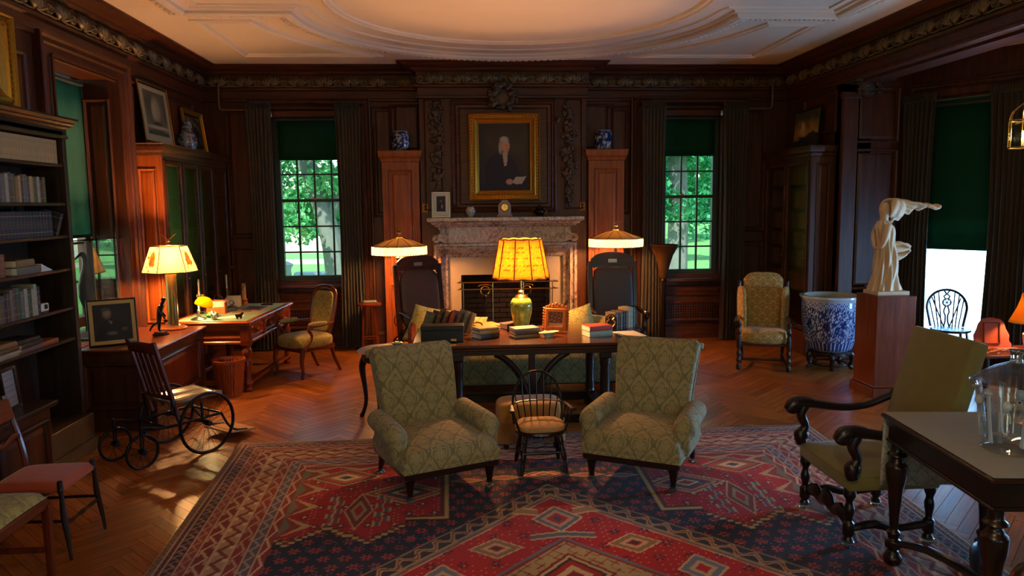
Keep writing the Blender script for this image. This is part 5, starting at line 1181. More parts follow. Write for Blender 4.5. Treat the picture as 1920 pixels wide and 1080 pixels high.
def meshdoor(w, h, parent, loc):
    b = MB(); loft(b, w, h, [(0, .03), (0, -.012), (.008, -.016), (.045, -.016), (.055, -.006), (.055, .03)], False); d = b.build('door', 'panel', parent); d.location = loc; d.rotation_euler = (0, 0, H90)
    b = MB(); iw, ih = w-.10, h-.10; s = .034; n = int((iw+ih)/s)
    for sg in (-1, 1):
        for k in range(n):
            c = -iw/2-ih/2+k*s   # line x = c + t, z = sg*t
            t0, t1 = max(-ih/2, -iw/2-c), min(ih/2, iw/2-c)
            if t1-t0 > .01:
                a, e = (c+t0, t0*sg), (c+t1, t1*sg); q = .0024
                b.add([(a[0]-q, .004+.002*sg, a[1]+q*sg), (a[0]+q, .004+.002*sg, a[1]-q*sg), (e[0]+q, .004+.002*sg, e[1]-q*sg), (e[0]-q, .004+.002*sg, e[1]+q*sg)], [(0, 1, 2, 3)])
    stuff(b.build('wire_mesh', 'brass', d, False)); b = MB(); b.ell(w/2-.03, -.03, -.15, .012, .016, .012, 8, 6); b.build('knob', 'brass', d); return d
for k in range(4): meshdoor(.515, 2.33, wc, (.15, -.795+.53*k, 1.30))
# ---- pictures and vase on top of it
def ship1(U, V):
    p = Pic(U, V, 'a08f6c'); m = (abs(U-.5) < .40) & (abs(V-.52) < .40); q = Pic(U, V, '6d6650'); q.grad('6a5f44', '4f4a32'); q.mottle(.25, 12); q.ell(.5, .60, .14, .22, '8d8468', .6); q.ell(.42, .56, .07, .16, '9a9074', .5); q.ell(.5, .33, .16, .04, '2c261c', .4); q.put((V < .20).astype(float), '2f3a2c'); q.ell(.5, .27, .45, .03, 'a39a80', .8)
    p.c = np.where(m[..., None], q.c, p.c); return p.c
SF = [(0, .02), (0, -.02), (.008, -.024), (.02, -.014), (.03, -.018), (.034, .004)]
gilt('ship_print', 'large gilt-framed ship print leaning on the wire-fronted cabinet', .80, .66, ship1, 50, 44, (-3.365, 8.72, 2.985), (-.10, 0, H90), .034, False, 'gold', 'picture', SF)
def dark1(U, V): p = Pic(U, V, '3a2a18'); p.grad('2a1c10', '5a4426'); p.mottle(.5, 24, 9); p.ell(.5, .4, .3, .2, '1d140c', .6); return p.c
gilt('small_painting', 'small gilt-framed dark painting beside the stoneware vase on the cabinet', .70, .52, dark1, 34, 28, (-3.36, 9.88, 2.915), (-.12, 0, H90), .085, False, 'gold', 'painting', [(i*.6, y*.6) for i, y in GF])
o = vessel('stoneware_vase', [(0, 0), (.09, 0), (.105, .05), (.11, .12), (.085, .19), (.06, .25), (.055, .31), (.062, .33), (.05, .335), (0, .33)], lambda U, V: np.where(((vnoise(U*30, V*22, 9) > .3) | (np.abs(np.sin(V*12)) < .12))[..., None], hx('7d7f84'), hx('3c4048'))); o.location = (-3.22, 9.22, 2.637); tag(o, 'grey-blue stoneware vase standing between the two gilt pictures', 'vase')
# ---- low panelled cabinet in front of the deep window
lw = thing('low_cabinet', 'low panelled cabinet under the deep left window', 'cabinet', (-3.07, 7.265, 0))
b = MB(); b.box(-.30, .345, -.62, .62, 0, .69, .006); b.build('body', 'panel', lw)
b = MB(); b.box(-.302, .385, -.64, .64, .69, .705, .004); b.box(-.303, .395, -.648, .648, .705, .73, .008); b.build('top', 'mahog', lw)
panel(lw, .02, .40, .54, .42, y=-.621, mat='panel', name='end_panel'); p = panel(lw, 0, .40, 1.0, .42, mat='mahogz', rz=H90, name='front_panel'); p.location = (.347, 0, .40)
b = MB(); b.box(-.30, .36, -.635, .635, 0, .11, .006); b.build('plinth', 'panel', lw)
for sx, sy in ((.33, -.6), (.33, .6)): b = MB(); b.box(sx, sx+.03, sy-.03, sy+.03, .11, .69, .006); b.build('corner_stile', 'panel', lw)
lz = .7305
# framed portrait photograph
t = thing('portrait_photograph', 'dark portrait photograph in a flat gold frame leaning on the low cabinet', 'picture', (-3.14, 6.86, lz)); t.rotation_euler = (-.20, 0, .52)
b = MB(); loft(b, .40, .42, [(0, .014), (0, -.008), (.008, -.012), (.014, -.008)], False, oz=.21); b.build('frame', 'dark', t)
b = MB(); loft(b, .376, .396, [(0, .0), (0, -.004), (.034, -.004), (.034, .0)], False, oz=.21); b.build('gold_mount', plain('flat_gold', 'a9864a', .5, .3, .1), t)
def pho(U, V):
    p = Pic(U, V, '191510'); p.ell(.5, .5, .6, .6, '2a2219', 1.0); p.poly([(.1, 0), (.12, .35), (.3, .55), (.5, .6), (.7, .5), (.9, .3), (.95, 0)], '1a1512'); p.ell(.36, .74, .12, .15, '6e5a44', .4); p.ell(.36, .76, .08, .09, '8a7358', .6); p.ell(.33, .86, .12, .05, '4e4336', .6); p.poly([(.38, .58), (.50, .52), (.46, .42)], '77684f'); p.ell(.47, .20, .14, .05, '6a5640', .6); p.ell(.80, .30, .08, .05, '5a4834', .7)
    return p.c
paint('photo', .31, .33, 36, 38, pho, parent=t, loc=(0, .0, .21), mat='print'); b = MB(); b.box(-.195, .195, .004, .014, .005, .415); b.build('backing', 'dark', t, False)
# bronze athlete
t = thing('bronze_statuette', 'small dark bronze figure of a stooping athlete on the low cabinet', 'statuette', (-2.93, 7.36, lz), -.25)
b = MB(); b.box(-.06, .06, -.045, .045, 0, .018, .003); b.box(-.05, .05, -.036, .036, .018, .034, .003); b.build('base', 'bronze', t)
def skinbody(name, verts, edges, radii, mat, parent, lvl=2):
    me = bpy.data.meshes.new(name); me.from_pydata(verts, edges, []); o = bpy.data.objects.new(name, me); COL.objects.link(o); o.parent = parent
    m = o.modifiers.new('skin', 'SKIN'); me.skin_vertices.new() if not me.skin_vertices else None
    for i, r in enumerate(radii): me.skin_vertices[0].data[i].radius = (r, r) if not isinstance(r, tuple) else r
    me.skin_vertices[0].data[0].use_root = True; m.use_smooth_shade = True
    s = o.modifiers.new('sub', 'SUBSURF'); s.levels = lvl; s.render_levels = lvl; me.materials.append(M[mat]); return o
V_ = [(-.01, 0, .185), (.0, 0, .235), (.02, 0, .285), (.03, 0, .305), (.045, 0, .325), (.052, 0, .345),
      (.005, -.02, .12), (-.002, -.02, .055), (.02, -.022, .04), (-.025, .02, .13), (-.085, .02, .10), (-.125, .02, .055), (-.13, .02, .03),
      (.025, -.038, .285), (.045, -.045, .225), (.075, -.03, .175), (.082, -.03, .16), (.02, .038, .285), (-.005, .045, .225), (.03, .04, .185), (.04, .04, .175)]
E_ = [(0, 1), (1, 2), (2, 3), (3, 4), (4, 5), (0, 6), (6, 7), (7, 8), (0, 9), (9, 10), (10, 11), (11, 12), (2, 13), (13, 14), (14, 15), (15, 16), (2, 17), (17, 18), (18, 19), (19, 20)]
Rr = [.027, .024, .03, .016, .018, .017, .019, .011, .009, .02, .014, .009, .007, .014, .011, .008, .007, .014, .011, .008, .007]
skinbody('figure', V_, E_, Rr, 'bronze', t)
b = MB(); b.ell(.05, 0, .35, .024, .022, .020, 12, 8); b.build('cap', 'bronze', t); b = MB(); b.ell(.085, -.03, .148, .018, .018, .018, 10, 8); b.build('ball', 'bronze', t)
# desk lamp with painted parchment shade
LX2, LY2 = -2.95, 7.74
t = thing('painted_shade_lamp', 'brass column lamp with hexagonal parchment shade painted with red flowers', 'table lamp', (LX2, LY2, lz))
b = MB(); b.lathe([(0, 0), (.125, 0), (.13, .012), (.12, .025), (.07, .035), (.06, .05)], 28); b.build('base', 'orangewood', t)
b = MB(); b.lathe([(.052, .04), (.052, .56), (.042, .575)], 20); b.build('column', plain('aged_brass', '8a6a34', .35, .8, .2), t)
Z0, Z1 = .585, .845; R0, R1 = .262, .172
def hexp(k, r, z): a = 2*PI*k/6+.42; return (r*math.cos(a), r*math.sin(a), z)
for k in range(6):
    b = MB(); nx_ = 16; A, B, C_, D_ = (Vector(hexp(k, R0, Z0)), Vector(hexp(k+1, R0, Z0)), Vector(hexp(k, R1, Z1)), Vector(hexp(k+1, R1, Z1)))
    b.grid(lambda u, v: tuple((A*(1-u)+B*u)*(1-v)+(C_*(1-u)+D_*u)*v), 24, 24)
    if k == 0: shm = thin('painted_parchment', 'f2d592', .6); T = shm.node_tree; at = T.nodes.new('ShaderNodeAttribute'); at.attribute_name = 'Col'; [T.links.new(at.outputs['Color'], nd.inputs[0]) for nd in T.nodes if nd.type in ('BSDF_DIFFUSE', 'BSDF_TRANSLUCENT')]
    o = b.build('shade_panel', shm, t, False); U, V = np.meshgrid(np.linspace(0, 1, 25), np.linspace(0, 1, 25)); pc = Pic(U, V, 'b8985a')
    if k % 2 == 1:
        rr_ = random.Random(k); pc.ell(.5, .55, .22, .26, '6e2008', .4); pc.ell(.62, .35, .13, .12, '7a2408', .4); pc.ell(.42, .40, .12, .14, '5c1a08', .4)
        for _ in range(14): pc.ell(.5+rr_.gauss(0, .18), .52+rr_.gauss(0, .2), .05, .06, rr_.choice(['6e2008', '55180a', '7d300c']), .4)
    else: pc.put((np.abs(U-V) < .02).astype(float), 'c9a866', .6); pc.put((np.abs(U+V-1) < .02).astype(float), 'c9a866', .6)
    setcol(o, pc.c.reshape(-1, 3))
b = MB()
for k in range(6): b.tube([hexp(k, R0*1.01, Z0), hexp(k, R1*1.01, Z1)], .004, 5); b.tube([hexp(k, R0*1.01, Z0), hexp(k+1, R0*1.01, Z0)], .005, 5); b.tube([hexp(k, R1*1.01, Z1), hexp(k+1, R1*1.01, Z1)], .005, 5)
b.build('shade_binding', 'dark', t)
b = MB(); b.lathe([(.012, Z1-.28), (.01, Z1+.0), (.024, Z1+.01), (.012, Z1+.03), (.022, Z1+.05), (.008, Z1+.07)], 12)
for s in (-1, 1): b.tube([(0, 0, Z1+.06), (s*.03, .0, Z1+.085), (s*.08, 0, Z1+.125)], [.008, .006, .002], 6, flat=.5)
b.build('bird_finial', 'brass', t); b = MB(); b.ell(0, 0, .70, .032, .032, .05, 12, 9); b.build('bulb', 'bulb', t); b = MB(); b.tube([(.08, -.06, Z0+.03), (.08, -.06, Z0-.03)], .002, 4); b.ell(.08, -.06, Z0-.035, .006, .006, .008, 8, 6); b.build('pull_chain', 'brass', t)
point('bulb_light', (LX2, LY2, lz+.70), 105, WARM, .05)
# glass display case with a long-billed bird on the sill
t = thing('display_case', 'glass display case in the window recess holding a stuffed bird', 'display case', (-3.60, 7.53, .7305))
W, Hh, Dp = .19, .93, .38
for s in (-1, 1): b = MB(); b.box(s*W-.0015, s*W+.0015, -Dp, Dp, 0, Hh); b.build('glass_side', 'caseglass', t, False)
for s in (-1, 1): b = MB(); b.box(-W, W, s*Dp-.0015, s*Dp+.0015, 0, Hh); b.build('glass_end', 'caseglass', t, False)
b = MB(); b.box(-W, W, -Dp, Dp, Hh, Hh+.003); b.build('glass_top', 'caseglass', t, False)
b = MB()
for sx in (-1, 1):
    for sy in (-1, 1): b.box(sx*W-.004, sx*W+.004, sy*Dp-.004, sy*Dp+.004, 0, Hh)
b.build('edge_strip', 'silver', t, False); b = MB(); b.box(-W-.012, W+.012, -Dp-.012, Dp+.012, 0.0, .02, .004); b.build('base', 'dark', t)
t2 = thing('stuffed_bird', 'dark long-billed stuffed bird standing inside the glass case', 'taxidermy bird', (-3.62, 7.40, .7515), H90)
skinbody('body', [(0, 0, .30), (-.02, 0, .42), (.0, 0, .56), (.03, 0, .66), (.02, 0, .74), (-.02, 0, .78), (-.06, 0, .775), (-.2, 0, .72), (.06, 0, .2), (.02, .03, .25), (.02, .03, .02), (.02, -.03, .25), (.02, -.03, .02)], [(0, 1), (1, 2), (2, 3), (3, 4), (4, 5), (5, 6), (6, 7), (0, 8), (0, 9), (9, 10), (0, 11), (11, 12)], [.07, .075, .05, .03, .026, .03, .014, .004, .03, .012, .008, .012, .008], 'bronze', t2)
# ---- writing desk
dk = thing('writing_desk', 'large mahogany writing desk with green felt top by the left wall', 'desk', (-2.62, 8.72, 0), -.06); dw, dd = .44, .79
b = MB(); b.box(-dw, dw, -dd, dd, .735, .76, .008); b.box(-dw+.015, dw-.015, -dd+.015, dd-.015, .715, .735, .005); b.build('desktop', 'deskwood', dk)
b = MB(); b.box(-dw+.06, dw-.07, -dd+.07, dd-.07, .7602, .7625); b.build('felt_inset', 'greenfelt', dk, False)
b = MB(); b.box(-dw+.05, dw-.05, -dd+.05, dd-.05, .545, .715, .004); b.build('case', 'deskwood', dk)
b = MB(); b.box(-dw+.03, dw-.03, -dd+.03, dd-.03, .515, .548, .008); b.build('lower_moulding', 'deskwood', dk)
for k in range(3):
    p = panel(dk, dw-.049, .632, .40, .12, mat='deskwoody', rz=H90, name='drawer', prof=[(0, 0), (0, -.008), (.008, -.012), (.02, -.004), (.03, .001)]); p.location = (dw-.049, -.46+.46*k, .632)
    b = MB(); b.ell(0, -.016, 0, .028, .014, .022, 10, 7); 
    for s in (-1, 1): b.tube([(s*.03, -.01, .02), (s*.06, -.01, .0), (s*.05, -.01, -.03)], .006, 5)
    h = b.build('carved_pull', 'deskwoody', p)
panel(dk, 0, .632, .70, .115, y=-dd+.049, mat='deskwood', name='end_panel', prof=[(0, 0), (0, -.006), (.008, -.01), (.02, -.004), (.03, .001)])
for k in range(4): 
    b = MB(); b.box(dw-.055, dw-.025, -.69+.46*k-.022, -.69+.46*k+.022, .55, .715, .006); b.ell(dw-.03, -.69+.46*k, .68, .02, .024, .024, 8, 6); b.build('carved_bracket', 'deskwoody', dk)
for sx in (-1, 1):
    for sy in (-1, 1):
        x, y = sx*(dw-.08), sy*(dd-.08); b = MB(); b.box(x-.05, x+.05, y-.05, y+.05, .50, .72, .006); b.lathe([(.035, 0), (.045, .02), (.03, .05), (.05, .09), (.035, .12), (.03, .16), (.045, .26), (.05, .32), (.03, .36), (.05, .40), (.055, .44), (.04, .47), (.05, .50)], 16, x, y, 0); b.build('leg', 'mahogz', dk)
for sx in (-1, 1): b = MB(); b.box(sx*(dw-.08)-.03, sx*(dw-.08)+.03, -dd+.08, dd-.08, .07, .115, .008); b.build('stretcher', 'deskwoody', dk)
b = MB(); b.box(-dw+.1, dw-.1, -dd+.05, -dd+.10, .07, .12, .008); b.build('end_stretcher', 'deskwood', dk)
dz = .763
DR = Matrix.Translation((-2.62, 8.72, 0)) @ Matrix.Rotation(-.06, 4, 'Z')
# small yellow-shaded lamp
t = thing('yellow_glass_lamp', 'little brass desk lamp with a tilted yellow glass shade', 'desk lamp', (-2.83, 8.13, dz)); b = MB(); b.lathe([(0, 0), (.075, 0), (.08, .008), (.06, .02), (.02, .03), (.012, .05), (.012, .09), (.018, .10), (.008, .115), (.007, .24), (.014, .25), (.008, .27), (0, .275)], 20); b.build('stand', 'silver', t)
b = MB(); b.at(.06, -.01, .155, ry=.35); b.lathe([(.095, 0), (.092, .03), (.075, .065), (.045, .088), (.012, .096)], 24, cap=False); o = b.build('shade', 'shadey', t); solid(o, .003)
b = MB(); b.tube([(0, 0, .20), (.03, 0, .265), (.065, -.01, .255)], .006, 6); b.ell(.065, -.01, .258, .016, .016, .02, 8, 6); b.build('arm', 'brass', t); b = MB(); b.ell(.06, -.01, .18, .018, .018, .026, 10, 8); b.build('bulb', 'bulb', t)
point('bulb_light', (-2.77, 8.12, dz+.175), 7.0, (1, .72, .28), .03)
def candle(x, y, h, label, mat='wax', hold='brass', r=.011):
    t = thing('candlestick', label, 'candlestick', (x, y, dz)); b = MB(); b.lathe([(0, 0), (.045, 0), (.045, .008), (.012, .02), (.008, .05), (.014, .07), (.007, .09), (.007, .15), (.02, .165), (.014, .175), (.018, .2), (.012, .205)], 14); b.build('stick', hold, t); b = MB(); b.lathe([(r, .20), (r*.9, .2+h), (0, .205+h)], 12); b.build('candle', mat, t); return t
candle(-2.97, 8.58, .19, 'brass candlestick with white candle behind the yellow desk lamp'); candle(-2.90, 9.35, .17, 'tall brass candlestick with white candle beside the letter rack')
t = thing('orange_candle', 'stout orange-brown candle in a turned wooden holder on the desk', 'candle', (-2.70, 9.36, dz)); b = MB(); b.lathe([(0, 0), (.045, 0), (.045, .02), (.038, .03), (.042, .06), (.032, .07)], 14); b.build('holder', 'orangewood', t); b = MB(); b.lathe([(.026, .06), (.024, .26), (0, .262)], 14); b.build('candle', 'waxo', t)
t = thing('quill_pen', 'dark quill pen standing in a small inkstand on the desk', 'quill', (-2.74, 9.22, dz)); b = MB(); b.lathe([(0, 0), (.05, 0), (.045, .02), (.02, .03), (.012, .05)], 14); b.build('inkstand', 'bronze', t); b = MB(); b.tube([(0, 0, .03), (.03, 0, .12), (.09, 0, .26), (.15, 0, .42)], [.003, .010, .014, .002], 6, flat=.2); b.build('feather', 'dark', t)
t = thing('letter_box', 'open wooden letter box with upright papers on the desk', 'letter box', (-2.78, 8.58, dz), .1); b = MB(); b.box(-.10, .10, -.07, -.06, 0, .08, .003); b.box(-.10, -.09, -.06, .07, 0, .13, .003); b.box(.09, .10, -.06, .07, 0, .13, .003); b.box(-.10, .10, .06, .07, 0, .15, .003); b.box(-.1, .1, -.07, .07, 0, .01); b.build('tray', 'orangewood', t); b = MB(); b.box(-.08, .08, -.04, -.036, .01, .12); b.box(-.07, .085, .0, .003, .01, .14); b.build('envelope', 'white', t, False); b = MB(); b.tube([(.06, .065, .14), (.03, .065, .19), (-.02, .065, .2), (-.06, .065, .14)], .006, 6); b.build('handle', 'dark', t)
t = thing('letter_rack', 'dark tilted letter rack with grey papers on the desk', 'letter rack', (-2.72, 8.98, dz), .2); b = MB(); b.at(0, 0, 0, rx=-.4); b.box(-.09, .09, 0, .01, .0, .14, .002); b.m = Matrix(); b.box(-.09, .09, -.03, .06, 0, .012, .002); b.build('stand', 'dark', t); b = MB(); b.at(0, -.012, .012, rx=-.4); b.box(-.075, .085, 0, .006, .0, .15); b.build('papers', 'cardgrey', t, False)
t = thing('inkwell', 'cut glass inkwell with a faceted ball stopper on the desk', 'inkwell', (-2.68, 8.79, dz)); b = MB(); b.lathe([(0, 0), (.055, 0), (.065, .02), (.06, .045), (.03, .06), (.02, .065)], 10); b.build('well', 'glassy', t); b = MB(); b.ell(0, 0, .095, .032, .032, .032, 10, 7); b.build('stopper', 'glassy', t)
o = vessel('green_bowl', [(0, 0), (.035, 0), (.045, .012), (.075, .035), (.072, .037), (.04, .018), (0, .014)], lambda U, V: np.zeros(U.shape+(3,))+hx('5f9a78')); o.location = (-2.74, 8.28, dz); tag(o, 'shallow green bowl on the desk by the yellow lamp', 'bowl')
t = thing('yellow_sponge', 'crumpled yellow ornament resting in the green bowl', 'ornament', (-2.735, 8.29, dz+.018)); b = MB()
for k in range(6): b.ell(.025*math.cos(k), .02*math.sin(k*1.3), .02, .022, .02, .022, 8, 6)
b.build('body', plain('yellow_shell', 'd9b04a', .5), t)
def critter(x, y, label, mat, s=1.0, rz=0):
    t = thing('animal_figurine', label, 'figurine', (x, y, dz), rz); skinbody('body', [tuple(c*s for c in v) for v in [(0, 0, .05), (.05, 0, .05), (.075, 0, .085), (.10, 0, .085), (.0, .02, .0), (.0, -.02, .0), (.05, .02, 0), (.05, -.02, 0), (-.03, 0, .07)]], [(0, 1), (1, 2), (2, 3), (0, 4), (0, 5), (1, 6), (1, 7), (0, 8)], [q*s for q in (.022, .022, .018, .009, .008, .008, .008, .008, .005)], mat, t, 1); return t
critter(-2.64, 8.06, 'shiny silver animal figurine near the front edge of the desk', 'silver', 1.0, 2.2); critter(-2.42, 8.10, 'small dark animal figurine at the front corner of the desk', 'bronze', .75, .5)
def deskbit(name, label, cat, x, y, w, h, z, mat, rz=0, zz=0.0): b = MB(); b.box(-w/2, w/2, -h/2, h/2, 0, z, min(.003, z*.3)); o = b.build(name, mat, None); o.location = (x, y, dz+zz); o.rotation_euler = (0, 0, rz); return tag(o, label, cat)
deskbit('blotter', 'tan desk blotter sheet lying on the green felt', 'blotter', -2.50, 8.78, .42, .60, .004, plain('blotter_tan', '9a8258', .8), -.06); deskbit('folder', 'dark brown folder lying on the desk blotter', 'folder', -2.46, 8.92, .22, .26, .012, 'leather', -.06, .0045); deskbit('white_paper', 'white paper sheet at the front of the desk blotter', 'paper', -2.55, 8.30, .26, .18, .002, 'white', .1)
deskbit('pen_tray', 'narrow silver pen tray on the desk blotter', 'pen tray', -2.52, 8.62, .20, .035, .014, 'silver', .3, .0045); deskbit('oval_plaque', 'flat dark oval plaque at the back of the desk', 'plaque', -2.40, 9.28, .14, .09, .012, 'bronze', .1)
t = thing('pen_stand', 'thin brass hooked pen stand on the desk', 'pen stand', (-2.80, 9.10, dz)); b = MB(); b.lathe([(0, 0), (.03, 0), (.028, .01), (.006, .014)], 12); b.build('base', 'brass', t); b = MB(); b.tube([(0, 0, .01), (0, 0, .17), (.008, 0, .185), (.018, 0, .182)], .003, 6); b.build('rod', 'brass', t)
# ---- desk armchair
t = thing('desk_chair', 'open-arm mahogany chair with gold damask upholstery at the desk', 'chair', (-1.86, 8.80, 0), math.radians(-40))
b = MB(); b.ell(0, 0, .40, .27, .27, .085, 30, 12, .55); b.build('seat', 'damasky', t); b = MB(); b.box(-.25, .25, -.25, .24, .30, .355, .014); b.build('seat_rail', 'mahog', t)
Tb = Matrix.Translation((0, .22, .42)) @ Matrix.Rotation(-.20, 4, 'X')
b = MB(); b.m = Tb; b.ell(0, -.005, .30, .165, .035, .24, 24, 14, .45); b.build('back_pad', 'damasky', t)
b = MB(); b.m = Tb; fr = [(-.15, 0, .0), (-.185, 0, .15), (-.195, 0, .40), (-.18, 0, .52), (-.12, 0, .575), (0, 0, .595), (.12, 0, .575), (.18, 0, .52), (.195, 0, .40), (.185, 0, .15), (.15, 0, .0)]; b.tube(fr, [.02, .022, .022, .026, .026, .026, .026, .026, .022, .022, .02], 10); b.tube([(-.17, 0, .04), (.17, 0, .04)], .02, 8); b.build('back_frame', 'mahogz', t)
for s in (-1, 1):
    b = MB(); b.tube([(s*.20, .25, .60), (s*.25, .10, .595), (s*.27, -.05, .595), (s*.265, -.14, .60)], [.014, .018, .02, .022], 8); b.tube([(s*.265, -.14, .60), (s*.27, -.16, .56), (s*.25, -.10, .48), (s*.245, -.14, .40), (s*.245, -.21, .33)], [.022, .02, .018, .022, .025], 8); b.build('arm_frame', 'mahogz', t)
    b = MB(); b.ell(s*.262, -.02, .615, .035, .13, .025, 14, 8, .6); b.build('arm_pad', 'damasky', t)
    b = MB(); b.tube([(s*.235, -.22, .33), (s*.245, -.25, .20), (s*.235, -.23, .08), (s*.245, -.25, .012), (s*.245, -.26, .006)], [.032, .024, .016, .016, .018], 9); b.build('leg', 'mahogz', t)
    b = MB(); b.tube([(s*.20, .22, .34), (s*.20, .25, .2), (s*.205, .34, .008)], [.026, .02, .018], 9); b.build('leg', 'mahogz', t)
# ---- slatted waste basket
t = thing('waste_basket', 'octagonal slatted wooden waste basket in front of the desk', 'waste basket', (-2.45, 7.83, 0))
def octp(k, r, z): a = 2*PI*(k+.5)/8; return (r*math.cos(a), r*math.sin(a), z)
b = MB(); b.lathe([(.17, .355), (.182, .357), (.182, .385), (.166, .387), (.163, .357), (.17, .355)], 8, cap=False); b.build('rim', 'basketwood', t); b = MB(); b.lathe([(0, .0), (.125, 0), (.128, .02), (0, .022)], 8); b.build('bottom', 'basketwood', t)
for k in range(32):
    a = 2*PI*(k+.5)/32; q = (a % (PI/4))-PI/8; f = math.cos(PI/8)/math.cos(q); b = MB(); b.at(0, 0, 0, rz=a); b.add([(.122*f, -.008, .01), (.122*f, .008, .01), (.17*f, .009, .36), (.17*f, -.009, .36), (.114*f, -.008, .01), (.114*f, .008, .01), (.162*f, .009, .36), (.162*f, -.009, .36)], [(0, 1, 2, 3), (7, 6, 5, 4), (0, 3, 7, 4), (1, 5, 6, 2), (0, 4, 5, 1), (3, 2, 6, 7)]); b.m = Matrix(); b.build('slat', 'basketwood', t, False)
# ---- wheelchair
wl = thing('wheelchair', 'antique wheelchair made from a wooden side chair on wire wheels', 'wheelchair', (-2.28, 6.145, 0), 2.498)
def wheel(x, y, r, tr, nsp, name):
    b = MB(); b.tube([(x, y+r*math.cos(a), r+tr*.2+.001+r*math.sin(a)*1.0) for a in np.linspace(0, 2*PI, 41)[:-1]], tr, 8, True); cz = r+tr*.2+.001
    o = b.build(name, 'iron', wl)
    b = MB()
    for k in range(nsp):
        a = 2*PI*k/nsp; b.tube([(x+(.02 if k % 2 else -.02), y+.02*math.cos(a+.5), cz+.02*math.sin(a+.5)), (x, y+(r-.005)*math.cos(a), cz+(r-.005)*math.sin(a))], .0016, 4)
    b.build('spokes', 'iron', o); b = MB(); b.at(x, y, cz, ry=H90); b.lathe([(.0, -.035), (.02, -.034), (.024, -.01), (.024, .01), (.02, .034), (0, .035)], 12); b.m = Matrix(); b.build('hub', 'iron', o); return cz
wr = .238
for s in (-1, 1): wheel(s*.275, 0, wr, .013, 24, 'wheel')
for s in (-1, 1): wheel(s*.185, .50, .125, .011, 12, 'caster_wheel')
b = MB(); b.tube([(-.275, 0, .242), (.275, 0, .242)], .010, 8); b.build('axle', 'iron', wl)
b = MB()
for s in (-1, 1):
    b.tube([(s*.20, -.18, .27), (s*.20, .30, .27), (s*.185, .44, .30), (s*.185, .50, .31)], .012, 6); b.tube([(s*.21, 0, .242), (s*.21, 0, .40)], .012, 6); b.tube([(s*.20, -.18, .27), (s*.16, -.30, .10), (s*.16, -.45, .055)], .010, 6); b.tube([(s*.20, .2, .27), (s*.20, .25, .48)], .010, 6)
    b.tube([(s*.185, .50, .33), (s*.185, .50, .26)], .016, 8)
    for q in (-.02, .02): b.tube([(s*.185+q, .50, .27), (s*.185+q, .50, .135)], .006, 6)
b.tube([(-.20, .3, .27), (.20, .3, .27)], .010, 6); b.tube([(-.20, -.18, .27), (.20, -.18, .27)], .010, 6); b.build('frame', 'iron', wl)
b = MB(); b.at(0, -.40, .055, rx=.12); b.box(-.17, .17, -.14, .14, -.008, .008, .004); b.build('footboard', 'tan', wl)
def seatw(u, v): a, c = u*2-1, v*2-1; return (a*.20*(1-.06*v), -.20+.40*v, .455-.018*(1-a*a)*(.3+.7*v)*(1-.3*math.cos(a*6)))
b = MB(); b.grid(seatw, 18, 12); o = b.build('seat', 'mahog', wl); solid(o, .028)
M['seatpol'] = wood('polished_seat', '6a4a2e', '9a7850', .12, 'y', 1.5, .8); o.data.materials[0] = M['seatpol']
Tb = Matrix.Translation((0, .20, .36)) @ Matrix.Rotation(-.26, 4, 'X')
for s in (-1, 1): b = MB(); b.m = Tb; b.box(s*.175-.02, s*.175+.02, -.014, .014, -.04, .60, .006); b.build('back_post', 'mahogz', wl)
b = MB(); b.m = Tb; b.grid(lambda u, v: ((u-.5)*.34, .02*(1-(2*u-1)**2), .50+.085*v+.012*math.sin(u*PI)), 10, 3); o = b.build('crest_rail', 'mahog', wl); solid(o, .022, 0)
b = MB(); b.m = Tb; b.box(-.16, .16, -.008, .008, .10, .14, .004); b.build('lower_rail', 'mahog', wl)
for k in range(4): b = MB(); b.m = Tb; x = -.105+.07*k; b.box(x-.018, x+.018, .002, .012, .13, .51, .003); b.build('slat', 'mahogz', wl)
# ---- two small side chairs at the left edge
t = thing('rust_seat_chair', 'small dark side chair with rust velvet seat at the left edge', 'chair', (-2.44, 4.35, 0), H90)
b = MB(); 
def st(u, v): a, c = u*2-1, v*2-1; e = max(0, 1-abs(a)**8)*max(0, 1-abs(c)**8); return (a*(.20-.025*v), c*.20, .40+.035*e**.4+.012*math.cos(a)*math.cos(c))
b.grid(st, 18, 18); b.box(-.19, .19, -.195, .195, .385, .405, .006); b.build('seat', 'redseat', t, ang=1.2)
for s in (-1, 1):
    b = MB(); P = [(s*.185, -.185, .45), (s*.185, -.185, .40), (s*.187, -.19, .36), (s*.19, -.195, .25), (s*.195, -.21, .14), (s*.2, -.22, .05), (s*.2, -.225, 0)]; b.tube(P, [.014, .017, .012, .017, .014, .010, .008], 9); b.build('leg', 'dark', t)
    b = MB(); b.tube([(s*.165, .33, .005), (s*.165, .22, .25), (s*.165, .19, .43), (s*.165, .215, .60), (s*.165, .27, .80), (s*.165, .285, .86)], [.014, .017, .018, .017, .016, .014], 8); b.build('back_post', 'mahogz', t)
    b = MB(); b.tube([(s*.187, -.19, .22), (s*.17, .22, .22)], .009, 6); b.build('stretcher', 'dark', t)
b = MB(); b.tube([(-.19, -.2, .20), (-.12, -.2, .2), (-.06, -.2, .2), (0, -.2, .20), (.06, -.2, .2), (.12, -.2, .2), (.19, -.2, .20)], [.007, .012, .008, .014, .008, .012, .007], 8); b.build('front_stretcher', 'dark', t)
b = MB(); b.at(0, .25, .745, rx=-.26); b.box(-.18, .18, -.012, .012, -.03, .10, .008); b.build('crest_rail', 'mahog', t)
b = MB(); b.at(0, .21, .60, rx=-.2); b.grid(lambda u, v: ((u-.5)*.32, 0, .015*math.sin(u*PI*3)+.03*v), 12, 2); b.m = Matrix(); o = b.build('mid_rail', 'mahog', t); solid(o, .016, 0)
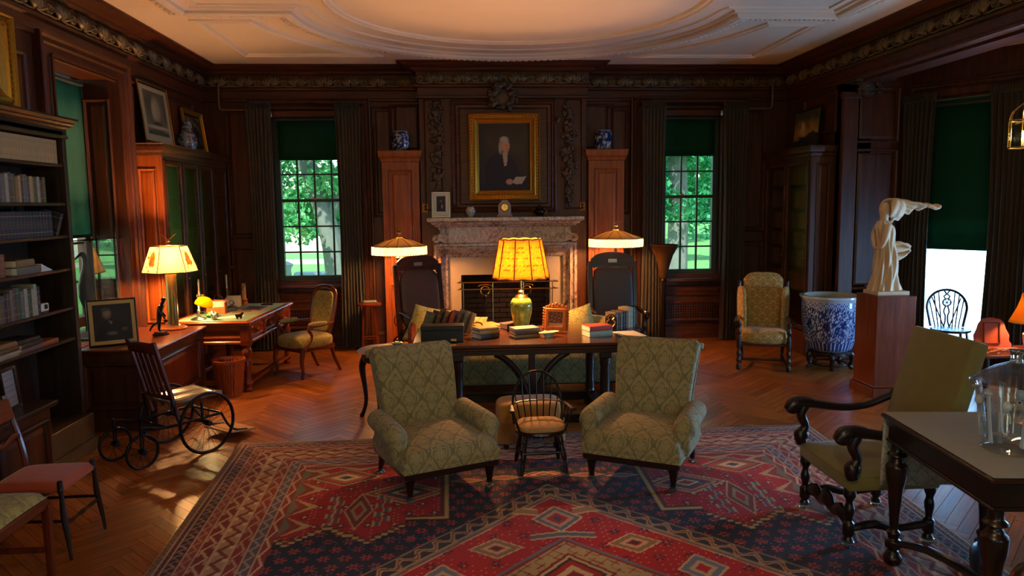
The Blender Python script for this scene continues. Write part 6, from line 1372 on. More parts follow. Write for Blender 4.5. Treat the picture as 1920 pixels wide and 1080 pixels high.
t = thing('damask_seat_chair', 'side chair with green damask seat cut off by the bottom left corner', 'chair', (-2.46, 3.73, 0), H90)
b = MB(); 
def st2(u, v): a, c = u*2-1, v*2-1; e = max(0, 1-abs(a)**8)*max(0, 1-abs(c)**8); return (a*(.25-.03*v), c*.24, .43+.04*e**.4+.02*math.cos(a)*math.cos(c))
b.grid(st2, 20, 20); b.build('seat', 'damasky', t, ang=1.2)
b = MB(); b.box(-.25, .25, -.245, .235, .375, .435, .01); b.build('seat_rail', 'mahog', t)
for s in (-1, 1):
    b = MB(); b.add([(s*.235-.02, -.235-.02, .40), (s*.235+.02, -.235-.02, .40), (s*.235+.02, -.235+.02, .40), (s*.235-.02, -.235+.02, .40), (s*.235-.015, -.235-.015, 0), (s*.235+.015, -.235-.015, 0), (s*.235+.015, -.235+.015, 0), (s*.235-.015, -.235+.015, 0)], [(0, 1, 2, 3), (7, 6, 5, 4), (0, 4, 5, 1), (1, 5, 6, 2), (2, 6, 7, 3), (3, 7, 4, 0)]); b.build('leg', 'mahogz', t, False)
    b = MB(); b.tube([(s*.2, .36, .005), (s*.2, .26, .25), (s*.2, .23, .45), (s*.2, .30, .92)], .018, 8); b.build('back_post', 'mahogz', t); b = MB(); b.box(s*.22-.01, s*.22+.01, -.22, .25, .14, .17, .003); b.build('stretcher', 'mahogz', t)
b = MB(); b.box(-.21, .21, -.0, .02, .14, .17, .003); b.build('cross_stretcher', 'mahog', t); b = MB(); b.box(-.21, .21, .27, .30, .78, .90, .008); b.build('crest_rail', 'mahog', t)
# ================================================================== right side
# ---- wire-fronted bookcase in the right corner
rb = thing('wire_front_bookcase', 'oak bookcase with wire mesh doors and gilt books in the right corner', 'bookcase', (4.46, 9.75, 0))
b = MB(); b.box(-.145, .165, -.71, -.67, 0, 2.53, .004); b.build('side_panel', 'panel', rb); b = MB(); b.box(-.145, .165, .67, .71, 0, 2.53, .004); b.build('side_panel', 'panel', rb)
panel(rb, .01, 1.5, .17, 1.85, y=-.711, mat='panel', name='raised_panel', prof=[(0, 0), (0, -.008), (.01, -.012), (.02, -.004), (.026, .002), (.05, -.006)])
b = MB(); b.box(.15, .165, -.67, .67, 0, 2.53); b.build('back_panel', 'dark', rb, False); b = MB(); b.box(-.145, .15, -.67, .67, 2.46, 2.53); b.build('top_board', 'panely', rb, False)
b = MB(); b.add(*sweep_plan([(.165, .71), (-.145, .71), (-.145, -.71), (.165, -.71)], [(0, 2.50), (.01, 2.51), (.015, 2.54), (.035, 2.56), (.04, 2.58), (.04, 2.62), (.05, 2.635), (0, 2.636)])); b.box(-.19, .165, -.755, .755, 2.61, 2.636); b.build('cornice', 'panely', rb, True, ang=.3)
b = MB(); b.box(-.15, .15, -.67, .67, 0, .30, .005); b.build('plinth', 'panel', rb)
RZ = [2.17, 1.87, 1.60, 1.37, 1.10, .80, .50]
for z in RZ: b = MB(); b.box(-.10, .15, -.67, .67, z-.02, z); b.build('shelf', 'dark', rb, False)
_m = meshdoor
for k in range(2):
    d = meshdoor(.66, 2.14, rb, (-.145, -.335+.67*k, 1.39)); d.rotation_euler = (0, 0, -H90)
M['giltbook'] = None
rcols = ['oxblood', 'tan', 'brown', 'rust', 'gold']
for i, z in enumerate(RZ[:6]):
    y = 9.12; r = random.Random(i); k = 0; top = 2.44 if i == 0 else RZ[i-1]-.03
    while y < 10.38:
        tn = .048; h = round(min(.22, top-z-.03), 2)
        o = book(tn, .14, h, rcols[(k//3+i) % 5], (4.49, y+tn/2, z+.0005), (0, 0, -H90), 'gilt-tooled %s volume, %s from the near end, %s shelf behind the wire doors' % (['oxblood', 'tan', 'brown', 'rust', 'gold'][(k//3+i) % 5], ordw(k), ['top', 'second', 'third', 'fourth', 'fifth', 'sixth'][i]), 'gilt volumes behind wire, shelf %d' % (i+1)); y += tn+.002; k += 1
def ship2(U, V):
    p = Pic(U, V, '5a4a2a'); p.grad('8a6a34', '2e3a34'); p.ell(.5, .42, .8, .25, 'a8823f', 1.2); p.poly([(.26, .36), (.30, .72), (.42, .66), (.48, .38)], 'b39a66'); p.poly([(.30, .40), (.33, .80), (.40, .5)], 'c4ab78'); p.poly([(.22, .30), (.52, .33), (.48, .26), (.26, .25)], '2a2018'); p.poly([(.5, .28), (.62, .40), (.78, .42), (1, .34), (1, 0), (0, 0), (0, .2)], '1c231f'); p.mottle(.12, 30, 5); return p.c
gilt('ship_painting', 'unlit ship painting at sunset leaning on the right corner bookcase', .74, .52, ship2, 44, 34, (4.55, 9.72, 2.895), (-.08, 0, -H90), .02, False, 'dark', 'painting', [(0, .02), (0, -.014), (.05, -.016), (.13, -.014), (.14, .0)])
# ---- upholstered wing chair with turned frame
t = thing('wing_chair', 'ochre floral wing chair with turned wooden frame by the right window', 'armchair', (3.545, 8.53, 0), math.radians(-20))
b = MB(); b.ell(0, -.02, .385, .265, .25, .085, 28, 12, .45); b.build('seat', 'wingfab', t)
Tb = Matrix.Translation((0, .20, .40)) @ Matrix.Rotation(-.13, 4, 'X')
def wb(u, v):
    a = u*2*PI; s = lambda q: math.copysign(abs(q)**.45, q); top = .62+.09*max(0, 1-abs(math.cos(a))**2.2); hw = .20+.03*v
    return (hw*s(math.cos(a)), .045*s(math.sin(a))*(1-.6*max(0, (v-.92)/.08)), top*v if v < 1 else top)
b = MB(); b.m = Tb; b.grid(wb, 36, 16); b.add([wb(i/36, 1) for i in range(36)], [tuple(range(36))]); b.build('backrest', 'wingfab', t, ang=1.3)
for s in (-1, 1):
    b = MB(); b.at(s*.245, .12, .66, rz=s*-.35); b.m = b.m @ Matrix.Rotation(-.10, 4, 'X'); b.ell(0, 0, 0, .028, .11, .29, 12, 12, .55); b.build('wing', 'wingfab', t)
    b = MB(); b.lathe([(.02, 0.002), (.028, .02), (.028, .06), (.018, .08), (.03, .12), (.02, .16), (.03, .2), (.018, .24), (.028, .28), (.028, .38), (.018, .41), (.03, .45), (.018, .50), (.026, .55), (.02, .58)], 12, s*.275, -.24, 0, sm=3); b.build('leg', 'darkh', t)
    b = MB(); b.tube([(s*.26, .22, .58), (s*.29, .0, .59), (s*.30, -.2, .585), (s*.31, -.30, .57)], [.02, .025, .03, .03], 8, flat=.6); b.build('armrest', 'darkh', t)
    b = MB(); b.tube([(s*.23, .34, .006), (s*.24, .26, .20), (s*.25, .22, .40), (s*.27, .235, .70), (s*.275, .26, .96), (s*.275, .265, 1.0)], [.02, .02, .022, .018, .02, .026], 9); b.build('back_post', 'darkh', t)
    b = MB(); b.tube([(s*.265, -.23, .05), (s*.24, .0, .10), (s*.235, .28, .12)], .014, 8); b.build('side_stretcher', 'darkh', t)
b = MB(); b.tube([(-.25, -.02, .085), (-.12, -.02, .09), (0, -.02, .085), (.12, -.02, .09), (.25, -.02, .085)], [.01, .016, .012, .016, .01], 8); b.build('stretcher', 'darkh', t); b = MB(); b.box(-.26, .26, -.24, .22, .29, .325, .008); b.build('seat_rail', 'darkh', t)
# ---- porcelain fish bowl on stand
PX, PY = 4.31, 8.42
def potc(U, V):
    n = vnoise(U*120, V*52, 21)+.9*vnoise(U*150, V*70, 22); c = np.where((np.abs(n) < .30)[..., None], hx('c3cede'), hx('203a78')); fl_ = (np.hypot((U*5) % 1-.5, (V-.5)*2.2) < .18); c = np.where((fl_ & (n > -.2))[..., None], hx('162a66'), c)
    bt = (V > .80) & (V < .90); c = np.where(bt[..., None], np.where(((np.sin(U*260) > 0) ^ (np.abs(V-.85) < .02))[..., None], hx('2d4a8c'), hx('b5c4dc')), c); lb = V < .17; c = np.where(lb[..., None], np.where((np.abs(np.sin(U*60)) < .35)[..., None], hx('c9d4e2'), hx('2a427e')), c); c = np.where(((V > .90) | (V < .03))[..., None], hx('b9c6d2'), c); return c
t = thing('porcelain_planter', 'huge blue and white porcelain fish bowl beside the pedestal', 'planter', (PX, PY, 0))
vessel('bowl', [(.20, .21), (.245, .24), (.30, .40), (.325, .58), (.328, .74), (.325, .80), (.335, .815), (.352, .84), (.35, .86), (.30, .862)], potc, t, 280, 12); b = MB(); b.lathe([(.30, .862), (.30, .6), (.25, .3), (0, .25)], 40, cap=False); b.build('inside', plain('pot_inside', 'a8a894', .5), t)
st_ = thing('planter_stand', 'low dark carved stand with curved legs under the porcelain fish bowl', 'stand', (PX, PY, 0)); b = MB(); b.lathe([(.0, .165), (.22, .165), (.24, .175), (.24, .20), (.20, .208), (0, .208)], 28); b.build('top', 'dark', st_)
for k in range(5):
    a = 2*PI*k/5+.6; c, s = math.cos(a), math.sin(a); b = MB(); b.tube([(q*c, q*s, z) for q, z in ((.20, .19), (.245, .16), (.245, .09), (.225, .045), (.25, .012), (.275, .012))], [.03, .035, .024, .022, .026, .014], 8); b.build('leg', 'dark', st_)
b = MB(); b.tube([(.2*math.cos(a), .2*math.sin(a), .05) for a in np.linspace(0, 2*PI, 25)[:-1]], .012, 6, True); b.build('ring_stretcher', 'dark', st_)
# ---- pedestal and statue
t = thing('pedestal', 'tall square reddish wooden pedestal under the plaster statue', 'pedestal', (4.265, 7.225, 0)); b = MB(); b.box(-.20, .20, -.20, .20, .11, 1.01, .004); b.build('shaft', 'pedestal', t); b = MB(); b.box(-.225, .225, -.225, .225, 0, .09, .004); b.box(-.212, .212, -.212, .212, .09, .115, .01); b.build('plinth', 'pedestal', t)
t = thing('plaster_statue', 'pale plaster statue of a draped figure on the tall wooden pedestal', 'statue', (4.265, 7.225, 1.0105)); b = MB(); b.box(-.165, .165, -.14, .14, 0, .042, .006); b.build('base', 'alab', t)
def robe(u, v):
    a = u*2*PI; z = .04+.70*v; cx = -.035+.045*math.sin(v*2.6)-.05*v
    r = np.interp(v, [0, .1, .35, .55, .68, .80, .90, 1], [.135, .12, .105, .095, .075, .085, .09, .05])
    fold = (.017*math.cos(9*a+5*v)+.010*math.cos(16*a-7*v))*np.interp(v, [0, .6, .75, 1], [1, .8, .35, .3]); tr = .05*max(0, .22-v)*4.5*max(0, math.cos(a-.3))
    return (cx+(r+fold+tr)*math.cos(a), (r*np.interp(v, [0, .6, .85, 1], [.8, .8, 1.15, .9])+fold)*math.sin(a), z)
b = MB(); b.grid(robe, 96, 44); b.add([robe(i/96, 1) for i in range(96)], [tuple(range(96))])
for s in (-1, 1): b.tube([(-.055, s*.075, .69), (-.085, s*.10, .60), (-.10, s*.06, .50), (-.125, s*.01, .47)], [.042, .036, .028, .018], 10)
b.build('draped_body', 'alab', t, ang=1.5)
b = MB(); b.ell(-.045, 0, .855, .05, .045, .07, 16, 12); b.tube([(-.055, 0, .72), (-.05, 0, .82)], [.045, .034], 12); b.ell(-.092, 0, .85, .012, .01, .018, 8, 6); b.build('head', 'alab', t)
def hood(u, v):
    a = (u-.5)*3.9+PI*0; p = v*PI*.62; f = 1+.05*math.cos(9*a+5*v); rr = .115*f
    return (-.005+rr*math.sin(p+.25)*math.cos(a)*1.15+.03*(1-v), .95*rr*math.sin(p+.25)*math.sin(a), .845+.13*math.cos(p)-.02)
b = MB(); b.grid(hood, 48, 22); o = b.build('hood', 'alab', t, ang=1.5); solid(o, .018, 0)
def veil(u, v):
    q = u; top = .955-.03*q-.09*q*q; bot = .70+.26*q**.8-.05*q*q+.018*math.sin(q*26); k = v; x = .02+.46*q+.02*math.sin(k*3); y = .045*math.sin(q*3.2+k*2)+.010*math.cos(k*20+q*6)
    e = min(1, (1-q)/.12+.25); mid = (top+bot)/2; return (x, y, mid+(top-bot)*(k-.5)*e)
b = MB(); b.grid(veil, 48, 30); o = b.build('billowing_veil', 'alab', t, ang=1.5); solid(o, .028, 0)
def swag(u, v):
    x = .02+.20*u+.015*math.sin(v*7); h = .15*math.sin(PI*min(1, .25+.75*u))*(1 if u < .9 else .75)+.03; return (x, .035*math.cos(u*3+v*14)*.6, .42+h*(v-.5)+.04*u)
b = MB(); b.grid(swag, 26, 26); o = b.build('billowing_sash', 'alab', t, ang=1.5); solid(o, .03, 0)
# ---- spindle chair in the bay
t = thing('wheel_back_chair', 'dark spindle chair with wheel-pierced splat silhouetted against the bay window', 'chair', (5.50, 8.00, 0), math.radians(-20)); SZ = .50
b = MB(); b.lathe([(.19, SZ-.03), (.205, SZ-.02), (.205, SZ), (.19, SZ+.004), (0, SZ)], 26, sy=.95); b.build('seat', 'dark', t)
bowp = [(.165, .16, SZ)]+[(.205*math.cos(a)*(1 if math.sin(a) < .6 else 1), .19+.04*math.sin(a), SZ+.22+.20*math.sin(a)) for a in np.linspace(-.15, PI+.15, 21)]+[(-.165, .16, SZ)]
b = MB(); b.tube(bowp, .015, 8); b.build('bow', 'dark', t)
for x in (-.15, -.11, -.07, .07, .11, .15): b = MB(); zt = SZ+.22+.20*math.sqrt(max(0, 1-(x*1.2/.205)**2)); b.tube([(x*.8, .16, SZ), (x*1.2, .225, zt)], .0075, 6); b.build('spindle', 'dark', t)
for s in (-1, 1): b = MB(); b.tube([(s*.03, .165, SZ), (s*.15, .225, SZ+.33)], .0075, 6); b.build('brace', 'dark', t)
b = MB(); b.at(0, .20, 0); 
b.tube([(.042*math.cos(a), 0, SZ+.275+.042*math.sin(a)) for a in np.linspace(0, 2*PI, 17)[:-1]], .009, 6, True)
for k in range(6): b.tube([(0, 0, SZ+.275), (.035*math.cos(k*PI/3), 0, SZ+.275+.035*math.sin(k*PI/3))], .005, 5)
for s in (-1, 1): b.tube([(s*.03, -.03, SZ), (s*.015, -.02, SZ+.05), (s*.012, -.01, SZ+.12), (s*.028, 0, SZ+.17), (s*.01, 0, SZ+.235)], .009, 6); b.tube([(s*.01, 0, SZ+.31), (s*.03, .01, SZ+.345), (s*.005, .015, SZ+.37), (s*.03, .02, SZ+.41)], .009, 6)
b.build('wheel_splat', 'dark', t)
for s in (-1, 1):
    for y in (-.12, .12): b = MB(); b.tube([(s*.13, y, SZ-.02), (s*.16, y*1.25, SZ*.45), (s*.185, y*1.5, .0)], [.014, .019, .011], 8); b.build('leg', 'dark', t)
# ---- side table in the bay with lamp and carved frame
TX, TY = 5.02, 6.50
t = thing('bay_table', 'dark side table in the bay behind the velvet armchair', 'table', (TX, TY, 0)); b = MB(); b.box(-.36, .36, -.22, .22, .53, .56, .008); b.build('tabletop', 'mahog', t)
for sx in (-1, 1):
    for sy in (-1, 1): b = MB(); b.lathe([(.018, 0), (.028, .1), (.018, .2), (.028, .35), (.02, .53)], 10, sx*.31, sy*.17, 0); b.build('leg', 'dark', t)
t = thing('arched_frame', 'orange wooden arched frame standing on the bay table, seen from behind', 'picture frame', (4.875, 6.50, .5605), -.1); t.rotation_euler = (-.12, 0, -.1)
pts = [(-.175, .02), (.175, .02), (.18, .06), (.155, .09), (.16, .14), (.13, .20), (.115, .25), (.08, .29), (.0, .305), (-.08, .29), (-.115, .25), (-.13, .20), (-.16, .14), (-.155, .09), (-.18, .06)]
b = MB(); b.prism(pts, -.008, .008); b.build('board', plain('orange_board', 'a8481c', .6, 0, .12, 12), t); b = MB(); loft(b, .15, .20, [(0, -.006), (0, -.014), (.008, -.014), (.010, -.008)], False, oz=.16); b.build('inner_moulding', 'mahog', t); b = MB(); b.box(-.19, .19, -.03, .03, 0, .022, .006); b.build('foot', 'orangewood', t)
t = thing('twig_bundle', 'tangle of reddish twigs lying on the bay table', 'twigs', (4.84, 6.36, .5605)); b = MB(); r = random.Random(2)
for k in range(26): x, y, a = r.uniform(-.08, .16), r.uniform(-.03, .03), r.uniform(-.4, .4); b.tube([(x-.07*math.cos(a), y-.07*math.sin(a), .01+.02*r.random()), (x, y, .015+.035*r.random()), (x+.07*math.cos(a), y+.07*math.sin(a), .01+.02*r.random())], .004, 5)
stuff(b.build('twigs', 'orangewood', t))
LBX, LBY = 5.15, 6.40
t = thing('bay_lamp', 'table lamp with amber bell shade glowing at the right edge', 'table lamp', (LBX, LBY, .5605)); b = MB(); b.lathe([(0, 0), (.06, 0), (.06, .015), (.03, .03), (.045, .1), (.05, .16), (.02, .21), (.012, .24), (.012, .34)], 18); b.build('body', 'porc_plain' if 'porc_plain' in M else 'alab', t)
b = MB(); b.lathe([(.165, .27), (.15, .30), (.105, .40), (.08, .48), (.07, .535)], 32, cap=False); o = b.build('shade', thin('amber_bell', 'e8b050', .6, c2='d89a3c'), t); solid(o, .002)
b = MB(); b.ell(0, 0, .40, .028, .028, .04, 10, 8); b.build('bulb', 'bulb', t); point('bulb_light', (LBX, LBY, .96), 40, WARM, .04)
# ---- hanging lantern
def lantern(x, y, dz_, ztop, power, label):
    t = thing('hanging_lantern', label, 'lantern', (x, y, dz_)); r_ = .125
    b = MB()
    for k in range(6): a = 2*PI*k/6; b.tube([(r_*math.cos(a), r_*math.sin(a), 2.39), (r_*math.cos(a), r_*math.sin(a), 2.62)], .006, 6); c_ = 2*PI*(k+1)/6; [b.tube([(r_*math.cos(a), r_*math.sin(a), z), (r_*math.cos(c_), r_*math.sin(c_), z)], .006, 6) for z in (2.39, 2.62)]; b.tube([(r_*math.cos(a), r_*math.sin(a), 2.62), (r_*.8*math.cos(a), r_*.8*math.sin(a), 2.70), (0, 0, 2.78)], .005, 6)
    b.build('frame', 'brass', t); b = MB(); b.lathe([(.01, 2.77), (.02, 2.79), (.005, 2.81)], 10); b.tube([(0, 0, 2.8), (0, 0, ztop-dz_)], .006, 6); b.build('chain', 'brass', t)
    for k in range(6): a = 2*PI*(k+.5)/6; b = MB(); b.at(r_*.86*math.cos(a), r_*.86*math.sin(a), 2.505, rz=a); b.box(-.001, .001, -.06, .06, -.11, .11); b.m = Matrix(); b.build('glass_pane', 'pane', t, False)
    b = MB(); b.ell(0, 0, 2.50, .02, .02, .035, 10, 8); b.build('bulb', 'bulb', t); b = MB(); b.lathe([(.012, 2.39), (.012, 2.47)], 10); b.build('candle_tube', 'wax', t); point('bulb_light', (x, y, 2.50+dz_), power, (1, .60, .30), .04)
lantern(4.83, 6.2, 0, 3.34, 7, 'brass hanging lantern at the upper right edge')
lantern(.58, 1.1, .35, 3.81, 72, 'added out-of-view brass lantern lighting the near end of the rug')  # unseen lamp, added to brighten rug and armchairs
# ---- carved velvet armchair
def velvet_chair(loc, rz, label):
    t = thing('velvet_armchair', label, 'armchair', loc, rz); w = .29
    b = MB(); b.box(-w-.02, w+.02, -.28, .26, .335, .425, .02); 
    b.grid(lambda u, v: ((u*2-1)*(w+.018), -.278+.535*v, .42+.035*max(0, (1-(2*u-1)**4)*(1-(2*v-1)**4))**.6), 16, 16); b.build('seat', 'velvet', t, ang=1.0)
    Tb = Matrix.Translation((0, .25, .36)) @ Matrix.Rotation(-.27, 4, 'X'); b = MB(); b.m = Tb; b.box(-w, w, -.05, .045, .0, .83, .02); b.build('backrest', 'velvet', t)
    for s in (-1, 1):
        b = MB(); P = [(s*.30, .33, .72), (s*.305, .28, .705), (s*.31, .15, .655), (s*.315, 0, .645), (s*.315, -.14, .665), (s*.315, -.25, .685), (s*.315, -.32, .675), (s*.315, -.36, .635)]; b.tube(P, [.028, .024, .022, .024, .028, .036, .044, .03], 12)
        b.ell(s*.315, -.325, .655, .04, .05, .045, 14, 10); b.ell(s*.30, .34, .735, .03, .035, .035, 12, 8); b.build('scroll_armrest', 'dark', t)
        b = MB(); b.tube([(s*.315, -.25, .66), (s*.315, -.27, .60), (s*.315, -.24, .53), (s*.315, -.27, .47), (s*.315, -.26, .42)], [.034, .03, .026, .04, .034], 12); b.ell(s*.315, -.265, .475, .04, .048, .045, 12, 9); b.build('arm_support', 'dark', t)
        b = MB(); b.lathe([(.022, .03), (.03, .045), (.02, .065), (.032, .08), (.032, .14), (.018, .16), (.03, .22), (.018, .27), (.036, .31), (.03, .35)], 14, s*.27, -.25, 0, sm=3); lg = b.build('leg', 'dark', t); b = MB(); b.lathe([(.03, .0), (.034, .008), (.034, .024), (.024, .034)], 14, s*.27, -.25, .0125); b.build('caster_cup', 'glassy', lg)
        b = MB(); b.lathe([(.022, .03), (.03, .045), (.02, .065), (.032, .08), (.032, .14), (.018, .16), (.028, .24), (.02, .28), (.032, .32), (.03, .36)], 14, s*.27, .22, 0, sm=3); lg = b.build('leg', 'dark', t); b = MB(); b.lathe([(.03, .0), (.034, .008), (.034, .024), (.024, .034)], 14, s*.27, .22, .0125); b.build('caster_cup', 'glassy', lg)
        b = MB(); b.tube([(s*.27, -.23, .11), (s*.27, -.1, .13), (s*.27, .02, .10), (s*.27, .2, .12)], [.02, .026, .02, .024], 9); b.build('side_stretcher', 'dark', t)
    b = MB(); b.tube([(-.25, -.24, .13), (-.15, -.24, .17), (-.08, -.24, .14), (0, -.24, .18), (.08, -.24, .14), (.15, -.24, .17), (.25, -.24, .13)], [.02, .03, .02, .035, .02, .03, .02], 10, flat=1.5); b.build('carved_stretcher', 'dark', t); return t
velvet_chair((2.40, 4.18, 0), -H90, 'high-backed olive velvet armchair with carved scroll arms beside the cloth-covered table')
velvet_chair((2.22, 1.98, 0), -H90, 'carved armchair whose dark scroll arm pokes into the bottom right corner')
# ---- table with cloth and glass urn
t = thing('turned_leg_table', 'dark table with bulbous turned legs and scalloped stretcher at the right', 'table', (2.46, 3.225, .012), -.10); hw, hd, tz2 = .30, .49, .815
b = MB(); b.box(-hw, hw, -hd, hd, tz2-.022, tz2, .006); b.build('tabletop', 'darkh', t); b = MB(); b.box(-hw+.03, hw-.03, -hd+.03, hd-.03, tz2-.13, tz2-.022, .004); b.build('apron', 'dark', t); b = MB(); b.box(-hw+.022, hw-.022, -hd+.022, hd-.022, tz2-.145, tz2-.128, .005); b.build('apron_moulding', 'dark', t)
for sx in (-1, 1):
    for sy in (-1, 1):
        b = MB(); b.lathe([(.02, 0), (.042, .012), (.048, .04), (.03, .075), (.022, .085), (.04, .10), (.04, .135), (.026, .15), (.034, .18), (.02, .20), (.024, .25), (.036, .40), (.052, .50), (.054, .545), (.034, .575), (.026, .59), (.05, .605), (.03, .63), (.03, .70)], 20, sx*(hw-.065), sy*(hd-.065), .0, sm=4); b.build('leg', 'dark', t)
for s in (-1, 1): b = MB(); b.tube([(s*(hw-.065), s*0+hd-.065, .12), (s*.12, .28, .145), (0, .05, .115), (0, 0, .12)], [.03, .034, .03, .03], 8, flat=.5); b.tube([(s*(hw-.065), -hd+.065, .12), (s*.12, -.28, .145), (0, -.05, .115), (0, 0, .12)], [.03, .034, .03, .03], 8, flat=.5); b.build('scalloped_stretcher', 'dark', t)
b = MB(); b.lathe([(.03, .12), (.04, .15), (.02, .17), (.03, .20), (.015, .22), (.022, .24), (0, .26)], 14); b.build('finial', 'dark', t)
cl = thing('table_cloth', 'thin grey cloth over the turned-leg table hanging with floral lace at the far end', 'tablecloth', (2.46, 3.225, .012), -.10)
b = MB(); b.grid(lambda u, v: ((u-.5)*(2*hw-.03), -hd+.012+v*(2*hd-.012), tz2+.0022), 12, 16); o = b.build('top', 'cardgrey', cl, False)
M['lace'] = damask('floral_lace', 'a7a89a', '7c7d74', .11, .13)
b = MB(); b.grid(lambda u, v: ((u-.5)*(2*hw-.06)-.01, hd+.006+.01*math.sin(u*12)*(1-v)+.012*(1-v), tz2+.002-(1-v)*.41), 30, 8); o = b.build('hanging_end', 'lace', cl); solid(o, .001)
# urn
t = thing('glass_urn', 'large etched glass urn with domed lid on the cloth-covered table', 'urn', (2.445, 3.10, tz2+.0155)); b = MB()
b.lathe([(.0, .003), (.10, .003), (.112, .0), (.118, .01), (.108, .03), (.112, .05), (.122, .12), (.135, .22), (.15, .28), (.172, .298), (.176, .306), (.168, .312), (.146, .296), (.128, .22), (.114, .12), (.104, .05), (0, .04)], 40); b.build('body', 'glass', t)
b = MB(); b.lathe([(.172, .314), (.165, .325), (.13, .345), (.085, .375), (.04, .395), (.028, .40), (.026, .395), (.08, .37), (.125, .34), (.16, .318)], 40); b.build('lid', 'glass', t)
b = MB(); b.lathe([(.0, .395), (.026, .40), (.022, .425), (.03, .452), (.033, .456), (0, .456)], 16); b.build('knob', 'glassy', t)
fro = thin('etched_glass', 'd5d8d4', .5)
b = MB()
for k in range(6):
    a = 2*PI*k/6+.2; c, s = math.cos(a), math.sin(a); b.tube([(.115*c, .115*s, .045), (.128*c, .128*s, .13), (.146*c, .146*s, .265)], [.014, .011, .013], 8, flat=.4); b.ell(.147*c, .147*s, .27, .02, .02, .008, 8, 5)
for k in range(6):
    a = 2*PI*(k+.5)/6+.2; c, s = math.cos(a), math.sin(a); b.tube([((.124+.02*zz)*math.cos(a+.12*math.cos(q)), (.124+.02*zz)*math.sin(a+.12*math.cos(q)), .15+.05*math.sin(q)) for q, zz in [(q, .2) for q in np.linspace(0, 5.6, 10)]], .004, 5); b.ell(.136*c, .136*s, .225, .02, .02, .025, 8, 6)
stuff(b.build('etched_ornament', fro, t))
# ================================================================== outdoors
def leafmat(name, c0, c1):
    t = NT(name); t.t.nodes.remove(t.b); out = t.t.nodes['Material Output']; g = t.n('ShaderNodeNewGeometry'); col = t.ramp(g.outputs['Random Per Island'], [(0.0, c0), (1.0, c1)])
    d = t.n('ShaderNodeBsdfDiffuse'); r = t.n('ShaderNodeBsdfTranslucent'); t.l(col, d.inputs[0]); t.l(col, r.inputs[0]); mx = t.n('ShaderNodeMixShader'); mx.inputs[0].default_value = .4; t.l(d.outputs[0], mx.inputs[1]); t.l(r.outputs[0], mx.inputs[2]); t.l(mx.outputs[0], out.inputs[0]); return t.m
M['leafa'] = leafmat('maple_leaf', '37824a', '86c88c'); M['leafb'] = leafmat('oak_leaf', '1f6a44', '5fb884'); M['bark'] = plain('grey_bark', '6a6a66', .9, 0, .3, 6, .4)
GZ = -.6
b = MB(); b.box(-70, 70, 10.9, 130, GZ-.3, GZ); lawn = struct(b.build('lawn', plain('lawn_grass', '5f9a4e', .95, 0, .25, 1.2), None, False))
b = MB(); b.box(-60, 3, 34, 37, GZ, GZ+.02); b.box(-60, 3, 42, 75, GZ, GZ+.02); struct(b.build('path_gravel', plain('gravel', 'b5a595', .95, 0, .12, 2), None, False))
def foliage(name, clusters, n, size, mat, parent, seed):
    r = np.random.RandomState(seed); C = np.array([c[:3] for c in clusters]); R = np.array([c[3] for c in clusters]); k = r.choice(len(C), n, p=R**2/np.sum(R**2))
    d = r.normal(size=(n, 3)); d /= np.linalg.norm(d, axis=1)[:, None]; P = C[k]+d*(R[k]*r.uniform(.35, 1, n)**.5)[:, None]*np.array([1, 1, .75])
    a = r.normal(size=(n, 3)); a /= np.linalg.norm(a, axis=1)[:, None]; bb = np.cross(a, r.normal(size=(n, 3))); bb /= np.linalg.norm(bb, axis=1)[:, None]; s = size*r.uniform(.6, 1.3, n)[:, None]
    V = np.stack([P-a*s, P+bb*s*.6, P+a*s, P-bb*s*.6], 1).reshape(-1, 3); me = bpy.data.meshes.new(name); me.from_pydata(V.tolist(), [], np.arange(4*n).reshape(-1, 4).tolist()); me.materials.append(M[mat]); o = bpy.data.objects.new(name, me); COL.objects.link(o); o.parent = parent; stuff(o); return o
def tree(name, label, x, y, trunk, clusters, n, size, mat, seed):
    t = thing(name, label, 'tree', (x, y, GZ)); b = MB()
    for pts, rr in trunk: b.tube(pts, rr, 10)
    b.build('trunk', 'bark', t); foliage('crown', clusters, n, size, mat, t, seed); return t
rr = random.Random(5)
tree('maple_tree', 'sunlit maple with a leaning trunk outside the window left of the fireplace', -3.3, 20, [([(0, 0, 0), (-.1, 0, 1.5), (-.55, .1, 3.2), (-1.3, .2, 5.5)], [.34, .28, .24, .18]), ([(-.2, 0, 2.2), (.5, 0, 3.6), (1.4, 0, 5)], [.16, .12, .08])],
     [(-3.2+rr.uniform(-.9, 3.6), rr.uniform(-1.5, 2.0), rr.uniform(2.3, 5.0), rr.uniform(.5, .95)) for _ in range(34)]+[(-1.6, -1, 2.1, .45), (-.7, -.8, 1.9, .4), (-2.4, -.5, 2.4, .5)], 13000, .085, 'leafa', 1)
tree('oak_tree', 'tall shady oak standing outside the window right of the fireplace', 6.4, 22, [([(0, 0, 0), (.05, 0, 2), (.0, 0, 5), (.2, 0, 8)], [.34, .29, .25, .2])],
     [(rr.uniform(-2.6, 2.4), rr.uniform(-1.5, 2.5), rr.uniform(2.3, 6), rr.uniform(.6, 1.1)) for _ in range(34)], 12000, .10, 'leafb', 2)
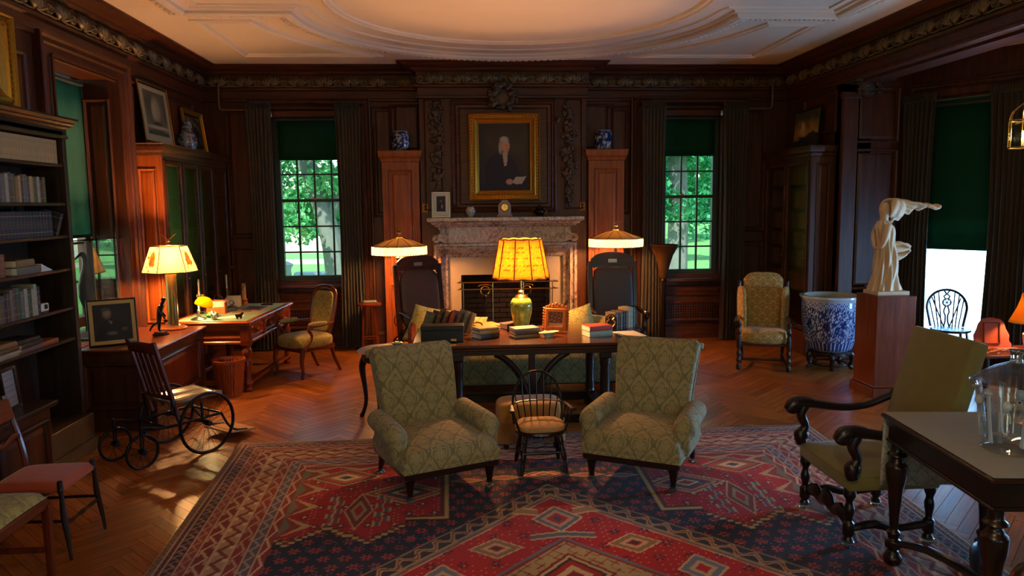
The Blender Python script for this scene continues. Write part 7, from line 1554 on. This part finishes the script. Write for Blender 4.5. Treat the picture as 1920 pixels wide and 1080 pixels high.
tree('slim_tree', 'slender dark trunked tree left of the oak outside the right window', 8.9, 31, [([(0, 0, 0), (0, 0, 3), (.1, 0, 7)], [.2, .17, .14])], [(rr.uniform(-1.8, 1.8), rr.uniform(-1, 2), rr.uniform(2.2, 6), rr.uniform(.6, 1.0)) for _ in range(16)], 5000, .11, 'leafb', 3)
for i, (x, y, h, lb) in enumerate(((9, 44, 4.5, 'bushy tree filling the lower right window behind the oak'), (19.5, 52, 5, 'distant bushy tree at the right edge of the right window'), (-9, 78, 6, 'far tree line tree beyond the gravel outside the left window'), (-25, 82, 7, 'far leftmost tree beyond the gravel outside the left window'), (3, 96, 7, 'far tree beyond the gravel behind the chimney'), (34, 66, 8, 'far right tree beyond the oak'), (17, 98, 7, 'far tree behind the slender trunk outside the right window'), (31, 90, 8, 'tall far tree on the horizon outside the right window'))):
    q = random.Random(i); tree('far_tree', lb, x, y, [([(0, 0, 0), (0, 0, h)], [.4, .2])], [(q.uniform(-4.5, 4.5), q.uniform(-2, 2), q.uniform(.8, h+3), q.uniform(1.4, 2.2)) for _ in range(20)], 5000, .26, 'leafb' if x > 0 else 'leafa', 20+i)
# trees to the side outside the left wall window
tree('side_tree', 'leafy tree outside the deep left window beside the display case', -10, 12, [([(0, 0, 0), (0, 0, 5)], [.3, .2])], [(rr.uniform(-2.5, 2.5), rr.uniform(-4, 4), rr.uniform(.6, 6), rr.uniform(.9, 1.4)) for _ in range(24)], 7000, .13, 'leafb', 40)
t = thing('stone_bench', 'pale blue-grey stone bench on the lawn outside the left window', 'bench', (-4.65, 24, GZ)); b = MB(); b.box(-.65, .65, -.2, .2, .40, .50, .02); b.build('slab', plain('pale_stone', '9fb2bd', .8), t)
for s in (-1, 1): b = MB(); b.box(s*.5-.12, s*.5+.12, -.18, .18, 0, .40, .01); b.build('support', 'pale' if 'pale' in M else M['slip'], t)
t = thing('stone_post', 'pale carved stone post on the lawn at the left window edge', 'post', (-5.62, 24, GZ)); b = MB(); b.lathe([(.3, 0), (.3, .1), (.22, .2), (.2, .6), (.28, .75), (.1, .85)], 16); b.build('shaft', plain('pale_stone2', 'b5b7b4', .8), t)
